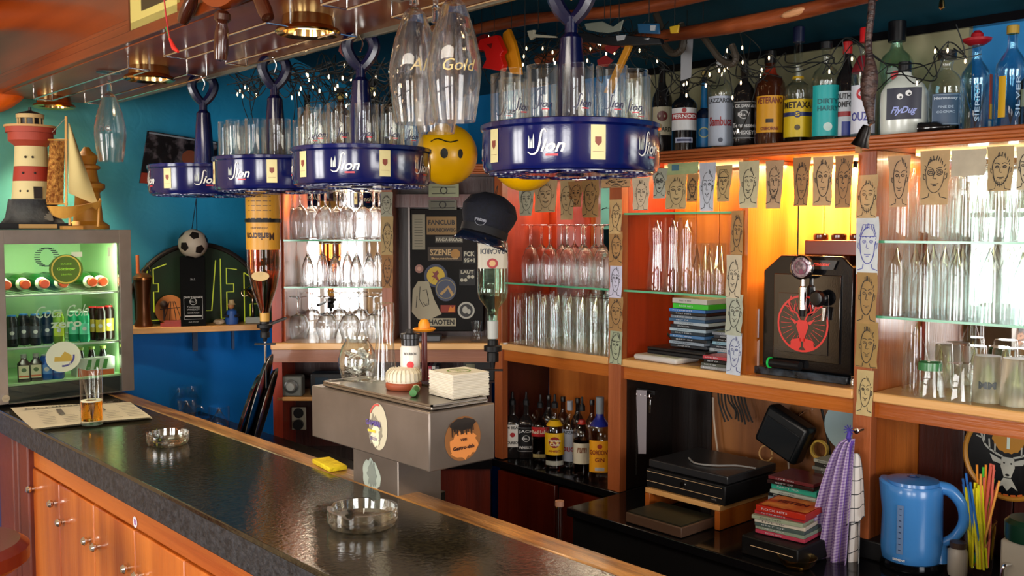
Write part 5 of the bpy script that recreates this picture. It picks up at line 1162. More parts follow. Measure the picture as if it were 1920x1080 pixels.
o = PT(118, 590, X=GX); s = MB(); mpc = flat(o, (0, 1, 0), (0, 0, 1))
write(s, 'Coca Cola', mpc, h=.040, w=.168, cy=.012, shear=.45, bold=.0); write(s, 'zero', mpc, h=.020, w=.10, cx=.01, cy=-.034, bold=.03)
s = s.build('door_lettering', thin_glass('etched', (.62, .72, .62))); s.data.materials[0] = plain('94ae92', .5); tag(s, 'pale script lettering printed across the fridge door glass', 'lettering')
gst('small white price label at the top of the fridge door glass', 144, 477, rect(17, 8), plain('c8d0b8', .6), name='price_label')
gst('thin upright warning label at the upper right of the fridge door', 204, 472, [(-.004, -.016), (.004, -.016), (.004, .016), (-.004, .016)], plain('c8d0b8', .6), name='price_label')
# contents
def fb(px, shelf, dx=.10): q = PT(px, 600, X=FX-dx); return Vector((FX-dx, q.y, shelf))
GB = plain('0e3a14', .1, coat=.5)
for i, px in enumerate([14, 50, 86, 122, 176, 196]):
    q = fb(px, SH[0]+.0325, .065); t = thing('beer_bottle', 'red capped beer bottle lying on the top fridge shelf, %s from the left' % ORD[i], 'bottle', q, group='beer bottles lying in the fridge', rot=(0, pi/2, 0))
    MB().lathe([(0, -.22), (.029, -.22), (.031, -.21), (.031, -.08), (.024, -.05), (.0145, -.02), (.014, -.004), (0, -.004)], 24).build('glass_body', GB, t)
    MB().lathe([(.0142, -.022), (.0200, -.038), (.0210, -.0375), (.0160, -.018)], 24, closed=True).build('neck_label', plain('d8d4b8', .4), t)
    MB().lathe([(0, -.0035), (.0165, -.006), (.0165, .0), (.013, .003), (0, .003)], 20).build('cap', plain('c8441c', .35), t)
def can(t, R_, H, c1, c2, top, lab):
    MB().lathe([(0, 0), (R_*.85, 0), (R_, .006), (R_, H*.86), (R_*.8, H*.94), (R_*.8, H*.955), (0, H*.955)], 24).build('body', plain(c1, .25, .3), t)
    MB().lathe([(0, H*.956), (R_*.72, H*.956), (R_*.72, H), (0, H)], 20).build('cap', plain(top, .35), t)
    b = MB(); mp = cylmap(R_, 0, face_cam(t.location)-pi/2, .001); b.patch(-R_*.9, R_*.9, H*.25, H*.62, mp, 8); l = b.build('label', plain(c2, .4), t)
    b = MB(); b.disc(cylmap(R_, 0, face_cam(t.location)-pi/2, .0018), R_*.35, 0, H*.44); b.build('emblem', plain('c8c8c0', .4), l)
for i, (px, c1, c2, top) in enumerate([(22, '14181c', '2a3038', '1c6ab0'), (44, '14181c', '2a3038', '1c6ab0'), (66, '181c20', '3a4048', '1c6ab0'), (88, '14181c', '2a3038', '1c6ab0'), (110, '7a9a10', 'b8c820', '8a8a20'), (138, '1a9a6a', '5cc8a0', 'c8d8d0'), (158, '1a9a6a', '5cc8a0', 'c8d8d0'), (174, '1c0a06', 'b8a028', 'c02020'), (188, '1c0a06', 'b8a028', 'c02020'), (204, '1c0a06', 'b8a028', 'c02020')]):
    t = thing('soft_drink_bottle', 'small %s on the middle fridge shelf, %s from the left' % ({'1c6ab0': 'dark bottle with blue cap', '8a8a20': 'yellow green can', 'c8d8d0': 'green can', 'c02020': 'cola bottle with red cap'}[top], ORD[i]), 'drink', fb(px, SH[1]+.001, .075+.03*(i % 2)), group='drinks on the middle fridge shelf')
    can(t, .0185, .105 if top != 'c02020' else .118, c1, c2, top, '')
for i, px in enumerate([42, 65]):
    t = thing('liqueur_bottle', 'small flat dark liqueur bottle with cream label, %s at the lower left of the fridge' % ORD[i], 'bottle', fb(px, j0+.0065, .07), face_cam(fb(px, 1)), group='small liqueur bottles in the fridge')
    MB().lathe([(0, 0), (.019, 0), (.020, .004), (.020, .062), (.009, .074), (.009, .08), (0, .08)], 24, 4, .6).build('glass_body', BODY['black'], t); MB().lathe([(0, .0803), (.0095, .0803), (.0095, .092), (0, .092)], 16).build('cap', plain('8a8a80', .4), t)
    lb = MB().patch(-.014, .014, .012, .055, cylmap(.020, 0, -pi/2, .001, 4, .6), 5).build('label', plain('cfc8a0', .5), t)
    b = MB(); b.disc(cylmap(.020, 0, -pi/2, .0018, 4, .6), .007, 0, .040); b.build('emblem', plain('3a5a20', .5), lb); b = MB(); b.patch(-.013, .013, .016, .022, cylmap(.020, 0, -pi/2, .0018, 4, .6), 4); b.build('stripe', plain('c85a20', .5), lb)
for i, px in enumerate([85, 106]):
    t = thing('drink_can', 'blue drink can, %s on the bottom of the fridge' % ORD[i], 'can', fb(px, j0+.0065, .075), group='blue cans in the fridge'); can(t, .021, .085, '1a50a8', '4a88d0', 'a8b0b8', '')
q = fb(172, j0+.0065, .085); t = thing('bottle_carton', 'cardboard carrier with green and orange print on the bottom of the fridge', 'carton', q)
MB().box(-.03, .03, -.064, .064, 0, .062).build('carton', plain('c8ccb8', .6), t)
b = MB(); mp = flat((.0308, 0, 0), (0, 1, 0), (0, 0, 1)); b.decal([(-.06, .0), (.06, .0), (.06, .018), (-.03, .020), (-.06, .03)], [tuple(range(5))], mp); b.build('print', plain('c0501c', .5), t)
b = MB(); [b.decal([(x, .022), (x+.016, .022), (x+.022, .056), (x+.010, .056)], [(0, 1, 2, 3)], mp) for x in (-.035, -.008, .020)]; b.build('print', plain('3a7a2c', .5), t)
for i, y in enumerate((-.04, -.003, .035)):
    tt = thing('mixer_bottle', 'small dark bottle with pale green cap in the carton, %s' % ['first', 'second', 'third'][i], 'bottle', q+Vector((-.0, y, .0625)), group='bottles in the carton')
    MB().lathe([(0, 0), (.013, 0), (.012, .012), (.008, .026), (0, .026)], 16).build('neck', BODY['dark'], tt); MB().lathe([(0, .0265), (.0105, .0265), (.0105, .036), (0, .036)], 16).build('cap', plain('8aa040', .4), tt)
# ================================================================ on top of the fridge
zt = fz1+.001
mb = MB().box(-3.78, -3.50, fy0+.02, fy0+.28, zt, zt+.022)
bk = thing('display_base', 'flat dark slab with pale label under the model lighthouse', 'base', (-3.64, fy0+.15, zt)); mb.build('slab', M['black'], bk, True)
MB().box(-3.4995, -3.498, fy0+.11, fy0+.23, zt+.004, zt+.018).build('label', plain('c8a060', .5), bk, True)
lp = PT(62, 405, X=-3.62); LZ = zt+.0225; lh = PT(62, 208, X=-3.62).z-LZ; k = lh
t = thing('model_lighthouse', 'red and white striped model lighthouse with dark base on the fridge', 'model', (-3.62, lp.y, LZ))
MB().lathe([(0, 0), (.26*k, 0), (.225*k, .05*k), (.195*k, .21*k), (0, .21*k)], 32).build('stone_base', noisy('dark_stone', '23262a', '4a4c4a', 20, rough=.8, bump=.6, bscale=40), t)
prev = .21
for z1, c, ra, rb in ((.37, 'd8c890', .17, .155), (.50, 'a83420', .155, .143), (.68, 'd8c890', .143, .132)):
    MB().lathe([(0, prev*k+.0005), (ra*k, prev*k+.0005), (rb*k, z1*k), (0, z1*k)], 32).build('band', plain(c, .6), t); prev = z1
MB().lathe([(0, .6805*k), (.13*k, .6805*k), (.19*k, .73*k), (.19*k, .80*k), (.21*k, .80*k), (.21*k, .845*k), (.19*k, .845*k), (.185*k, .815*k), (0, .815*k)], 12).build('gallery', plain('a8402c', .6), t)
MB().lathe([(.195*k, .8455*k), (.215*k, .8455*k), (.215*k, .865*k), (.195*k, .865*k)], 24, closed=True).build('railing', plain('c89a60', .6), t)
MB().lathe([(0, .8155*k), (.095*k, .8155*k), (.095*k, .93*k), (0, .93*k)], 20).build('lantern', plain('1c1814', .3), t)
b = MB(); [b.tube([(.1*k*cos(a), .1*k*sin(a), .816*k), (.1*k*cos(a), .1*k*sin(a), .93*k)], .003, 5) for a in [2*pi*i/10 for i in range(10)]]; b.lathe([(.094*k, .93*k), (.115*k, .93*k), (.115*k, .965*k), (.0, .965*k)], 20); b.build('lantern_frame', plain('c8a870', .6), t)
MB().lathe([(0, .9655*k), (.12*k, .9655*k), (.07*k, .985*k), (.015*k, 1.0*k), (.012*k, 1.03*k), (0, 1.03*k)], 20).build('lantern_roof', plain('14181a', .4), t)
for a, z_ in ((-.9, .28), (-.5, .28), (-.1, .44), (-.75, .44), (-.6, .58), (-.2, .58)): MB().ball((.163*k*cos(a)*(1-.12*(z_-.2)/.4), .163*k*sin(a)*(1-.12*(z_-.2)/.4), z_*k), .011*k, 8, 5).build('window', plain('1c1008', .6), t)
MB().box(.150*k, .175*k, -.035*k, .035*k, .215*k, .32*k).build('door', plain('1c1008', .6), t)
b = MB(); [b.box((.19-.012*i)*k, (.235-.010*i)*k, .03*k, .10*k, .02*k*(i+1), .02*k*(i+1)+.008) for i in range(8)]; b.build('stairs', plain('7a7466', .8), t)
# model sailing ship
sp_ = PT(138, 428, X=-3.50); zs = zt; t = thing('model_ship', 'wooden model sailing boat with woven and cream sails on the fridge', 'model', (-3.50, sp_.y, zs))
def sh(px, py, dx=0): q = PT(px, py, X=-3.50+dx); return q-Vector(t.location)
hull = []; fs = []; n = 12
for i in range(n+1):
    u = i/n; px = 90+98*u; top = 386-10*u*u+3*sin(pi*u); bot = 386+24*sin(pi*min(1, u*1.15)**.6) if u < .9 else 386+8*(1-u)/.1
    wdt = .032*sin(pi*(.08+.86*u))**.5
    a = sh(px, top); c = sh(px, max(bot, top+3)); hull += [a+Vector((wdt, 0, 0)), a-Vector((wdt, 0, 0)), c-Vector((wdt*.35, 0, 0)), c+Vector((wdt*.35, 0, 0))]
for i in range(n):
    for j in range(4): fs.append((i*4+j, i*4+(j+1) % 4, (i+1)*4+(j+1) % 4, (i+1)*4+j))
fs += [(0, 1, 2, 3), (n*4+3, n*4+2, n*4+1, n*4)]
MB().add(hull, fs).build('hull', M['honey_z'], t)
b = MB(); b.tube([sh(124, 386), sh(124, 218)], .0045, 8); b.tube([sh(90, 262), sh(127, 262)], .003, 6).tube([sh(88, 382), sh(127, 382)], .003, 6); b.build('mast', M['honey_z'], t)
MB().tube([sh(124, 220), sh(98, 248)], .001, 5).build('rigging', plain('b0a890', .7), t)
def sail(c, bul, mt, nm):
    v = []; N_ = 8
    for j in range(N_+1):
        for i in range(N_+1):
            a, b_ = i/N_, j/N_; q = (c[0]*(1-a)+c[1]*a)*(1-b_)+(c[3]*(1-a)+c[2]*a)*b_; v.append(q+Vector((bul*sin(pi*a)*sin(pi*b_), 0, 0)))
    return MB().add(v, [(j*(N_+1)+i, j*(N_+1)+i+1, (j+1)*(N_+1)+i+1, (j+1)*(N_+1)+i) for j in range(N_) for i in range(N_)]).build(nm, mt, t)
sail([sh(86, 380), sh(119, 382), sh(121, 264), sh(93, 264)], .012, noisy('woven_sail', '8a4c14', 'd89a48', 90, rough=.9, bump=.8, bscale=160), 'woven_sail')
sail([sh(128, 362), sh(185, 386), sh(131, 232), sh(128, 230)], .02, plain('e0cc8a', .7), 'cream_sail')
b = MB(); b.tube([sh(183, 384), sh(188, 372)], .003, 6); b.tube([sh(186, 378), sh(184, 425)], .004, 6); b.box(-.03, .03, sh(112, 420).y, sh(150, 420).y, .0, .012); b.tube([sh(131, 395), sh(131, 422)], .005, 6); b.build('stand', M['honey_z'], t)
# yellow turret figure behind
q = PT(166, 425, X=-3.66); k = (PT(166, 276, X=-3.66).z-zt); t = thing('model_tower', 'small yellow brown tower model behind the sailing boat', 'model', (-3.66, q.y, zt))
MB().lathe([(0, 0), (.24*k, 0), (.24*k, .05*k), (.17*k, .10*k), (.14*k, .45*k), (.20*k, .50*k), (.20*k, .55*k), (.13*k, .58*k), (.11*k, .72*k), (.15*k, .74*k), (.15*k, .77*k), (.10*k, .79*k), (.12*k, .85*k), (.13*k, .89*k), (.06*k, .95*k), (.03*k, 1*k), (0, 1*k)], 20).build('tower', plain('c88a2c', .5), t)
# ================================================================ wall things on the left
WX = -3.948
t = thing('lifebuoy', 'orange lifebuoy with white rope at the top left on the wall', 'lifebuoy', PT(-52, 100, X=WX+.06), rot=(0, pi/2, 0))
MB().tube([(.17*cos(a), .17*sin(a), 0) for a in [2*pi*i/40 for i in range(40)]], .05, 14, True).build('ring', plain('e0620c', .5), t)
MB().tube([Vector((.1*cos(a), .03+.09*sin(a)*0, 0)) for a in (0,)]+[Vector((0, 0, 0))], .001, 4) if False else None
b = MB(); q = PT(22, 103, X=WX+.11)-Vector(t.location); mi = t.matrix_basis.to_3x3().inverted(); q = mi @ q
for s_ in range(5): b.tube(cat([q+Vector((random.uniform(-.02, .02), random.uniform(-.02, .02), random.uniform(-.01, .02))) for _ in range(4)], 5), .004, 6)
b.tube(cat([q, q+mi @ Vector((0, .03, -.03)), q+mi @ Vector((0, .05, -.06)), q+mi @ Vector((0, .048, -.10))], 5), .0035, 6); b.build('rope', plain('c8bca4', .8), t)
# poster
c = [PT(277, 245, X=WX+.01), PT(408, 266, X=WX+.01), PT(405, 352, X=WX+.01), PT(262, 343, X=WX+.01)]
t = thing('poster', 'dark harbour photo poster hanging askew behind the empty blue carrier', 'poster', c[3])
MB().add([p_-c[3] for p_ in c]+[p_-c[3]-Vector((.008, 0, 0)) for p_ in c], [(3, 2, 1, 0), (4, 5, 6, 7), (0, 1, 5, 4), (1, 2, 6, 5), (2, 3, 7, 6), (3, 0, 4, 7)]).build('print', noisy('dark_photo_print', '0a0a10', '8a8088', 26, rough=.3, lo=.5, hi=.8, detail=9), t, smooth=False)
def pq(u, v): return c[0]*(1-u)*(1-v)+c[1]*u*(1-v)+c[2]*u*v+c[3]*(1-u)*v-c[3]+Vector((.0008, 0, 0))
b = MB(); b.decal([(.02, .05), (.98, .05), (.98, .02), (.02, .02)], [(0, 1, 2, 3)], pq); b.build('white_edge', plain('9aa6b0', .5), t)
b = MB(); b.disc(pq, .12, .62, .42, 16, .16); b.build('red_boat', plain('8a4a30', .5), t); b = MB(); b.decal([(0, .8), (.10, .8), (.12, 1), (0, 1)], [(0, 1, 2, 3)], pq); b.build('red_corner', plain('a03c28', .5), t)
# blue wall shelf
a_, b_ = PT(236, 622, Z=1.236), PT(504, 613, Z=1.236); dv = (b_-a_).normalized(); nv = Vector((-dv.y, dv.x, 0)); 
t = thing('wall_shelf', 'pine shelf board on the blue wall carrying souvenirs', 'shelf', (a_.x, a_.y, 1.236)); rz = atan2(dv.y, dv.x); t.rotation_euler = (0, 0, rz); Ls = (b_-a_).length
MB().box(-.12, Ls, 0, .17, -.012, .012).build('board', M['light_x'], t, bevel=.002)
MB().box(.25, .27, .10, .169, -.10, -.0125).build('bracket', plain('0a3a6a', .5), t); MB().box(Ls-.14, Ls-.13, .10, .169, -.10, -.0125).build('bracket', plain('0a3a6a', .5), t)
ZS = 1.2485
def onsh(px, dd): # photo column, metres behind the shelf front edge
    # intersect the vertical plane of the shelf shifted back
    r_ = ray(px, 560); p0 = a_+nv*dd; t_ = ((p0-CAM).dot(nv))/(r_.dot(nv)); q = CAM+r_*t_; return Vector((q.x, q.y, ZS))
def hz(px, py, q): # height of a pixel at the distance of q
    return PT(px, py, D=depth(q)).z
# green oval sign behind
q0 = onsh(372, .155); k = depth(q0)/FPX; t = thing('neon_sign', 'large dark oval sign with yellow green outlined letters behind the souvenirs', 'sign', (q0.x, q0.y, ZS), rz)
zc = hz(372, 620, q0)-ZS; kx = k/max(.3, abs(dv.dot(_R))); zh = hz(372, 455, q0)-ZS
sgn = [(-.01*0+ (128*kx)*cos(a), zc+(zh-zc)*sin(a)) for a in [pi*i/30 for i in range(31)]]
sgn = [(x, max(z_, .001)) for x, z_ in sgn]
MB().prism(sgn, -.012, .0, lambda x, z_, y: (x, y, z_)).build('panel', noisy('sign_green', '1c1a04', '0e3a1a', 4, rough=.5, spec=.2), t)
b = MB(); rim = [((126*kx)*cos(a), -.013, zc+(zh-zc-.006)*sin(a)) for a in [pi*i/30 for i in range(2, 29)]]; b.tube(rim, .010, 8); b.build('rim', plain('1c120a', .5), t)
b = MB(); mp = flat((0, -.0135, 0), (1, 0, 0), (0, 0, 1))
def outl(pts): b.stroke([(x*kx, (zh)*y) for x, y in pts], .0045, mp)
outl([(-116, 0), (-116, .45), (-98, .58), (-98, 0)]); outl([(-84, .72), (-84, .05), (-66, .05), (-66, .15), (-74, .15), (-74, .40), (-66, .40), (-66, .50), (-74, .50), (-74, .68), (-52, .74)])
outl([(30, .78), (22, .15), (8, .15), (0, .7)]); outl([(38, .80), (38, .05), (62, .05), (62, .15), (48, .15), (48, .38), (60, .38), (60, .48), (48, .48), (48, .68), (66, .66)]); outl([(78, .62), (78, 0), (88, 0), (88, .22), (104, .22), (108, .42), (98, .52), (78, .62)])
b.build('outline_letters', plain('a8b418', .4, emit=.35), t)
# whiskey box
q = onsh(362, .05); w_ = 45*depth(q)/FPX; h_ = hz(362, 481, q)-ZS
t = thing('whiskey_box', 'tall black gift box with white label standing on the wall shelf', 'box', q, face_cam(q)*.75+rz*.25)
MB().box(-w_/2, w_/2, -.04, .04, 0, h_).build('box', plain('020202', .6, spec=.1), t, bevel=.0015)
mp = flat((0, -.0412, 0), (1, 0, 0), (0, 0, 1)); b = MB()
for f_ in ([(-.32, .10), (.32, .10), (.32, .43), (-.32, .43), (-.32, .10)],): b.stroke([(x*w_*1.15, y*h_) for x, y in f_], .0016, mp)
write(b, 'Jack Daniel\'s', mp, h=.010, w=w_*.7, cy=h_*.415, bold=.03); b.ringdecal(mp, .012, .014, 0, h_*.355); write(b, 'No.7', mp, h=.008, cy=h_*.355); write(b, 'Tennessee', mp, h=.007, w=w_*.5, cy=h_*.28); write(b, 'WHISKEY', mp, h=.007, w=w_*.5, cy=h_*.24); write(b, 'SOUR MASH', mp, h=.006, w=w_*.45, cy=h_*.19); b.patch(-w_*.33, w_*.33, h_*.135, h_*.155, mp, 1); write(b, 'No.7', mp, h=.006, cy=h_*.68); b.patch(-.01, .01, h_*.665, h_*.667, mp, 1); write(b, 'Jack Daniel', mp, h=.006, w=.04, cy=h_*.06, shear=.3)
b.build('label_print', plain('b8b8b8', .5), t)
# football
q = PT(362, 457, D=depth(q)-.04); r = 27*depth(q)/FPX; t = thing('football', 'small black and white football hanging above the whiskey box', 'ball', q, rot=(.35, .2, HEAD+.3))
MB().ball((0, 0, 0), r, 36, 22).build('ball', plain('cfc4b0', .5), t)
ph = (1+sqrt(5))/2; vs = [Vector(x).normalized() for x in [(0, 1, ph), (0, -1, ph), (0, 1, -ph), (0, -1, -ph), (1, ph, 0), (-1, ph, 0), (1, -ph, 0), (-1, -ph, 0), (ph, 0, 1), (-ph, 0, 1), (ph, 0, -1), (-ph, 0, -1)]]
for vv in vs:
    o1 = vv.orthogonal().normalized(); o2 = vv.cross(o1); b = MB(); b.add([vv*(r*1.035)]+[(vv+(o1*cos(2*pi*i/5)+o2*sin(2*pi*i/5))*.36).normalized()*(r*1.022) for i in range(5)], [(0, i+1, (i+1) % 5+1) for i in range(5)]); b.build('patch', plain('1c1612', .5), t)
mi = t.matrix_basis.to_3x3().inverted(); top = mi @ (PT(368, 372, D=depth(q)-.25)-q)
MB().tube([mi @ Vector((-.010, 0, r*.95)), top], .0017, 5).tube([mi @ (_R*.016+Vector((0, 0, r*.9))), top], .0017, 5).build('string', plain('14304a', .7), t)
# beer stein / candle ornament, red model, rope wheel, bird figure, trophy, shell
q = onsh(268, .06); k = depth(q)/FPX; t = thing('ornament', 'coppery tankard shaped ornament with an orange candle next to the fridge', 'ornament', q, HEAD); hh = hz(268, 520, q)-ZS
MB().lathe([(0, 0), (.034, 0), (.036, .01), (.028, .03), (.026, hh*.5), (.034, hh*.95), (0, hh*.95)], 24).build('cup', plain('5a3418', .3, .6), t)
MB().lathe([(0, hh*.952), (.038, hh*.952), (.038, hh), (.022, hh*1.08), (0, hh*1.1)], 24).build('lid', plain('8a5a30', .25, .8), t)
MB().cyl((-.018, 0, hh*1.0), (-.018, 0, hh*1.45), .007, seg=12).build('candle', plain('d8743c', .5), t); MB().tube([(.0, 0, hh*1.1), (.02, 0, hh*1.3), (.034, 0, hh*1.12)], .002, 5).build('wire', M['brass'], t)
q = onsh(318, .09); t = thing('wooden_disc', 'pale carved wooden disc leaning behind the red model', 'ornament', q+Vector((0, 0, .062)), rot=(pi/2-.12, 0, HEAD)); MB().lathe([(0, -.005), (.058, -.005), (.060, 0), (.058, .005), (.04, .003), (0, .004)], 32).build('disc', plain('b8743c', .6), t)
q = onsh(322, .03); t = thing('model_boat', 'small dark rigged model with red base on the wall shelf', 'model', q, rz)
b = MB(); b.box(-.045, .05, -.018, .018, 0, .014); b.box(-.03, .04, -.014, .014, .0142, .024); b.build('base', plain('a03020', .4), t)
b = MB()
for x in (-.03, -.01, .015, .035): b.tube([(x, 0, .024), (x*.3, 0, .10)], .0015, 5)
b.tube([(-.045, 0, .07), (.03, 0, .075)], .002, 5).tube([(-.03, 0, .10), (-.03, 0, .024)], .004, 6).ball((-.03, 0, .088), .016, 10, 7).build('rigging', plain('2a1612', .5), t)
q = onsh(410, .04); t = thing('shell', 'small speckled sea shell on the wall shelf right of the whiskey box', 'shell', q+Vector((0, 0, .0)), rz); MB().add(*(lambda m: (m.v, m.f))(MB().ball((0, 0, .012), .012, 14, 8))).build('body', noisy('shell', '7a6448', 'd0c4ac', 60, rough=.4), t); t.scale = (1.9, 1.2, 1)
q = onsh(434, .05); hh = hz(434, 562, q)-ZS; t = thing('figurine', 'small blue coated figurine with a pale hat on the wall shelf', 'figurine', q, face_cam(q))
MB().lathe([(0, 0), (.024, 0), (.027, hh*.2), (.020, hh*.55), (.010, hh*.62), (0, hh*.62)], 20).build('coat', plain('20509a', .5), t); MB().ball((-.002, -.003, hh*.74), .013, 16, 10).build('head', plain('b07848', .5), t); MB().lathe([(0, hh*.80), (.018, hh*.80), (.012, hh*.86), (.010, hh), (0, hh)], 16).build('hat', plain('b8a070', .5), t)
b = MB(); [b.tube(cat([(s_*.016, 0, hh*.5), (s_*.026, -.012, hh*.36), (s_*.012, -.024, hh*.34)], 4), .006, 8) for s_ in (-1, 1)]; b.build('arms', plain('181c24', .5), t)
q = onsh(474, .06); hh = hz(474, 524, q)-ZS; t = thing('trophy', 'small silver trophy cup on a pale base beside the upturned brandy', 'trophy', q, HEAD)
MB().box(-.028, .034, -.02, .02, 0, .026).build('base', plain('8a9088', .4), t, bevel=.002)
MB().lathe([(0, .0262), (.014, .0262), (.006, .036), (.008, .05), (.004, hh*.45), (.008, hh*.52), (.006, hh*.56), (0, hh*.56)], 20).build('stem', plain('a89078', .2, 1), t)
MB().lathe([(0, hh*.561), (.008, hh*.565), (.028, hh*.66), (.034, hh*.78), (.030, hh*.80), (.016, hh*.84), (.004, hh*.88), (.002, hh), (0, hh)], 24).build('cup', plain('b8977c', .15, 1), t)
b = MB(); [b.tube(cat([(s_*.030, 0, hh*.78), (s_*.046, 0, hh*.72), (s_*.040, 0, hh*.62), (s_*.02, 0, hh*.63)], 4), .002, 6) for s_ in (-1, 1)]; b.build('handles', plain('b8977c', .2, 1), t)
# round black serving trays leaning
for i, (xa, ya, xb, yb, D_) in enumerate([(505, 664, 455, 848, 3.36), (487, 698, 440, 850, 3.30), (515, 690, 472, 846, 3.42)]):
    A_, B_ = PT(xa, ya, D=D_), PT(xb, yb, D=D_); m_ = (A_+B_)/2; ax = (A_-B_).normalized(); r = (A_-B_).length/2; nrm = ax.cross(FH*-1+_R*.12).normalized()
    ro = Vector((0, 0, 1)).rotation_difference(nrm).to_euler(); t = thing('serving_tray', 'round black serving tray leaning beside the corner cabinet, %s' % ['middle one', 'front one with a red edge', 'rear one'][i], 'tray', m_, rot=ro, group='leaning serving trays')
    MB().lathe([(0, -.004), (r*.93, -.004), (r, .006), (r*.985, .008), (r*.92, -.001), (0, -.001)], 40).build('tray', plain((.012, .010, .010), .2, coat=.4), t)
    MB().lathe([(r*.987, .0062), (r*1.004, .0062), (r*1.004, .0085), (r*.987, .0085)], 40, closed=True).build('rim', plain('5a1210' if i == 1 else '888888', .25, .3), t)
# radio clock, outlet, small things on the corner cabinet's lower shelf
o = PT(548, 718, D=DA+.03); kA = (DA+.03)/FPX; t = thing('wall_dial', 'square grey dial box standing on the small lower shelf', 'dial', (o.x, o.y, 1.0005), HEAD)
MB().box(-20*kA, 20*kA, -.02, .04, 0, 38*kA).build('housing', plain('6a6c66', .4), t, bevel=.006); MB(Matrix.Translation((0, -.0205, 19*kA)) @ Matrix.Rotation(pi/2, 4, 'X')).lathe([(0, 0), (13*kA, 0), (13*kA, .004), (11*kA, .006), (0, .006)], 28).build('dial', plain('3c3e3c', .3), t)
MB(Matrix.Translation((0, -.027, 19*kA)) @ Matrix.Rotation(pi/2, 4, 'X')).lathe([(0, 0), (9*kA, 0), (7*kA, .008), (0, .009)], 24).build('knob', plain('a0a29c', .3), t)
o = PT(606, 713, D=DA+.03); t = thing('black_box', 'black electronic box with a blue lit display left of the glass jar', 'device', (o.x, o.y, 1.0005), HEAD); MB().box(-.05, .10, -.0, .08, 0, .085).build('housing', M['black'], t, bevel=.004); MB().box(-.03, .02, -.002, -.0005, .035, .07).build('display', plain('1c2c38', .2), t)
o = PT(560, 785, D=DA+.10); t = thing('wall_socket', 'double wall socket below the small lower shelf', 'socket', o, HEAD); MB().box(-.028, .028, 0, .012, -.045, .045).build('plate', plain('8a8474', .5), t, bevel=.003)
b = MB(Matrix.Rotation(pi/2, 4, 'X')); b.lathe([(0, .0005), (.020, .0005), (.020, .003), (0, .003)], 20, org=(0, .022, 0)).lathe([(0, .0005), (.020, .0005), (.020, .016), (0, .016)], 20, org=(0, -.022, 0)); b.build('plug', M['black'], t)
# discs standing in a row under the ledge
random.seed(4)
for i, px in enumerate([773, 781, 789, 797, 806, 813, 820]):
    q = PT(px, 700, D=DA+.05); z0 = PT(px, 712, D=DA+.05).z; t = thing('disc_case', 'disc case standing upright under the ledge behind the sombrero opener, %s' % ORD[i], 'disc case', (q.x, q.y, z0), HEAD, group='upright disc cases')
    c_ = ['101010', 'b0b0b0', '202020', 'a01c34', 'a01c34', 'c0c0b8', '181818'][i]; MB().box(-.0065, .0065, 0, .12, 0, .052).build('case', plain(c_, .3), t); MB().patch(-.004, .004, .01, .042, flat((0, -.0006, 0), (1, 0, 0), (0, 0, 1)), 1).build('spine_print', plain('d0d0d0' if i % 2 == 0 else '303030', .5), t)
q = PT(798, 714, D=DA+.05); t = thing('disc_shelf', 'narrow dark shelf behind the tap holding upright disc cases', 'shelf', (q.x, q.y, z0-.0125), HEAD); MB().box(-.16, .30, .0, .169, 0, .012).build('board', M['dark_z'], t)
q = PT(920, 733, D=DA+.02); t = thing('loudspeaker', 'small black box speaker left of the lower bottle niche', 'speaker', (q.x-.03, q.y, z0-.0), HEAD); MB().box(-.04, .035, -.03, .06, -.0, .115).build('housing', M['black'], t, bevel=.004); 
q = PT(893, 690, D=DA+.05); t = thing('framed_note', 'small dark framed note under the ledge left of the speaker', 'note', (q.x, q.y, z0+.0), HEAD); MB().box(-.05, .05, .0, .01, 0, .07).build('frame', plain('2a2a20', .5), t); MB().patch(-.04, .04, .01, .06, flat((0, -.0007, 0), (1, 0, 0), (0, 0, 1)), 1).build('sheet', plain('7a765c', .6), t)
# things on the corner ledge by the door
q = PT(812, 638, D=DA+.04); t = thing('flat_device', 'flat grey case lying on the ledge under the black door', 'case', (q.x, q.y, ZW+.001), HEAD); MB().box(-.085, .03, -.03, .05, 0, .022).build('case', plain('4c5056', .4), t, bevel=.003); 
q = PT(893, 600, D=DA+.03); t = thing('glass_jug', 'small clear jug behind the upturned rum bottle', 'jug', (q.x, q.y, ZW+.001), HEAD); MB().lathe(wall2([(0, 0), (.022, 0), (.024, .005), (.018, .04), (.022, .075)], .002, .005), 20).build('jug', M['glass'], t)
# ================================================================ wide section: machine, discs, laptops
def cyy(r0, r1=None): return None
yM = YS+.045; xa, xb = QX(1432, yM), QX(1601, yM); zA = ZW+.030; zM1 = PT(1515, 488, Y=yM).z
t = thing('shot_machine', 'black bottle chilling shot machine with red stag picture on its front', 'dispenser', ((xa+xb)/2, yM+.09, ZW+.001)); w_ = xb-xa
def fm(u, v): return Vector(((u)*w_, -.0905, v*(zM1-ZW)))
mb = MB(); HM = zM1-ZW
mb.prism([(-w_/2, .028), (w_/2, .028), (w_/2, HM*.94), (w_*.38, HM+.012), (-w_*.30, HM+.012), (-w_/2, HM*.90)], -.09, .10, lambda x, z_, y: (x, y, z_)); mb.build('housing', M['blackgloss'], t, bevel=.004)
b = MB(); b.prism([(-.36*w_, HM*.16), (.38*w_, HM*.16), (.38*w_, HM*.88), (-.36*w_, HM*.88)], -.096, -.091, lambda x, z_, y: (x, y, z_)); b.build('front_glass', plain('0a0b0e', .06, coat=1), t, bevel=.002)
b = MB(); b.prism([(-.30*w_, HM*.22), (.26*w_, HM*.22), (.26*w_, HM*.72), (-.30*w_, HM*.72)], -.0985, -.0965, lambda x, z_, y: (x, y, z_)); pic = b.build('picture_panel', plain('16181c', .08, coat=1), t, bevel=.001)
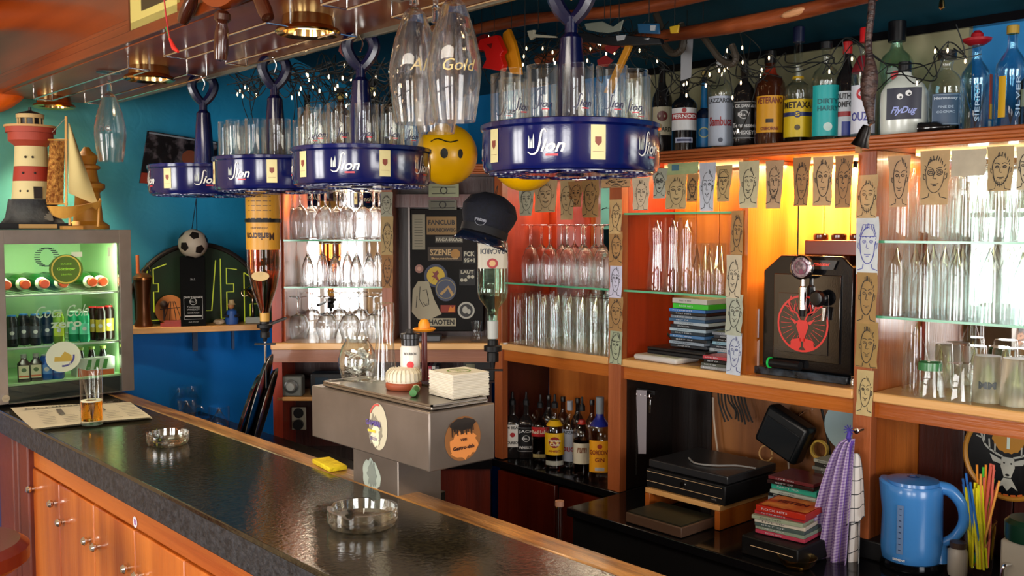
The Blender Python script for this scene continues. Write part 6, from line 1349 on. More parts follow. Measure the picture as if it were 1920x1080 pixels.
mp = flat((-.02*w_, -.0990, HM*.47), (1, 0, 0), (0, 0, 1)); RR = w_*.285; red = plain('c03028', .4, emit=.25)
b = MB(); b.ringdecal(mp, RR*.93, RR, seg=40)
for i in range(26):
    a = 2*pi*i/26; b.stroke([(RR*.45*cos(a), RR*.45*sin(a)), (RR*.86*cos(a), RR*.86*sin(a))], .0012, mp)
b.build('ring_picture', red, pic)
b = MB(); mp2 = flat((-.02*w_, -.0995, HM*.47), (1, 0, 0), (0, 0, 1)); q = RR
b.decal([(x*q, y*q) for x, y in [(-.18, .12), (.18, .12), (.24, -.1), (.12, -.42), (.10, -.62), (-.10, -.62), (-.12, -.42), (-.24, -.1)]], [tuple(range(8))], mp2)
for s_ in (-1, 1):
    b.decal([(s_*.18*q, .05*q), (s_*.5*q, .20*q), (s_*.30*q, -.04*q)], [(0, 1, 2)], mp2)
    b.stroke([(s_*x*q, y*q) for x, y in [(.10, .12), (.22, .35), (.45, .45), (.55, .70), (.45, .95)]], .005, mp2)
    b.stroke([(s_*.32*q, .40*q), (s_*.30*q, .68*q)], .004, mp2); b.stroke([(s_*.50*q, .56*q), (s_*.72*q, .62*q)], .004, mp2)
    b.decal([(s_*.06*q, -.5*q), (s_*.42*q, -.58*q), (s_*.48*q, -.86*q), (s_*.2*q, -.98*q), (s_*.04*q, -.8*q)], [(0, 1, 2, 3, 4)], mp2)
b.build('stag_head', red, pic)
b = MB(); b.prism([(.02*w_-.03, HM*.925), (.30*w_, HM*.925), (.34*w_, HM*1.0), (-.05*w_, HM*1.0)], -.0975, -.0912, lambda x, z_, y: (x, y, z_)); pl = b.build('name_plate', plain('14100f', .3), t)
b = MB(); write(b, 'Jägermeister', flat((.135*w_, -.0985, HM*.965), (1, 0, 0), (0, 0, 1)), h=.014, w=.075, bold=.02, shear=.2); b.build('lettering', plain('d04030', .4, emit=.4), pl)
XR = Matrix.Rotation(pi/2, 4, 'X')
gx, gz = QX(1479, yM-.10)-t.location.x, PT(1479, 503, Y=yM-.12).z-ZW-.001
g = MB(Matrix.Translation((gx, -.115, gz)) @ XR).lathe([(0, 0), (.033, 0), (.034, .004), (.034, .016), (.030, .018), (.029, .012), (0, .012)], 36).build('medallion_ring', M['chrome'], t)
b = MB(Matrix.Translation((gx, -.129, gz)) @ XR); b.lathe([(0, 0), (.0285, 0), (0, .002)], 30); b.build('medallion_face', noisy('medal', '3a2c34', '9a8890', 90, rough=.2, metal=.5), t)
b = MB(); m4 = flat((gx, -.1315, gz), (1, 0, 0), (0, 0, 1)); b.disc(m4, .007, .002, -.012); b.ringdecal(m4, .018, .020); b.build('medallion_mark', plain('7a2c48', .4), t)
MB().lathe([(0, 0), (.011, 0), (.011, .062), (.006, .066), (.005, .085), (0, .085)], 20).build('tap_handle', M['chrome'], t, loc=(gx, -.118, gz-.118)); MB().lathe([(0, -.02), (.007, -.02), (.009, -.001), (0, -.001)], 16).build('spout', M['black'], t, loc=(gx, -.118, gz-.118))
MB(Matrix.Translation((gx+.050, -.099, gz-.085)) @ XR).lathe([(0, 0), (.014, 0), (.014, .012), (.022, .016), (.023, .026), (.018, .034), (0, .035)], 28).build('knob', M['blackgloss'], t)
MB().cyl((gx+.066, -.112, gz-.11), (gx+.062, -.112, gz-.145), .008, seg=14).build('sight_tube', M['chrome'], t)
b = MB(); mx0, mx1 = QX(1398, yM-.12)-t.location.x, QX(1585, yM-.03)-t.location.x; b.box(mx0, mx1, -.155+.11-.0, -.0915+.0, 0, .026) if False else b.box(mx0, mx1, -.0885-.0+.0-.0, -.0885, 0, .0)
MB().box(-w_*.60, w_*.52, -.170+.125, .09, 0, .027).build('base', M['black'], t, bevel=.004)
MB().box(-w_*.62, w_*.45, -.088, -.0455, .0, .022).build('drip_tray', noisy('wet_tray', '0a0c0e', '3c4650', 30, rough=.15), t, bevel=.003)
MB().cyl((-w_*.38, -.106, .040), (-w_*.02, -.106, .040), .013, seg=18).build('flashlight_like_tube', M['black'], t).name = 'drain_tube'
MB().lathe([(.012, 0), (.016, 0), (.016, .005), (.012, .005)], 20, closed=True).build('green_ring', plain('18a040', .3, emit=.3), t, loc=(-w_*.38, -.106, .040), rot=(0, pi/2, 0))
MB().lathe([(0, 0), (.014, 0), (.014, .008), (.011, .02), (.013, .026), (0, .027)], 20).build('drain_knob', M['chrome'], t, loc=(w_*.50, -.072, .001))
tb_ = MB().box(-w_*.12, w_*.48, -.05, .06, HM+.013, HM+.055).build('bottle_dock', plain('6a2408', .25), t, bevel=.003)
for i in range(3):
    o = thing('upturned_bottle', 'upturned dark bottle base on top of the shot machine, %s from the left' % ORD[i], 'bottle', (t.location.x-w_*.02+i*w_*.20, t.location.y-.01, ZW+HM+.0565), 0, group='bottles docked in the shot machine')
    MB().lathe([(0, 0), (.020, 0), (.021, .004), (.021, .014), (.018, .018), (0, .019)], 24).build('glass_body', BODY['brown'], o)
t = thing('book', 'thin black spined book standing upright left of the shot machine', 'book', (QX(1419, YS+.10), YS+.10, ZW+.001)); MB().box(-.006, .008, 0, .12, 0, .225).build('cover', M['black'], t, bevel=.001)
b = MB(); write(b, 'WÜRFELN', flat((.001, -.0006, .16), (1, 0, 0), (0, 0, 1)), h=.009, w=.07, rot=-pi/2, bold=.03); b.build('lettering', plain('c8c8c8', .5), t)
t = thing('envelope', 'pale pink folded card leaning left of the shot machine', 'card', (QX(1412, YS+.06), YS+.06, ZW+.001)); MB().prism([(-.004, 0), (.024, 0), (.026, .10), (.0, .078)], 0, .003, lambda x, z_, y: (x, y, z_)).build('card', plain('c0a090', .6), t); MB().prism([(.014, .105), (.022, .105), (.023, .19), (.017, .19)], .001, .003, lambda x, z_, y: (x, y, z_)).build('paper_slip', plain('c4bcc4', .6), t)
t = thing('lighter', 'red and blue lighter standing at the foot of the white hanging strip', 'lighter', (QX(1394, YS+.02)+.006, YS+.02, ZW+.001)); MB().lathe([(0, 0), (.006, 0), (.0065, .012), (0, .012)], 14, 2, .7).build('base', plain('a02028', .35), t); MB().lathe([(0, .0121), (.0066, .0121), (.0068, .028), (0, .028)], 14, 2, .7).build('middle', plain('4a90c8', .35), t); MB().lathe([(0, .0281), (.0062, .0281), (.0045, .038), (0, .040)], 14, 2, .7).build('top', plain('b02430', .35), t)
# disc stack
random.seed(12)
def stack(name, x, y, z0, n, lab, grp, cols, w=.142, d=.125, th=.0105, jit=.006, rz0=0):
    for i in range(n):
        c = cols[i % len(cols)]; h = th*(1.6 if c.startswith('!') else 1); c = c.lstrip('!')
        t = thing(name, lab % (ORD[i] if i < 20 else 'top')+' from below', 'disc case', (x+random.uniform(-jit, jit), y+random.uniform(-jit, jit), z0), rz0+random.uniform(-.05, .05), group=grp)
        MB().box(-w/2, w/2, 0, d, 0, h-.0008).build('case', plain(c, .25), t, bevel=.0008)
        mp_ = flat((0, -.0006, h/2), (1, 0, 0), (0, 0, 1)); b = MB(); s_ = ['ROCK HITS', 'PARTY MIX', 'BEST OF', 'LIVE 80s', 'KULT HITS', 'FETENHITS'][i % 6]; write(b, s_, mp_, h=h*.34, w=w*random.uniform(.3, .55), cx=-w*.12, bold=.0); dk = sum(hx(c)) < .9; b.build('spine_print', plain('c8ccd0' if dk else '1c1c24', .5), t)
        z0 += h
    return z0
CL = ['202830', '8a98a4', '1c2228', '4a78a8', '2c3a44', '9ab0bc', '1c242c', 'a8b4bc', '30587a', '6a7884', '1a1c20', '3a70b0', '!38b830', '!c8c4bc', '!101018', '14141c']
stack('disc_case', QX(1297, YS+.09)-.012, YS+.09, ZW+.046, 14, 'disc case in the tall stack on the wooden ledge, %s', 'tall disc stack on the wooden ledge', CL)
stack('disc_case', QX(1335, YS+.075)+.045, YS+.11, ZW+.001, 10, 'disc case in the stack behind the white hanging strip, %s', 'disc stack behind the white strip', ['3a3c40', '7a8088', '202428', '5a98b8', 'a8b0b4', '2a3038', '8ab0c0', '1c1c1c'])
stack('disc_case', QX(1346, YS+.02), YS+.008, ZW+.001, 4, 'disc case in the low pile beside the white laptop, %s', 'low disc pile on the wooden ledge', ['8a8c8c', '50544c', '1c1c1c', 'b04048'], w=.09, d=.09)
t = thing('laptop', 'closed white laptop with rounded corner at the front of the wooden ledge', 'laptop', (QX(1238, YS+.04), YS+.03, ZW+.001), -.03); MB().box(-.088, .095, -.02, .10, 0, .019).build('body', plain('c8c4c0', .3), t, bevel=.008)
t = thing('laptop', 'thin black laptop lying above the white one under the disc stack', 'laptop', (QX(1268, YS+.08)+.01, YS+.055, ZW+.0205), -.02); MB().box(-.11, .13, 0, .16, 0, .012).build('base', M['black'], t, bevel=.003); MB().box(-.11, .13, 0, .16, .0125, .022).build('lid', plain('1c1a1a', .3), t, bevel=.003)
MB().tube([Vector(q) for q in cat([(QX(1178, YB-.03), YB-.03, 1.44), (QX(1210, YB-.05), YB-.05, 1.36), (QX(1250, YB-.04), YB-.04, 1.28), (QX(1270, YB-.04), YB-.03, 1.235)], 5)], .004, 7).build('cable', M['wire'])
tag(bpy.data.objects['cable'], 'black cable running down the red back wall beside the disc stack', 'cable')
t = thing('bare_bulb', 'glowing bare bulb at the top of the second papered post', 'lamp', PT(1603, 320, Y=YS-.005)); MB().ball((0, 0, 0), .009, 16, 10).build('bulb', M['bulb'], t); MB().cyl((0, 0, .008), (0, .004, .024), .006, seg=10).build('socket', M['black'], t)
# light strips under the bottle shelf
for i, (a, b_, lab, pw, c, yy) in enumerate([(XD+.04, P2[0]-.03, 'warm light strip over the shot machine', 12, (1, .62, .22), YB-.06), (P2[1]+.02, XE-.02, 'light strip over the patterned glasses', 13, (1, .74, .42), YB-.10), (P0[1]+.02, P1[0]-.02, 'light strip over the stemmed glasses', 2.2, (1, .82, .6), YB-.10), (P1[1]+.02, XD-.03, 'light strip over the waisted glasses', 2.8, (1, .66, .32), YB-.08)]):
    t = thing('light_strip', lab, 'lamp', ((a+b_)/2, yy, ZT-.045)); MB().box(-(b_-a)/2, (b_-a)/2, -.012, .012, 0, .008).build('tube', plain((1, .9, .7), .5, emit=3, ecol=c), t)
    area('strip_light', ((a+b_)/2, yy, ZT-.048), ((a+b_)/2, yy-.02, 0), b_-a, .03, pw, c)
p = A2W(625, .16, ZT-.045); t = thing('light_strip', 'light strip over the wine glasses of the corner cabinet', 'lamp', p, HEAD); MB().box(-.17, .17, -.012, .012, 0, .008).build('tube', plain((1, .9, .7), .5, emit=3, ecol=(1, .85, .65)), t)
l = area('strip_light', p-Vector((0, 0, .003)), p-Vector((0, 0, 1)), .34, .03, 5, (1, .84, .62)); l.rotation_euler = (0, 0, HEAD)
# ================================================================ lower compartment
z0 = ZB
def at(px, Y, z_=None): return Vector((QX(px, Y, 900), Y, ZB if z_ is None else z_))
a1, b1 = PT(1209, 962, Y=2.30), PT(1349, 1005, Y=2.30)
t = thing('wooden_stand', 'low pale wooden stand carrying the black cash box', 'stand', ((a1.x+b1.x)/2, 2.40, ZB)); wd = (b1.x-a1.x)/2; hs = .072
MB().box(-wd, wd, -.10, .16, hs-.016, hs).build('board', M['light_x'], t, bevel=.002)
for sx in (-1, 1):
    MB().box(sx*wd-.018*(sx > 0), sx*wd+.018*(sx < 0), -.10, .16, .0005, hs-.0165).build('leg', M['wood_z'], t, bevel=.001)
t = thing('cash_box', 'black steel cash box with small lock on the wooden stand', 'cash box', ((a1.x+b1.x)/2, 2.41, ZB+hs+.0005)); MB().box(-wd*1.02, wd*1.08, -.10, .16, 0, .058).build('drawer', M['black'], t, bevel=.003); MB().box(-wd*1.02, wd*1.08, -.09, .16, .061, .085).build('lid', plain((.02, .02, .022), .3), t, bevel=.003)
MB(Matrix.Translation((.0, -.101, .034)) @ XR).lathe([(0, 0), (.010, 0), (.009, .003), (0, .004)], 20).build('lock', M['chrome'], t); b = MB(); write(b, 'SAFE', flat((wd*.8, -.1008, .012), (1, 0, 0), (0, 0, 1)), h=.006); b.build('lettering', plain('8a8a8a', .4), t)
for k, zz in enumerate((.02, .05)): MB().tube([(-wd, -.1015, zz), (wd, -.1015, zz)], .0012, 5).build('bright_edge', M['chrome'], t)
t = thing('cable', 'pale curled cable lying on top of the cash box', 'cable', ((a1.x+b1.x)/2, 2.42, ZB+hs+.0865)); MB().tube(cat([(-.05, -.02, .006), (.0, -.05, .003), (.06, -.03, .004), (.10, .02, .003), (.16, .03, .004)], 6), .0028, 6).build('cable', plain('8a8a88', .5), t)
# adapter box hanging
p = PT(1473, 813, Y=2.60); t = thing('router', 'black plastic network box hanging tilted from the back panel', 'router', p, rot=(0, radians(24), 0)); s = depth(p)/FPX
MB().box(-48*s, 48*s, -.03, .03, -40*s, 40*s).build('housing', plain('0e1114', .35), t, bevel=.012); MB().box(-38*s, 38*s, -.033, -.0302, -34*s, 20*s).build('front', plain('161a1e', .25), t, bevel=.001)
MB().tube([(0, .03, 38*s), (.0, .05, 44*s), (0, .065, 46*s)], .003, 6).build('hanger', M['chrome'], t)
def loop(name, lab, px, py, r, col, turns, Y=2.62, catg='cable', tr=.003):
    c = PT(px, py, Y=Y); t = thing(name, lab, catg, c); pts = []
    for i in range(turns*18): a = 2*pi*i/18; pts.append((r*(1+.08*sin(i*.7))*cos(a), -.002*turns+.004*i/18, r*(1.05+.06*cos(i*.5))*sin(a)))
    MB().tube(pts, tr, 6).build('coil', plain(col, .5), t); return t
loop('cable_coil', 'coiled yellow cable hanging beside the black network box', 1537, 843, .026, 'b8953c', 4)
loop('cable_loop', 'small beige cable loop hanging under the black network box', 1436, 850, .024, 'b8905c', 1)
p = PT(1590, 800, Y=2.64); t = thing('white_disc', 'pale blue white disc hanging behind the purple towel', 'disc', p); MB(XR).lathe([(0, 0), (.075, 0), (.075, .004), (0, .005)], 36).build('disc', plain('9cb4b8', .4), t)
p = PT(1381, 888, Y=2.655); t = thing('wall_socket', 'white wall socket with black plug on the back panel by the cash box', 'socket', p); MB().box(-.03, .03, 0, .012, -.03, .03).build('plate', plain('b0a898', .5), t, bevel=.004); MB(XR).lathe([(0, 0), (.018, 0), (.016, .022), (0, .022)], 18).build('plug', M['black'], t)
for i, (pts, c, lab, r_) in enumerate([([(1337, 745), (1340, 800), (1350, 870), (1362, 905)], 'c0ac98', 'white cable running down beside the hanging black cords', .0035), ([(1388, 885), (1392, 862), (1404, 862), (1407, 900)], 'b09c88', 'short white cable arch right of the white wall socket', .003),
        ([(1540, 765), (1548, 800), (1556, 850), (1560, 880)], '181614', 'black cable hanging left of the pale disc', .004), ([(1478, 860), (1480, 885), (1484, 905)], 'c0b0a0', 'short pale cable under the black network box', .003)]):
    P_ = [PT(x, y, Y=2.645) for x, y in pts]; t = thing('cable', lab, 'cable', P_[0]); MB().tube(cat([q-P_[0] for q in P_], 6), r_, 6).build('cable', plain(c, .5), t)
p = PT(1370, 750, Y=2.60); t = thing('cord_bundle', 'bundle of black cords hanging under the wooden ledge', 'cords', p); random.seed(8)
for i in range(9): MB().tube(cat([(-.05+.012*i, .0, .04), (-.04+.013*i, -.01, -.0), (-.03+.014*i+random.uniform(-.01, .01), -.005, -.03), (-.02+.013*i, 0, -.055-.02*random.random())], 4), .003, 5).build('cord', plain('2a2826', .4), t)
p = PT(1182, 733, Y=2.395); t = thing('paper_sheet', 'grey white paper sheet hanging at the left end of the dark compartment', 'paper', p+Vector((.022, .03, 0))); q1 = PT(1182, 850, Y=2.395)
MB().add([(-.022, 0, 0), (.022, 0, .004), (.018, .004, q1.z-p.z), (-.010, -.002, q1.z-p.z-.004), (-.022, 0, -.03)], [(4, 3, 2, 1, 0)]).build('paper', plain('8c868c', .7), t)
p = PT(1210, 738, Y=2.44); t = thing('hook_rail', 'row of small hooks with keys and a chain hanging in the dark compartment', 'hooks', p); MB().box(-.035, .04, 0, .012, .0, .014).build('rail', M['black'], t)
for i in range(4):
    h = MB().tube(cat([(-.026+i*.018, -.001, .008), (-.026+i*.018, -.012, .004), (-.024+i*.018, -.014, -.008), (-.018+i*.018, -.010, -.008)], 4), .0016, 5).build('hook', M['chrome'], t)
    MB().box(-.030+i*.018, -.022+i*.018, -.012, -.010, -.06-.012*(i % 3), -.014).build('key', M['chrome'], t, bevel=.001)
b = MB()
for i in range(30): b.tube([(-.028+.0015*(i % 2), -.010, -.02-i*.0085), (-.027-.0015*(i % 2), -.010, -.0275-i*.0085)], .0018, 4)
b.build('chain', plain('50504c', .3, .8), t)['kind'] = 'stuff'
# disc piles in the compartment
CR = ['b84058', '8a9a88', '4a5a58', 'd0c8b8', '98a48c', 'a83038', '!b02c1c']
q = at(1462, 2.22); zt_ = stack('disc_case', q.x, 2.22, ZB+.055, 7, 'disc case in the pile with orange picture on top, %s', 'disc pile with the orange cover', CR, rz0=.12)
mp = flat((q.x, 2.285, zt_+.0006), (cos(.12), sin(.12), 0), (-sin(.12), cos(.12), 0)); b = MB().patch(-.066, .066, -.058, .055, mp, 1).build('cover_picture', noisy('cover_print', 'b83a14', 'e89040', 22, rough=.3), None)
tag(b, 'orange picture cover lying on the front disc pile', 'cover'); bb = MB(); write(bb, 'FETEN', flat((q.x, 2.29, zt_+.0012), (cos(.12), sin(.12), 0), (-sin(.12), cos(.12), 0)), h=.026, w=.085, bold=.05); bb.build('lettering', plain('6a1408', .4), b)
bx_ = thing('black_case', 'low black equipment case under the disc piles', 'case', (q.x+.07, 2.31, ZB+.0005)); MB().box(-.16, .012, -.13, .18, 0, .052).build('case', M['black'], bx_, bevel=.004); MB().box(.0125, .15, .08, .30, 0, .052).build('rear_half', M['black'], bx_, bevel=.004)
MB().tube([(-.13, -.1315, .03), (.0, -.1315, .03)], .0012, 5).build('bright_edge', M['chrome'], bx_)
q = at(1492, 2.40); stack('disc_case', q.x, 2.38, ZB+.055, 10, 'disc case in the pile with the turquoise one, %s', 'disc pile with the turquoise case', ['5a6a70', '2a2c30', '98a4a4', '405058', '!8898a8', '1e2226', 'b8c0b8', '!38a890', '2c1c1c', '6a2c30'], rz0=.05)
q = at(1545, 2.46); stack('disc_case', q.x+.01, 2.50, ZB+.055, 15, 'disc case in the tallest pile behind the purple towel, %s', 'disc pile behind the towel', ['70746c', '2c2c2a', 'a0a498', '3c3c38'], rz0=-.08)
p = PT(1245, 1052, Z=ZB); t = thing('wooden_tray', 'flat wooden box at the front of the black counter', 'box', (QX(1250, 2.22, 1060), 2.24, ZB+.0005)); MB().box(-.11, .10, -.08, .08, 0, .03).build('box', plain('5a4234', .5), t, bevel=.003); MB().box(-.105, .095, -.075, .075, .0305, .034).build('lid', plain('28281e', .4), t)
p = PT(1437, 1088, Z=ZB); t = thing('bowl', 'metal rimmed bowl at the bottom edge of the photo', 'bowl', (p.x, max(p.y, 2.2), ZB+.0005)); MB().lathe([(0, 0), (.03, 0), (.045, .014), (.050, .028), (.048, .028), (.043, .016), (.028, .003), (0, .003)], 32).build('bowl', M['brass'], t)
# ================================================================ towels
def cloth(t, name, top, bottomL, bottomR, mat, folds=3, amp=.012, wtop=.02, back=.0):
    n, m_ = 26, 22; v = []
    for j in range(n+1):
        s_ = j/n; L_ = top*(1-s_)+bottomL*s_; R2 = top*(1-s_)+bottomR*s_; e = s_**.55
        L_ = top+(bottomL-top)*s_; L_.x = top.x+(bottomL.x-top.x)*e-wtop*(1-s_); R2 = top+(bottomR-top)*s_; R2.x = top.x+(bottomR.x-top.x)*e+wtop*(1-s_)
        for i in range(m_+1):
            u = i/m_; q = L_*(1-u)+R2*u; v.append(q+Vector((0, back-amp*(.35+e)*sin(u*folds*2*pi+s_*.9), .004*sin(u*9)*s_)))
    o = MB().add(v, [(j*(m_+1)+i, j*(m_+1)+i+1, (j+1)*(m_+1)+i+1, (j+1)*(m_+1)+i) for j in range(n) for i in range(m_)]).build(name, mat, t, True)
    uv = o.data.uv_layers.new(name='uv')
    for poly in o.data.polygons:
        for li in poly.loop_indices: vi = o.data.loops[li].vertex_index; uv.data[li].uv = ((vi % (m_+1))/m_, 1-(vi//(m_+1))/n)
    so2 = o.modifiers.new('thick', 'SOLIDIFY'); so2.thickness = .0015; return o
def checks(name, base, line, nx, ny, wth, rough=.85, tilt=0):
    m, nt, b = _mat(name); N = nt.nodes.new; L = nt.links.new; uvn = N('ShaderNodeUVMap'); mp_ = N('ShaderNodeMapping'); mp_.inputs['Scale'].default_value = (nx, ny, 1); mp_.inputs['Rotation'].default_value = (0, 0, tilt)
    L(uvn.outputs[0], mp_.inputs[0]); sp = N('ShaderNodeSeparateXYZ'); L(mp_.outputs[0], sp.inputs[0]); outs = []
    for ax in 'XY':
        fr_ = N('ShaderNodeMath'); fr_.operation = 'FRACT'; L(sp.outputs[ax], fr_.inputs[0]); lt_ = N('ShaderNodeMath'); lt_.operation = 'LESS_THAN'; L(fr_.outputs[0], lt_.inputs[0]); lt_.inputs[1].default_value = wth; outs.append(lt_)
    mx = N('ShaderNodeMath'); mx.operation = 'MAXIMUM' if wth < .3 else 'ADD'; L(outs[0].outputs[0], mx.inputs[0]); L(outs[1].outputs[0], mx.inputs[1])
    ml = N('ShaderNodeMath'); ml.operation = 'MULTIPLY'; L(mx.outputs[0], ml.inputs[0]); ml.inputs[1].default_value = 1 if wth < .3 else .5
    mc = N('ShaderNodeMix'); mc.data_type = 'RGBA'; mc.inputs['A'].default_value = C(hx(base)); mc.inputs['B'].default_value = C(hx(line)); L(ml.outputs[0], mc.inputs['Factor']); L(mc.outputs['Result'], b.inputs['Base Color']); b.inputs['Roughness'].default_value = rough; return m
YT = YS-.05
top = PT(1600, 830, Y=YT); t = thing('tea_towel', 'white tea towel with dark window check hanging on the post right of the purple one', 'towel', top)
cloth(t, 'white_cloth', PT(1606, 850, Y=YT), PT(1572, 1090, Y=YT), PT(1612, 1085, Y=YT), checks('window_check', 'd8d4d0', '303438', 4, 9, .07), 2, .010, .008)
cloth(t, 'upper_fold', PT(1606, 850, Y=YT-.012), PT(1590, 985, Y=YT-.012), PT(1624, 970, Y=YT-.012), checks('window_check', 'd8d4d0', '303438', 3, 5, .07), 1, .006, .006)
top = PT(1598, 812, Y=YT-.02); t = thing('tea_towel', 'purple checked tea towel hanging on the post in front of the discs', 'towel', top)
cloth(t, 'purple_cloth', PT(1596, 822, Y=YT-.03), PT(1504, 1086, Y=YT-.03), PT(1588, 1086, Y=YT-.03), checks('gingham', 'c0b0cc', '7a5aa0', 16, 46, .5), 3, .014, .010)
cloth(t, 'purple_hem', PT(1600, 826, Y=YT-.034), PT(1562, 1092, Y=YT-.034), PT(1572, 1092, Y=YT-.034), plain('5c3c98', .8), 1, .004, .004)
MB().tube([(0, -.012, .006), (0, -.02, -.01), (0, -.01, -.018)], .006, 8).build('hanger_knot', plain('4a38a0', .8), t); b = MB(); random.seed(2)
for i in range(10): a = 2*pi*i/10; b.tube([(0, -.016, .010), (.014*cos(a), -.018, .010+.014*sin(a))], .0016, 4)
b.build('tassel', plain('3c3490', .8), t)
MB(XR).lathe([(0, 0), (.005, 0), (.005, .03), (.008, .032), (0, .036)], 12).build('hook_peg', M['chrome'], t, loc=(.004, .045, .004))
# ================================================================ kettle, straws, right end
p = PT(1708, 1058, Z=ZB+.002); kx, ky = p.x, max(p.y, 2.26); kt = PT(1708, 893, Y=ky).z-ZB; dk = depth((kx, ky, ZB)); kr = (1762-1650)/2/FPX*dk
t = thing('kettle', 'blue electric kettle with water gauge and big handle', 'kettle', (kx, ky, ZB+.001), face_cam((kx, ky)))
KB = plain('3f84cc', .25, coat=.2)
def kprof(z_): return kr*(1.0-.04*(z_/kt))*(.95+.05*min(1, z_/kt*5))
b = MB(); pr = [(0, .020), (kr*.94, .020)]+[(kr*(1.0-.05*i/8)*(.96 if i == 0 else 1), .022+(kt*.90-.022)*i/8) for i in range(9)]+[(kr*.90, kt*.93), (0, kt*.93)]; b.lathe(pr, 40)
for q in b.v:   # spout: pull the left upper side out
    if q.z > kt*.60 and q.x < -kr*.6: k_ = (q.z-kt*.60)/(kt*.35); q.x -= .014*min(1, k_)*max(0, (-q.x/kr-.6)/.4); q.z += .010*min(1, k_)*max(0, (-q.x/kr-.6)/.4)
b.build('body', KB, t)
MB().lathe([(0, kt*.9301), (kr*.86, kt*.9301), (kr*.84, kt*.965), (kr*.5, kt*.99), (0, kt*1.0)], 36).build('lid', plain('3a7cc4', .25, coat=.3), t)
MB().lathe([(kr*.12, kt*.992), (kr*.30, kt*.975), (kr*.30, kt*.988), (kr*.12, kt*1.003)], 20, closed=True).build('lid_grip', plain('16447e', .3), t)
MB().lathe([(0, 0), (kr*1.0, 0), (kr*1.02, .006), (kr*.98, .0195), (0, .0195)], 40).build('base', plain('16181c', .1, .7), t)
hp = cat([(kr*.80, 0, kt*.90), (kr*1.15, 0, kt*.88), (kr*1.52, 0, kt*.74), (kr*1.60, 0, kt*.55), (kr*1.35, 0, kt*.38), (kr*.95, 0, kt*.28)], 6)
b = MB(); n_ = len(hp); b.tube(hp, [.0115+.006*(1-i/(n_-1)) for i in range(n_)], 12); b.build('handle', KB, t)
MB().lathe([(0, .02), (.030, .02), (.026, kt*.22), (.016, kt*.30), (0, kt*.30)], 20, 2, 1, org=(kr*.82, 0, 0)).build('handle_foot', KB, t)
MB().box(kr*1.05, kr*1.45, -.006, .006, kt*.20, kt*.235).build('switch', plain('c8c8c4', .3), t, bevel=.002)
lb = MB().patch(-.036*1.0, -.020, kt*.20, kt*.74, cylmap(kr, 0, -pi/2, .0012), 3).build('water_gauge', plain('6a86b0', .15), t)
b = MB(); [b.patch(-.031, -.025, kt*(.24+.065*i), kt*(.24+.065*i)+.002, cylmap(kr, 0, -pi/2, .002), 1) for i in range(8)]; b.build('gauge_marks', plain('1c2c50', .4), lb)
b = MB(); write(b, 'SIEMENS', cylmap(kr, 0, -pi/2, .0016), h=.006, w=.032, cx=-.030, cy=kt*.135, bold=.04); b.build('lettering', plain('d8e0e8', .3), t)
# straws in a glass
p = PT(1835, 1074, Z=ZB); sx_, sy_ = p.x, max(p.y, 2.22); ds = depth((sx_, sy_, 0)); t = thing('tall_glass', 'tall glass holding yellow straws and long paper tipped ones beside the kettle', 'glass', (sx_, sy_, ZB+.001)); gr = 24/FPX*ds*1.0
gh = PT(1835, 975, Y=sy_).z-ZB
MB().lathe(wall2([(0, 0), (gr*.9, 0), (gr*.95, .004), (gr*1.22, gh)], .0018, .012), 32).build('glass', M['glass'], t)
random.seed(21); topz = PT(1835, 880, Y=sy_).z-ZB
sm = {}
for i in range(34):
    c = ['d8d818', 'e8d820', 'd8d818', 'e08a28', 'e09a40', 'd86a58', 'c8c020', '2a6ab8'][i % 8] if i < 26 else ['d86a58', 'c85a48', '2a6ab8', '3ab038'][i % 4]
    a = random.uniform(0, 2*pi); r0 = gr*.7*random.random(); left = c in ('d8d818', 'e8d820', 'c8c020'); lean = random.uniform(-.034, -.006) if left else random.uniform(-.01, .052)
    if c == '2a6ab8': lean = -.040
    lr = _R*lean+FH*random.uniform(-.012, .014); base = Vector((r0*cos(a), r0*sin(a), .014)); tip = Vector((base.x*.6+lr.x, base.y*.6+lr.y, topz*(.84+.26*random.random() if not left else .80+.08*random.random())))
    o = thing('straw', '%s drinking straw in the tall glass beside the kettle' % {'d8d818': 'yellow', 'e8d820': 'yellow', 'c8c020': 'yellow', 'e08a28': 'orange', 'e09a40': 'orange', 'd86a58': 'pink', 'c85a48': 'pink', '2a6ab8': 'blue', '3ab038': 'green'}[c], 'straw', t.location+base, group='%s straws in the tall glass' % {'d8d818': 'yellow', 'e8d820': 'yellow', 'c8c020': 'yellow', 'e08a28': 'orange', 'e09a40': 'orange', 'd86a58': 'pink', 'c85a48': 'pink', '2a6ab8': 'blue', '3ab038': 'green'}[c])
    MB().tube([Vector((0, 0, 0)), tip-base], .0030, 7).build('tube', plain(c, .35), o)
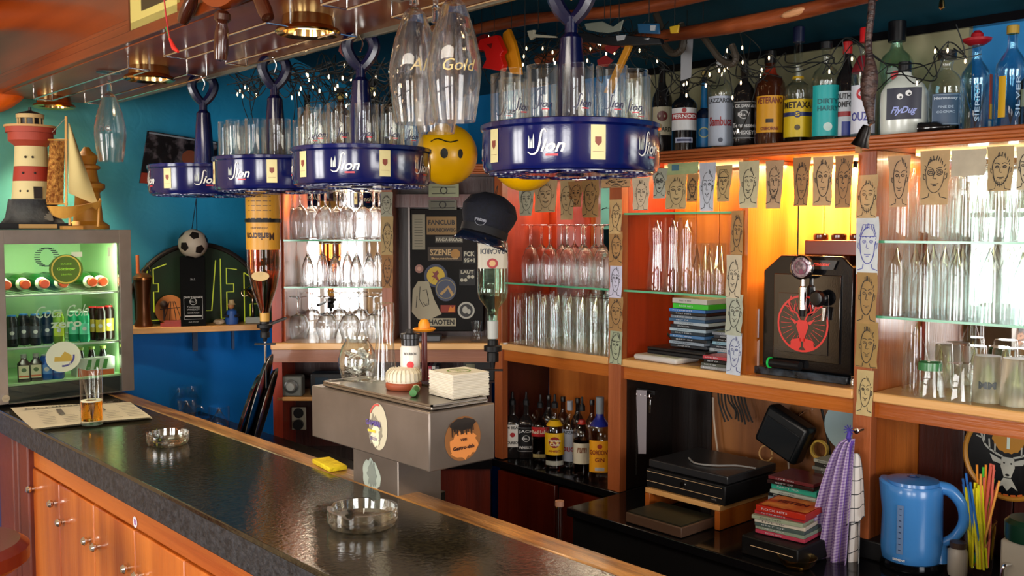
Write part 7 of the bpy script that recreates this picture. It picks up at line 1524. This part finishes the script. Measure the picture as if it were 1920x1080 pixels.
# round stag sign
p = PT(1893, 855, Y=2.655); r = 76/FPX*depth(p); t = thing('round_sign', 'round black sign with gold rim, white stag head and cross behind the straws', 'sign', p, rot=(0, 0, 0))
r = 74/FPX*depth(p)/.92
MB(XR).lathe([(0, 0), (r, 0), (r, .008), (0, .009)], 40).build('panel', plain('06080a', .3), t)
MB().tube([(r*cos(2*pi*i/44), -.006, r*sin(2*pi*i/44)) for i in range(44)], .0075, 8, True).build('rim', plain('b07a28', .35), t)
mp = flat((0, -.0098, 0), (1, 0, 0), (0, 0, 1)); b = MB(); b.add([mp(0, r*.45)]+[mp((r*.36+r*.03*(i % 2))*cos(2*pi*i/32), r*.45+(r*.36+r*.03*(i % 2))*sin(2*pi*i/32)) for i in range(32)], [(0, i+1, (i+1) % 32+1) for i in range(32)]); b.build('gold_glow', plain('b07818', .4), t)
mp = flat((0, -.0106, 0), (1, 0, 0), (0, 0, 1)); b = MB(); b.patch(-r*.035, r*.035, r*.18, r*.76, mp, 1); b.patch(-r*.19, r*.19, r*.52, r*.59, mp, 1); b.build('cross', plain('c8d8c8', .5), t)
b = MB()
for s_ in (-1, 1):
    b.stroke([(s_*x*r, y*r) for x, y in cat([(.12, -.02), (.30, .05), (.52, .20), (.62, .45), (.66, .62)], 4)], .005, mp)
    for x, y, x2, y2 in ((.30, .05, .30, .26), (.42, .12, .44, .36), (.54, .24, .56, .50), (.63, .48, .80, .66), (.60, .36, .74, .40)): b.stroke([(s_*x*r, y*r), (s_*x2*r, y2*r)], .004, mp)
    b.decal([(s_*.14*r, -.10*r), (s_*.42*r, .02*r), (s_*.34*r, -.16*r), (s_*.16*r, -.20*r)], [(0, 1, 2, 3)], mp)
b.decal([(x*r, y*r) for x, y in [(-.14, -.02), (.14, -.02), (.16, -.25), (.08, -.50), (-.08, -.50), (-.16, -.25)]], [tuple(range(6))], mp)
b.decal([(x*r, y*r) for x, y in [(-.09, -.52), (.09, -.52), (.24, -.78), (.10, -.70), (0, -.82), (-.10, -.70), (-.24, -.78)]], [tuple(range(7))], mp)
b.build('stag_head', plain('a8aaa0', .5), t)
b = MB(); m5 = flat((0, -.0112, 0), (1, 0, 0), (0, 0, 1)); [b.disc(m5, r*.022, s_*r*.08, -r*.16, 10) for s_ in (-1, 1)]; b.disc(m5, r*.05, 0, -r*.44, 12, r*.03); b.build('stag_features', plain('080808', .4), t)
b = MB(); [b.stroke([(r*.93*cos(a), r*.93*sin(a)) for a in [radians(-125+i*10)]*1+[radians(-118+i*10)]], .006, flat((0, -.0106, 0), (1, 0, 0), (0, 0, 1))) for i in range(7)]; b.build('orange_marks', plain('b85a20', .4), t)
# things at the lower right edge
p = PT(1890, 1045, Y=2.34); t = thing('coffee_mill', 'white and green kitchen appliance with chrome fitting at the right edge', 'appliance', (p.x+.03, 2.36, ZB+.001)); MB().box(-.045, .06, -.03, .06, 0, .155).build('housing', plain('8a8274', .5), t, bevel=.006); MB().lathe([(0, .1555), (.058, .1555), (.060, .165), (.060, .195), (.05, .205), (0, .207)], 28, org=(.01, .015, 0)).build('lid', plain('0a2a1c', .3), t)
MB().tube(cat([(-.02, -.031, .10), (-.025, -.05, .10), (-.028, -.055, .085), (-.028, -.055, .045)], 4), .004, 8).build('spout', M['chrome'], t)
p = PT(1922, 1075, Z=ZB); t = thing('plastic_cup', 'bright yellow plastic tub cut off by the right edge', 'tub', (p.x+.02, max(p.y, 2.20), ZB+.001)); MB().lathe(wall2([(0, 0), (.032, 0), (.034, .004), (.044, .080)], .002, .004), 32).build('tub', plain('e0b818', .35), t); MB().lathe([(.0445, .070), (.0470, .070), (.0470, .0745), (.0445, .0745)], 32, closed=True).build('rim_band', plain('e8c830', .35), t)
t = thing('pepper_jar', 'small white jar between the kettle and the straws', 'jar', at(1800, 2.45)+Vector((0, 0, .001))); MB().lathe([(0, 0), (.022, 0), (.024, .01), (.024, .06), (.018, .07), (0, .07)], 20).build('jar', plain('9a948a', .4), t); MB().lathe([(0, .0705), (.02, .0705), (.02, .085), (0, .085)], 20).build('lid', plain('3a2a22', .4), t)
# ================================================================ ship wheel, frame, tassel on the canopy face
YW = .945; c0 = PT(425, -150, Y=YW); t = thing('ship_wheel', 'wooden ship wheel mounted on the canopy front, lower handles in view', 'ship wheel', c0, rot=(pi/2, 0, 0))
RW = (PT(425, -150, Y=YW)-PT(425, 14, Y=YW)).length
MB().lathe([(RW-.03, -.014), (RW, -.014), (RW+.004, 0), (RW, .014), (RW-.03, .014), (RW-.034, 0)], 48, closed=True).build('rim', M['soffit'], t)
MB().lathe([(0, -.018), (.035, -.018), (.035, .018), (0, .018)], 24).build('hub', M['soffit'], t)
sp_m = MB(); sp_m.m = Matrix.Rotation(pi/2, 4, 'Y')
sp_m.lathe([(0, .036), (.010, .036), (.012, RW*.5), (.010, RW-.035)], 14); sp_m.lathe([(.010, RW+.005), (.017, RW+.012), (.018, RW+.024), (.012, RW+.030), (.011, RW+.034), (.015, RW+.05), (.0155, RW+.09), (.013, RW+.108), (0, RW+.112)], 16)
spm = sp_m.mesh('spoke', plain('3a160a', .2, coat=.5))
for i in range(8):
    o = bpy.data.objects.new('spoke', spm); COL.objects.link(o); o.parent = t; o.rotation_euler = (0, 0, radians(-98+45*i))
p0, p1 = PT(246, 63, Y=SY0-.012), PT(309, 37, Y=SY0-.012); t = thing('picture_frame', 'cream matted picture with dark centre on the canopy front', 'picture', p0+Vector((0, .002, 0))); w_ = p1.x-p0.x
MB().box(0, w_*1.35, -.003, .006, 0, .20).build('mat', plain('c8ba6a', .5), t); MB().box(w_*.36, w_*1.1, -.005, -.0032, .045, .15).build('picture', plain('38301c', .4), t); MB().box(-.006, -.0005, -.006, .006, -.004, .204).build('frame', plain('5a240a', .4), t)
P_ = [PT(307, -10, Y=.93), PT(312, 35, Y=.93), PT(318, 72, Y=.93), PT(326, 90, Y=.93)]; t = thing('tassel_cord', 'thin red and green cord ending in a red tassel in front of the canopy', 'cord', P_[0]); MB().tube(cat([q-P_[0] for q in P_[:3]], 5), .0018, 6).build('cord', plain('b0202a', .6), t); MB().tube([P_[1]-P_[0]+Vector((.0, -.001, -.02)), P_[2]-P_[0]], .0022, 6).build('green_wrap', plain('3a7a3a', .6), t)
MB().tube([q-P_[0] for q in [P_[2], P_[3], PT(334, 97, Y=.93)]], [.003, .006, .003], 8).build('tassel', plain('d02820', .6), t)
p = PT(645, 88, Y=1.36); t = thing('wooden_fish', 'small reddish wooden pennant hanging on the canopy edge by the second carrier', 'ornament', p, HEAD-.3); MB().prism([(0, -.026), (.018, -.012), (.026, .018), (.012, .034), (-.006, .016), (-.014, -.010)], -.004, .004, lambda x, z_, y: (x, y, z_)).build('pennant', plain('6a1c0c', .4), t); MB().tube([(.010, 0, .033), (.012, 0, .055)], .001, 4).build('string', M['wire'], t)
p = PT(745, 62, Y=1.16); t = thing('price_card', 'white printed card stuck under the canopy left of the tulip glasses', 'card', (p.x, 1.20, SZ-.003), .2); MB().box(-.07, .05, -.03, .03, 0, .002).build('card', plain('b8aca0', .6), t); b = MB(); [b.box(-.05+.022*i, -.045+.022*i, -.02, .02, -.0008, -.0002) for i in range(4)]; b.build('print', plain('3a3430', .6), t)
# lattice strip hanging along the canopy back edge (string lights wound on it)
# ================================================================ logs and clutter over the bottle row
def log(x0, x1, y0, z0_, y1, z1_, r, lab, bark=None, name='wooden_pole'):
    t = thing(name, lab, 'pole', (x0, y0, z0_)); n = 16; pts = []; rs = []
    for i in range(n+1): s_ = i/n; pts.append(Vector(((x1-x0)*s_, (y1-y0)*s_+.006*sin(s_*9), (z1_-z0_)*s_+.008*sin(s_*7)))); rs.append(r*(1+.10*sin(s_*11)))
    MB().tube(pts, rs, 12).build('pole', noisy('stripped_wood', '6a2c14', 'b0582c', 3, rough=.4, stretch=(1, 8, 8), bump=.3, bscale=12), t)
    return t
qa, qb = PT(860, 92, Y=2.28), PT(1800, -35, Y=2.05)
def topsup(t, pts, zc): 
    for k, q in enumerate(pts): MB().tube([Vector(q)-Vector(t.location), Vector((q[0], q[1], zc(q[1])))-Vector(t.location)], .0015, 5).build('cord', M['wire'], t)
zceil = lambda y: 2.70-max(0, y-1.35)*.3414
A1 = PT(890, 55, Y=2.10); B1 = PT(1345, -12, Y=2.02)
t = log(A1.x, B1.x, A1.y, A1.z, B1.y, B1.z, .017, 'upper squared wooden pole hanging over the bottle row'); topsup(t, [(A1.x+.1, 2.09, A1.z+.03), (B1.x-.1, 2.03, B1.z-.0)], zceil)
A2 = PT(1010, 112, Y=2.33); B2 = PT(1330, 72, Y=2.25); C2 = PT(1640, -8, Y=2.10)
t = log(A2.x, C2.x, A2.y, A2.z-.0, C2.y, C2.z, .019, 'lower rounded wooden pole with a pale knife scar over the bottle row')
topsup(t, [(A2.x+.1, 2.32, A2.z+.02), (C2.x-.1, 2.12, C2.z)], zceil)
s_ = (QX(1500, 2.14, 30)-A2.x)/(C2.x-A2.x); m_ = A2+(C2-A2)*s_+Vector((0, -.012, -.006)); MB().lathe([(0, -.045), (.008, -.03), (.010, 0), (.007, .03), (0, .045)], 10).build('scar', plain('d89a6a', .4), t, loc=m_-Vector(t.location), rot=(0, pi/2-.12, .1))
# hanging strip of white paper
p = PT(1288, 52, Y=2.30); q = PT(1286, 150, Y=2.30); t = thing('paper_strip', 'blank white paper strip hanging in front of the black bottle with red band', 'paper', p); w_ = 13/FPX*depth(p); MB().add([(-w_, 0, 0), (w_*1.2, 0, 0), (w_, -.004, (q.z-p.z)*.97), (-w_*1.1, .002, q.z-p.z)], [(3, 2, 1, 0)]).build('strip', plain('a8aab0', .7), t); MB().tube([(0, 0, 0), (0, 0, .05)], .001, 4).build('string', M['wire'], t)
# red figure, surfboards, kites
def slab(name, lab, catg, pts, Y, th, col, extra=()):
    P = [PT(x, y, Y=Y) for x, y in pts]; c = sum(P, Vector())/len(P); t = thing(name, lab, catg, c)
    MB().prism([(q.x-c.x, q.z-c.z) for q in P], -th/2, th/2, lambda x, z_, y: (x, y, z_)).build('body', plain(col, .4), t, bevel=.002)
    for k, (nm, pp, cc) in enumerate(extra): R3 = [PT(x, y, Y=Y) for x, y in pp]; MB().prism([(q.x-c.x, q.z-c.z) for q in R3], -th/2-.003-.001*k, -th/2-.0004, lambda x, z_, y: (x, y, z_)).build(nm, plain(cc, .4), t)
    zt_ = max(q.z for q in P)-c.z; MB().tube([(0, 0, zt_-.002), (0, .0, zceil(Y)-c.z)], .0012, 5).build('cord', M['wire'], t)
    return t
slab('hanging_figure', 'bright red wooden figure hanging among the fairy lights', 'ornament', [(905, 74), (935, 66), (942, 82), (948, 96), (942, 104), (948, 122), (944, 134), (908, 128), (916, 112), (912, 96), (897, 92)], 2.00, .02, 'c8100c', [('dark_cut', [(918, 84), (928, 82), (926, 92)], '6a0806')])
slab('hanging_figure', 'dark red shape hanging behind the nearest tulip glass', 'ornament', [(893, 72), (912, 64), (914, 84), (905, 98), (892, 88)], 2.06, .02, '7a1414')
slab('surfboard_ornament', 'yellow orange leaf shaped board hanging right of the red figure', 'ornament', [(946, 62), (956, 54), (966, 78), (974, 110), (978, 140), (960, 138), (950, 110), (944, 84)], 2.03, .015, 'd88a10')
slab('kite_ornament', 'yellow diagonal bar with dark red flags hanging behind the largest carrier', 'ornament', [(1176, 82), (1186, 84), (1160, 142), (1146, 176), (1134, 174)], 2.00, .012, 'c08010', [('red_flag', [(1138, 88), (1156, 78), (1168, 86), (1152, 102), (1140, 96)], '7a1014'), ('red_flag', [(1124, 114), (1140, 104), (1154, 114), (1142, 126), (1126, 124)], '7a1014')])
slab('car_ornament', 'black flat ornament with white outlines hanging behind the largest carrier', 'ornament', [(1060, 62), (1110, 62), (1130, 70), (1180, 66), (1240, 72), (1244, 84), (1150, 86), (1060, 74)], 1.98, .015, '080b10', [('white_loop', [(1160, 68), (1178, 66), (1174, 76), (1162, 78)], 'a8acb0'), ('white_mark', [(1212, 74), (1222, 72), (1220, 76)], 'a8acb0')])
slab('blue_pennant', 'blue cloth pennant with white emblem hanging above the black ornament', 'pennant', [(1196, 44), (1236, 44), (1238, 64), (1198, 62)], 1.96, .006, '0e4a70', [('white_ring', [(1222, 48), (1232, 48), (1230, 58), (1222, 58)], 'a8acb0')])
slab('yellow_pennant', 'small yellow pennant under the coiled hose over the bottles', 'pennant', [(1256, 50), (1274, 46), (1272, 62), (1258, 63)], 1.96, .006, 'c09a10')
slab('anchor_ornament', 'pale anchor shaped ornament hanging left of the largest carrier handle', 'ornament', [(990, 58), (1004, 56), (1002, 64), (1044, 68), (1044, 71), (1004, 70), (996, 76), (992, 66)], 1.99, .010, 'a8a490')
slab('metal_scraps', 'pale crumpled netting hanging over the pole right of the largest carrier handle', 'netting', [(1096, 44), (1130, 40), (1150, 50), (1170, 36), (1164, 58), (1140, 62), (1120, 60), (1100, 56)], 1.97, .004, '7c8478')
# coiled hose
for i, (pts, lab, r_) in enumerate([([(1230, 26), (1242, 60), (1246, 84), (1262, 100), (1278, 92), (1282, 66), (1276, 44)], 'ribbed grey hose loop hanging over the black bottle with red band', .010), ([(1318, 68), (1336, 92), (1352, 112), (1372, 120), (1380, 108), (1372, 84)], 'second ribbed hose end curling over the square whiskey bottle', .009)]):
    P_ = [PT(x, y, Y=2.24) for x, y in pts]; t = thing('hose', lab, 'hose', P_[0]); cp_ = cat([q-P_[0] for q in P_], 10); MB().tube(cp_, [r_*(1+.12*(k % 2)) for k in range(len(cp_))], 8).build('hose', plain('3c342a', .5), t)
    MB().tube([(0, 0, 0), (0, 0, zceil(2.24)-P_[0].z)], .0015, 5).build('cord', M['wire'], t)
# braided strap with bell
P_ = [PT(x, y, Y=1.95) for x, y in [(1636, -30), (1634, 20), (1628, 80), (1632, 130), (1628, 180), (1634, 232)]]; t = thing('leather_strap', 'long braided leather strap hanging in front of the second papered post', 'strap', P_[0])
cp_ = cat([q-P_[0] for q in P_], 12); MB().tube(cp_, [(.0075+.010*max(0, sin(pi*min(1, max(0, (k/len(cp_)-.45)/.5))))**2)*(1+.08*(k % 2)) for k in range(len(cp_))], 10).build('braid', noisy('leather', '1c1416', '5a4038', 40, rough=.4, bump=.5, bscale=60, stretch=(1, 1, 2)), t)
e = P_[-1]-P_[0]; MB().lathe([(0, 0), (.008, 0), (.012, -.012), (.014, -.03), (.020, -.045), (.017, -.045), (.010, -.03), (0, -.012)][::-1], 20).build('bell', plain('14100e', .3, .5), t, loc=e+Vector((-.010, 0, -.003)), rot=(0, .35, 0))
MB().tube([e, e+Vector((-.022, 0, -.022)), e+Vector((-.028, 0, -.045))], .0018, 6).build('bell_cord', plain('8a5a38', .5), t); MB().box(-.034, -.022, -.004, .004, -.060, -.046).build('tag', plain('a87848', .5), t, loc=e)
# small hanging lamp thing near the upper right
p = PT(1766, 8, Y=2.2); t = thing('hanging_ornament', 'tiny brass ornament hanging near the upper right', 'ornament', p); MB().lathe([(0, -.014), (.007, -.008), (.006, .006), (.002, .014), (0, .016)], 14).build('drop', M['brass'], t); MB().tube([(0, 0, .016), (0, 0, zceil(2.2)-p.z)], .001, 4).build('cord', M['wire'], t)
# ================================================================ fairy lights
bulbm = MB().lathe([(0, -.006), (.0020, -.004), (.0025, 0), (.0016, .005), (0, .006)], 8).mesh('bulb', M['bulb'])
socm = MB().lathe([(0, .0062), (.0024, .0062), (.0024, .013), (0, .013)], 6).mesh('socket', M['wire'])
def fairy(lab, P, seed, wires, bulbs, spread=(.06, .05)):
    """P: anchor points in the room that the string is thrown over"""
    r = random.Random(seed); t = thing('fairy_lights', lab, 'fairy lights', P[0]); o = Vector(P[0]); b = MB()
    for k in range(wires):
        pts = []
        for i, q in enumerate(P):
            sg = (1 if i in (0, len(P)-1) else 1.0)
            pts.append(Vector(q)-o+Vector((r.uniform(-1, 1)*spread[0], r.uniform(-1, 1)*.04, r.uniform(-1.0, .6)*spread[1]*sg)))
            if i < len(P)-1: m2 = (Vector(q)+Vector(P[i+1]))/2-o; pts.append(m2+Vector((r.uniform(-1, 1)*spread[0], r.uniform(-1, 1)*.04, -abs(r.gauss(0, 1))*spread[1]*.9)))
        c = cat(pts, 6); MB().tube(c, .0016, 4).build('wire', M['wire'], t)
        for m in range(max(1, bulbs//wires)):
            q = c[r.randrange(len(c))]
            o1 = bpy.data.objects.new('bulb', bulbm); COL.objects.link(o1); o1.parent = t; o1.location = q-Vector((0, 0, .012)); o2 = bpy.data.objects.new('socket', socm); COL.objects.link(o2); o2.parent = t; o2.location = o1.location
    return t
PL = lambda L, Y: [PT(x, y, Y=Y) for x, y in L]
fairy('fairy lights tangled along the canopy edge between the blue carriers', PL([(445, 148), (500, 140), (560, 128), (620, 118), (680, 122), (745, 112)], 1.42), 3, 13, 26, (.035, .045))
fairy('fairy lights hanging loose on the blue wall behind the second carrier', PL([(560, 140), (600, 160), (640, 170), (680, 165), (720, 175), (745, 150)], 1.55), 5, 11, 12, (.05, .06))
fairy('fairy lights wound over the poles around the largest carrier handle', PL([(880, 50), (940, 80), (1010, 70), (1080, 60), (1160, 55), (1230, 60)], 2.2), 9, 12, 24, (.06, .07))
fairy('fairy lights drooping over the left part of the bottle row', PL([(1190, 60), (1235, 110), (1270, 150), (1330, 120), (1385, 100), (1440, 120)], 2.33), 12, 6, 18, (.05, .06))
fairy('fairy lights drooping over the right part of the bottle row', PL([(1380, 60), (1450, 120), (1540, 100), (1600, 90), (1690, 120), (1770, 100), (1830, 60)], 2.36), 15, 4, 14, (.04, .05))
for i, (px, y0, y1) in enumerate([(458, 150, 225), (470, 160, 232), (520, 150, 235), (548, 160, 230), (470, 140, 215)]):
    P_ = [PT(px, y0, Y=1.46), PT(px-4+3*i, (y0+y1)/2, Y=1.47), PT(px+8-2*i, y1, Y=1.46)]; t = thing('loose_wire', 'thin loose black wire end hanging between the first two blue carriers, %s' % ORD[i], 'wire', P_[0], group='loose wire ends'); MB().tube(cat([q-P_[0] for q in P_], 5), .0013, 4).build('wire', M['wire'], t)
# ================================================================ stool at the bar
p = PT(-95, 1100, Y=.50); t = thing('bar_stool', 'bar stool with a round dark red leather seat at the lower left', 'stool', (p.x, .50, 0)); zs = PT(-60, 1062, Y=.50).z
MB().lathe([(0, zs-.06), (.15, zs-.06), (.17, zs-.045), (.17, zs-.015), (.15, zs), (0, zs+.004)], 32).build('seat', plain('6a1c14', .3, coat=.3), t); MB().lathe([(0, .02), (.02, .02), (.02, zs-.061), (0, zs-.061)], 14).build('column', M['chrome'], t); MB().lathe([(0, 0), (.19, 0), (.19, .008), (.03, .02), (0, .02)], 32).build('foot', M['chrome'], t)
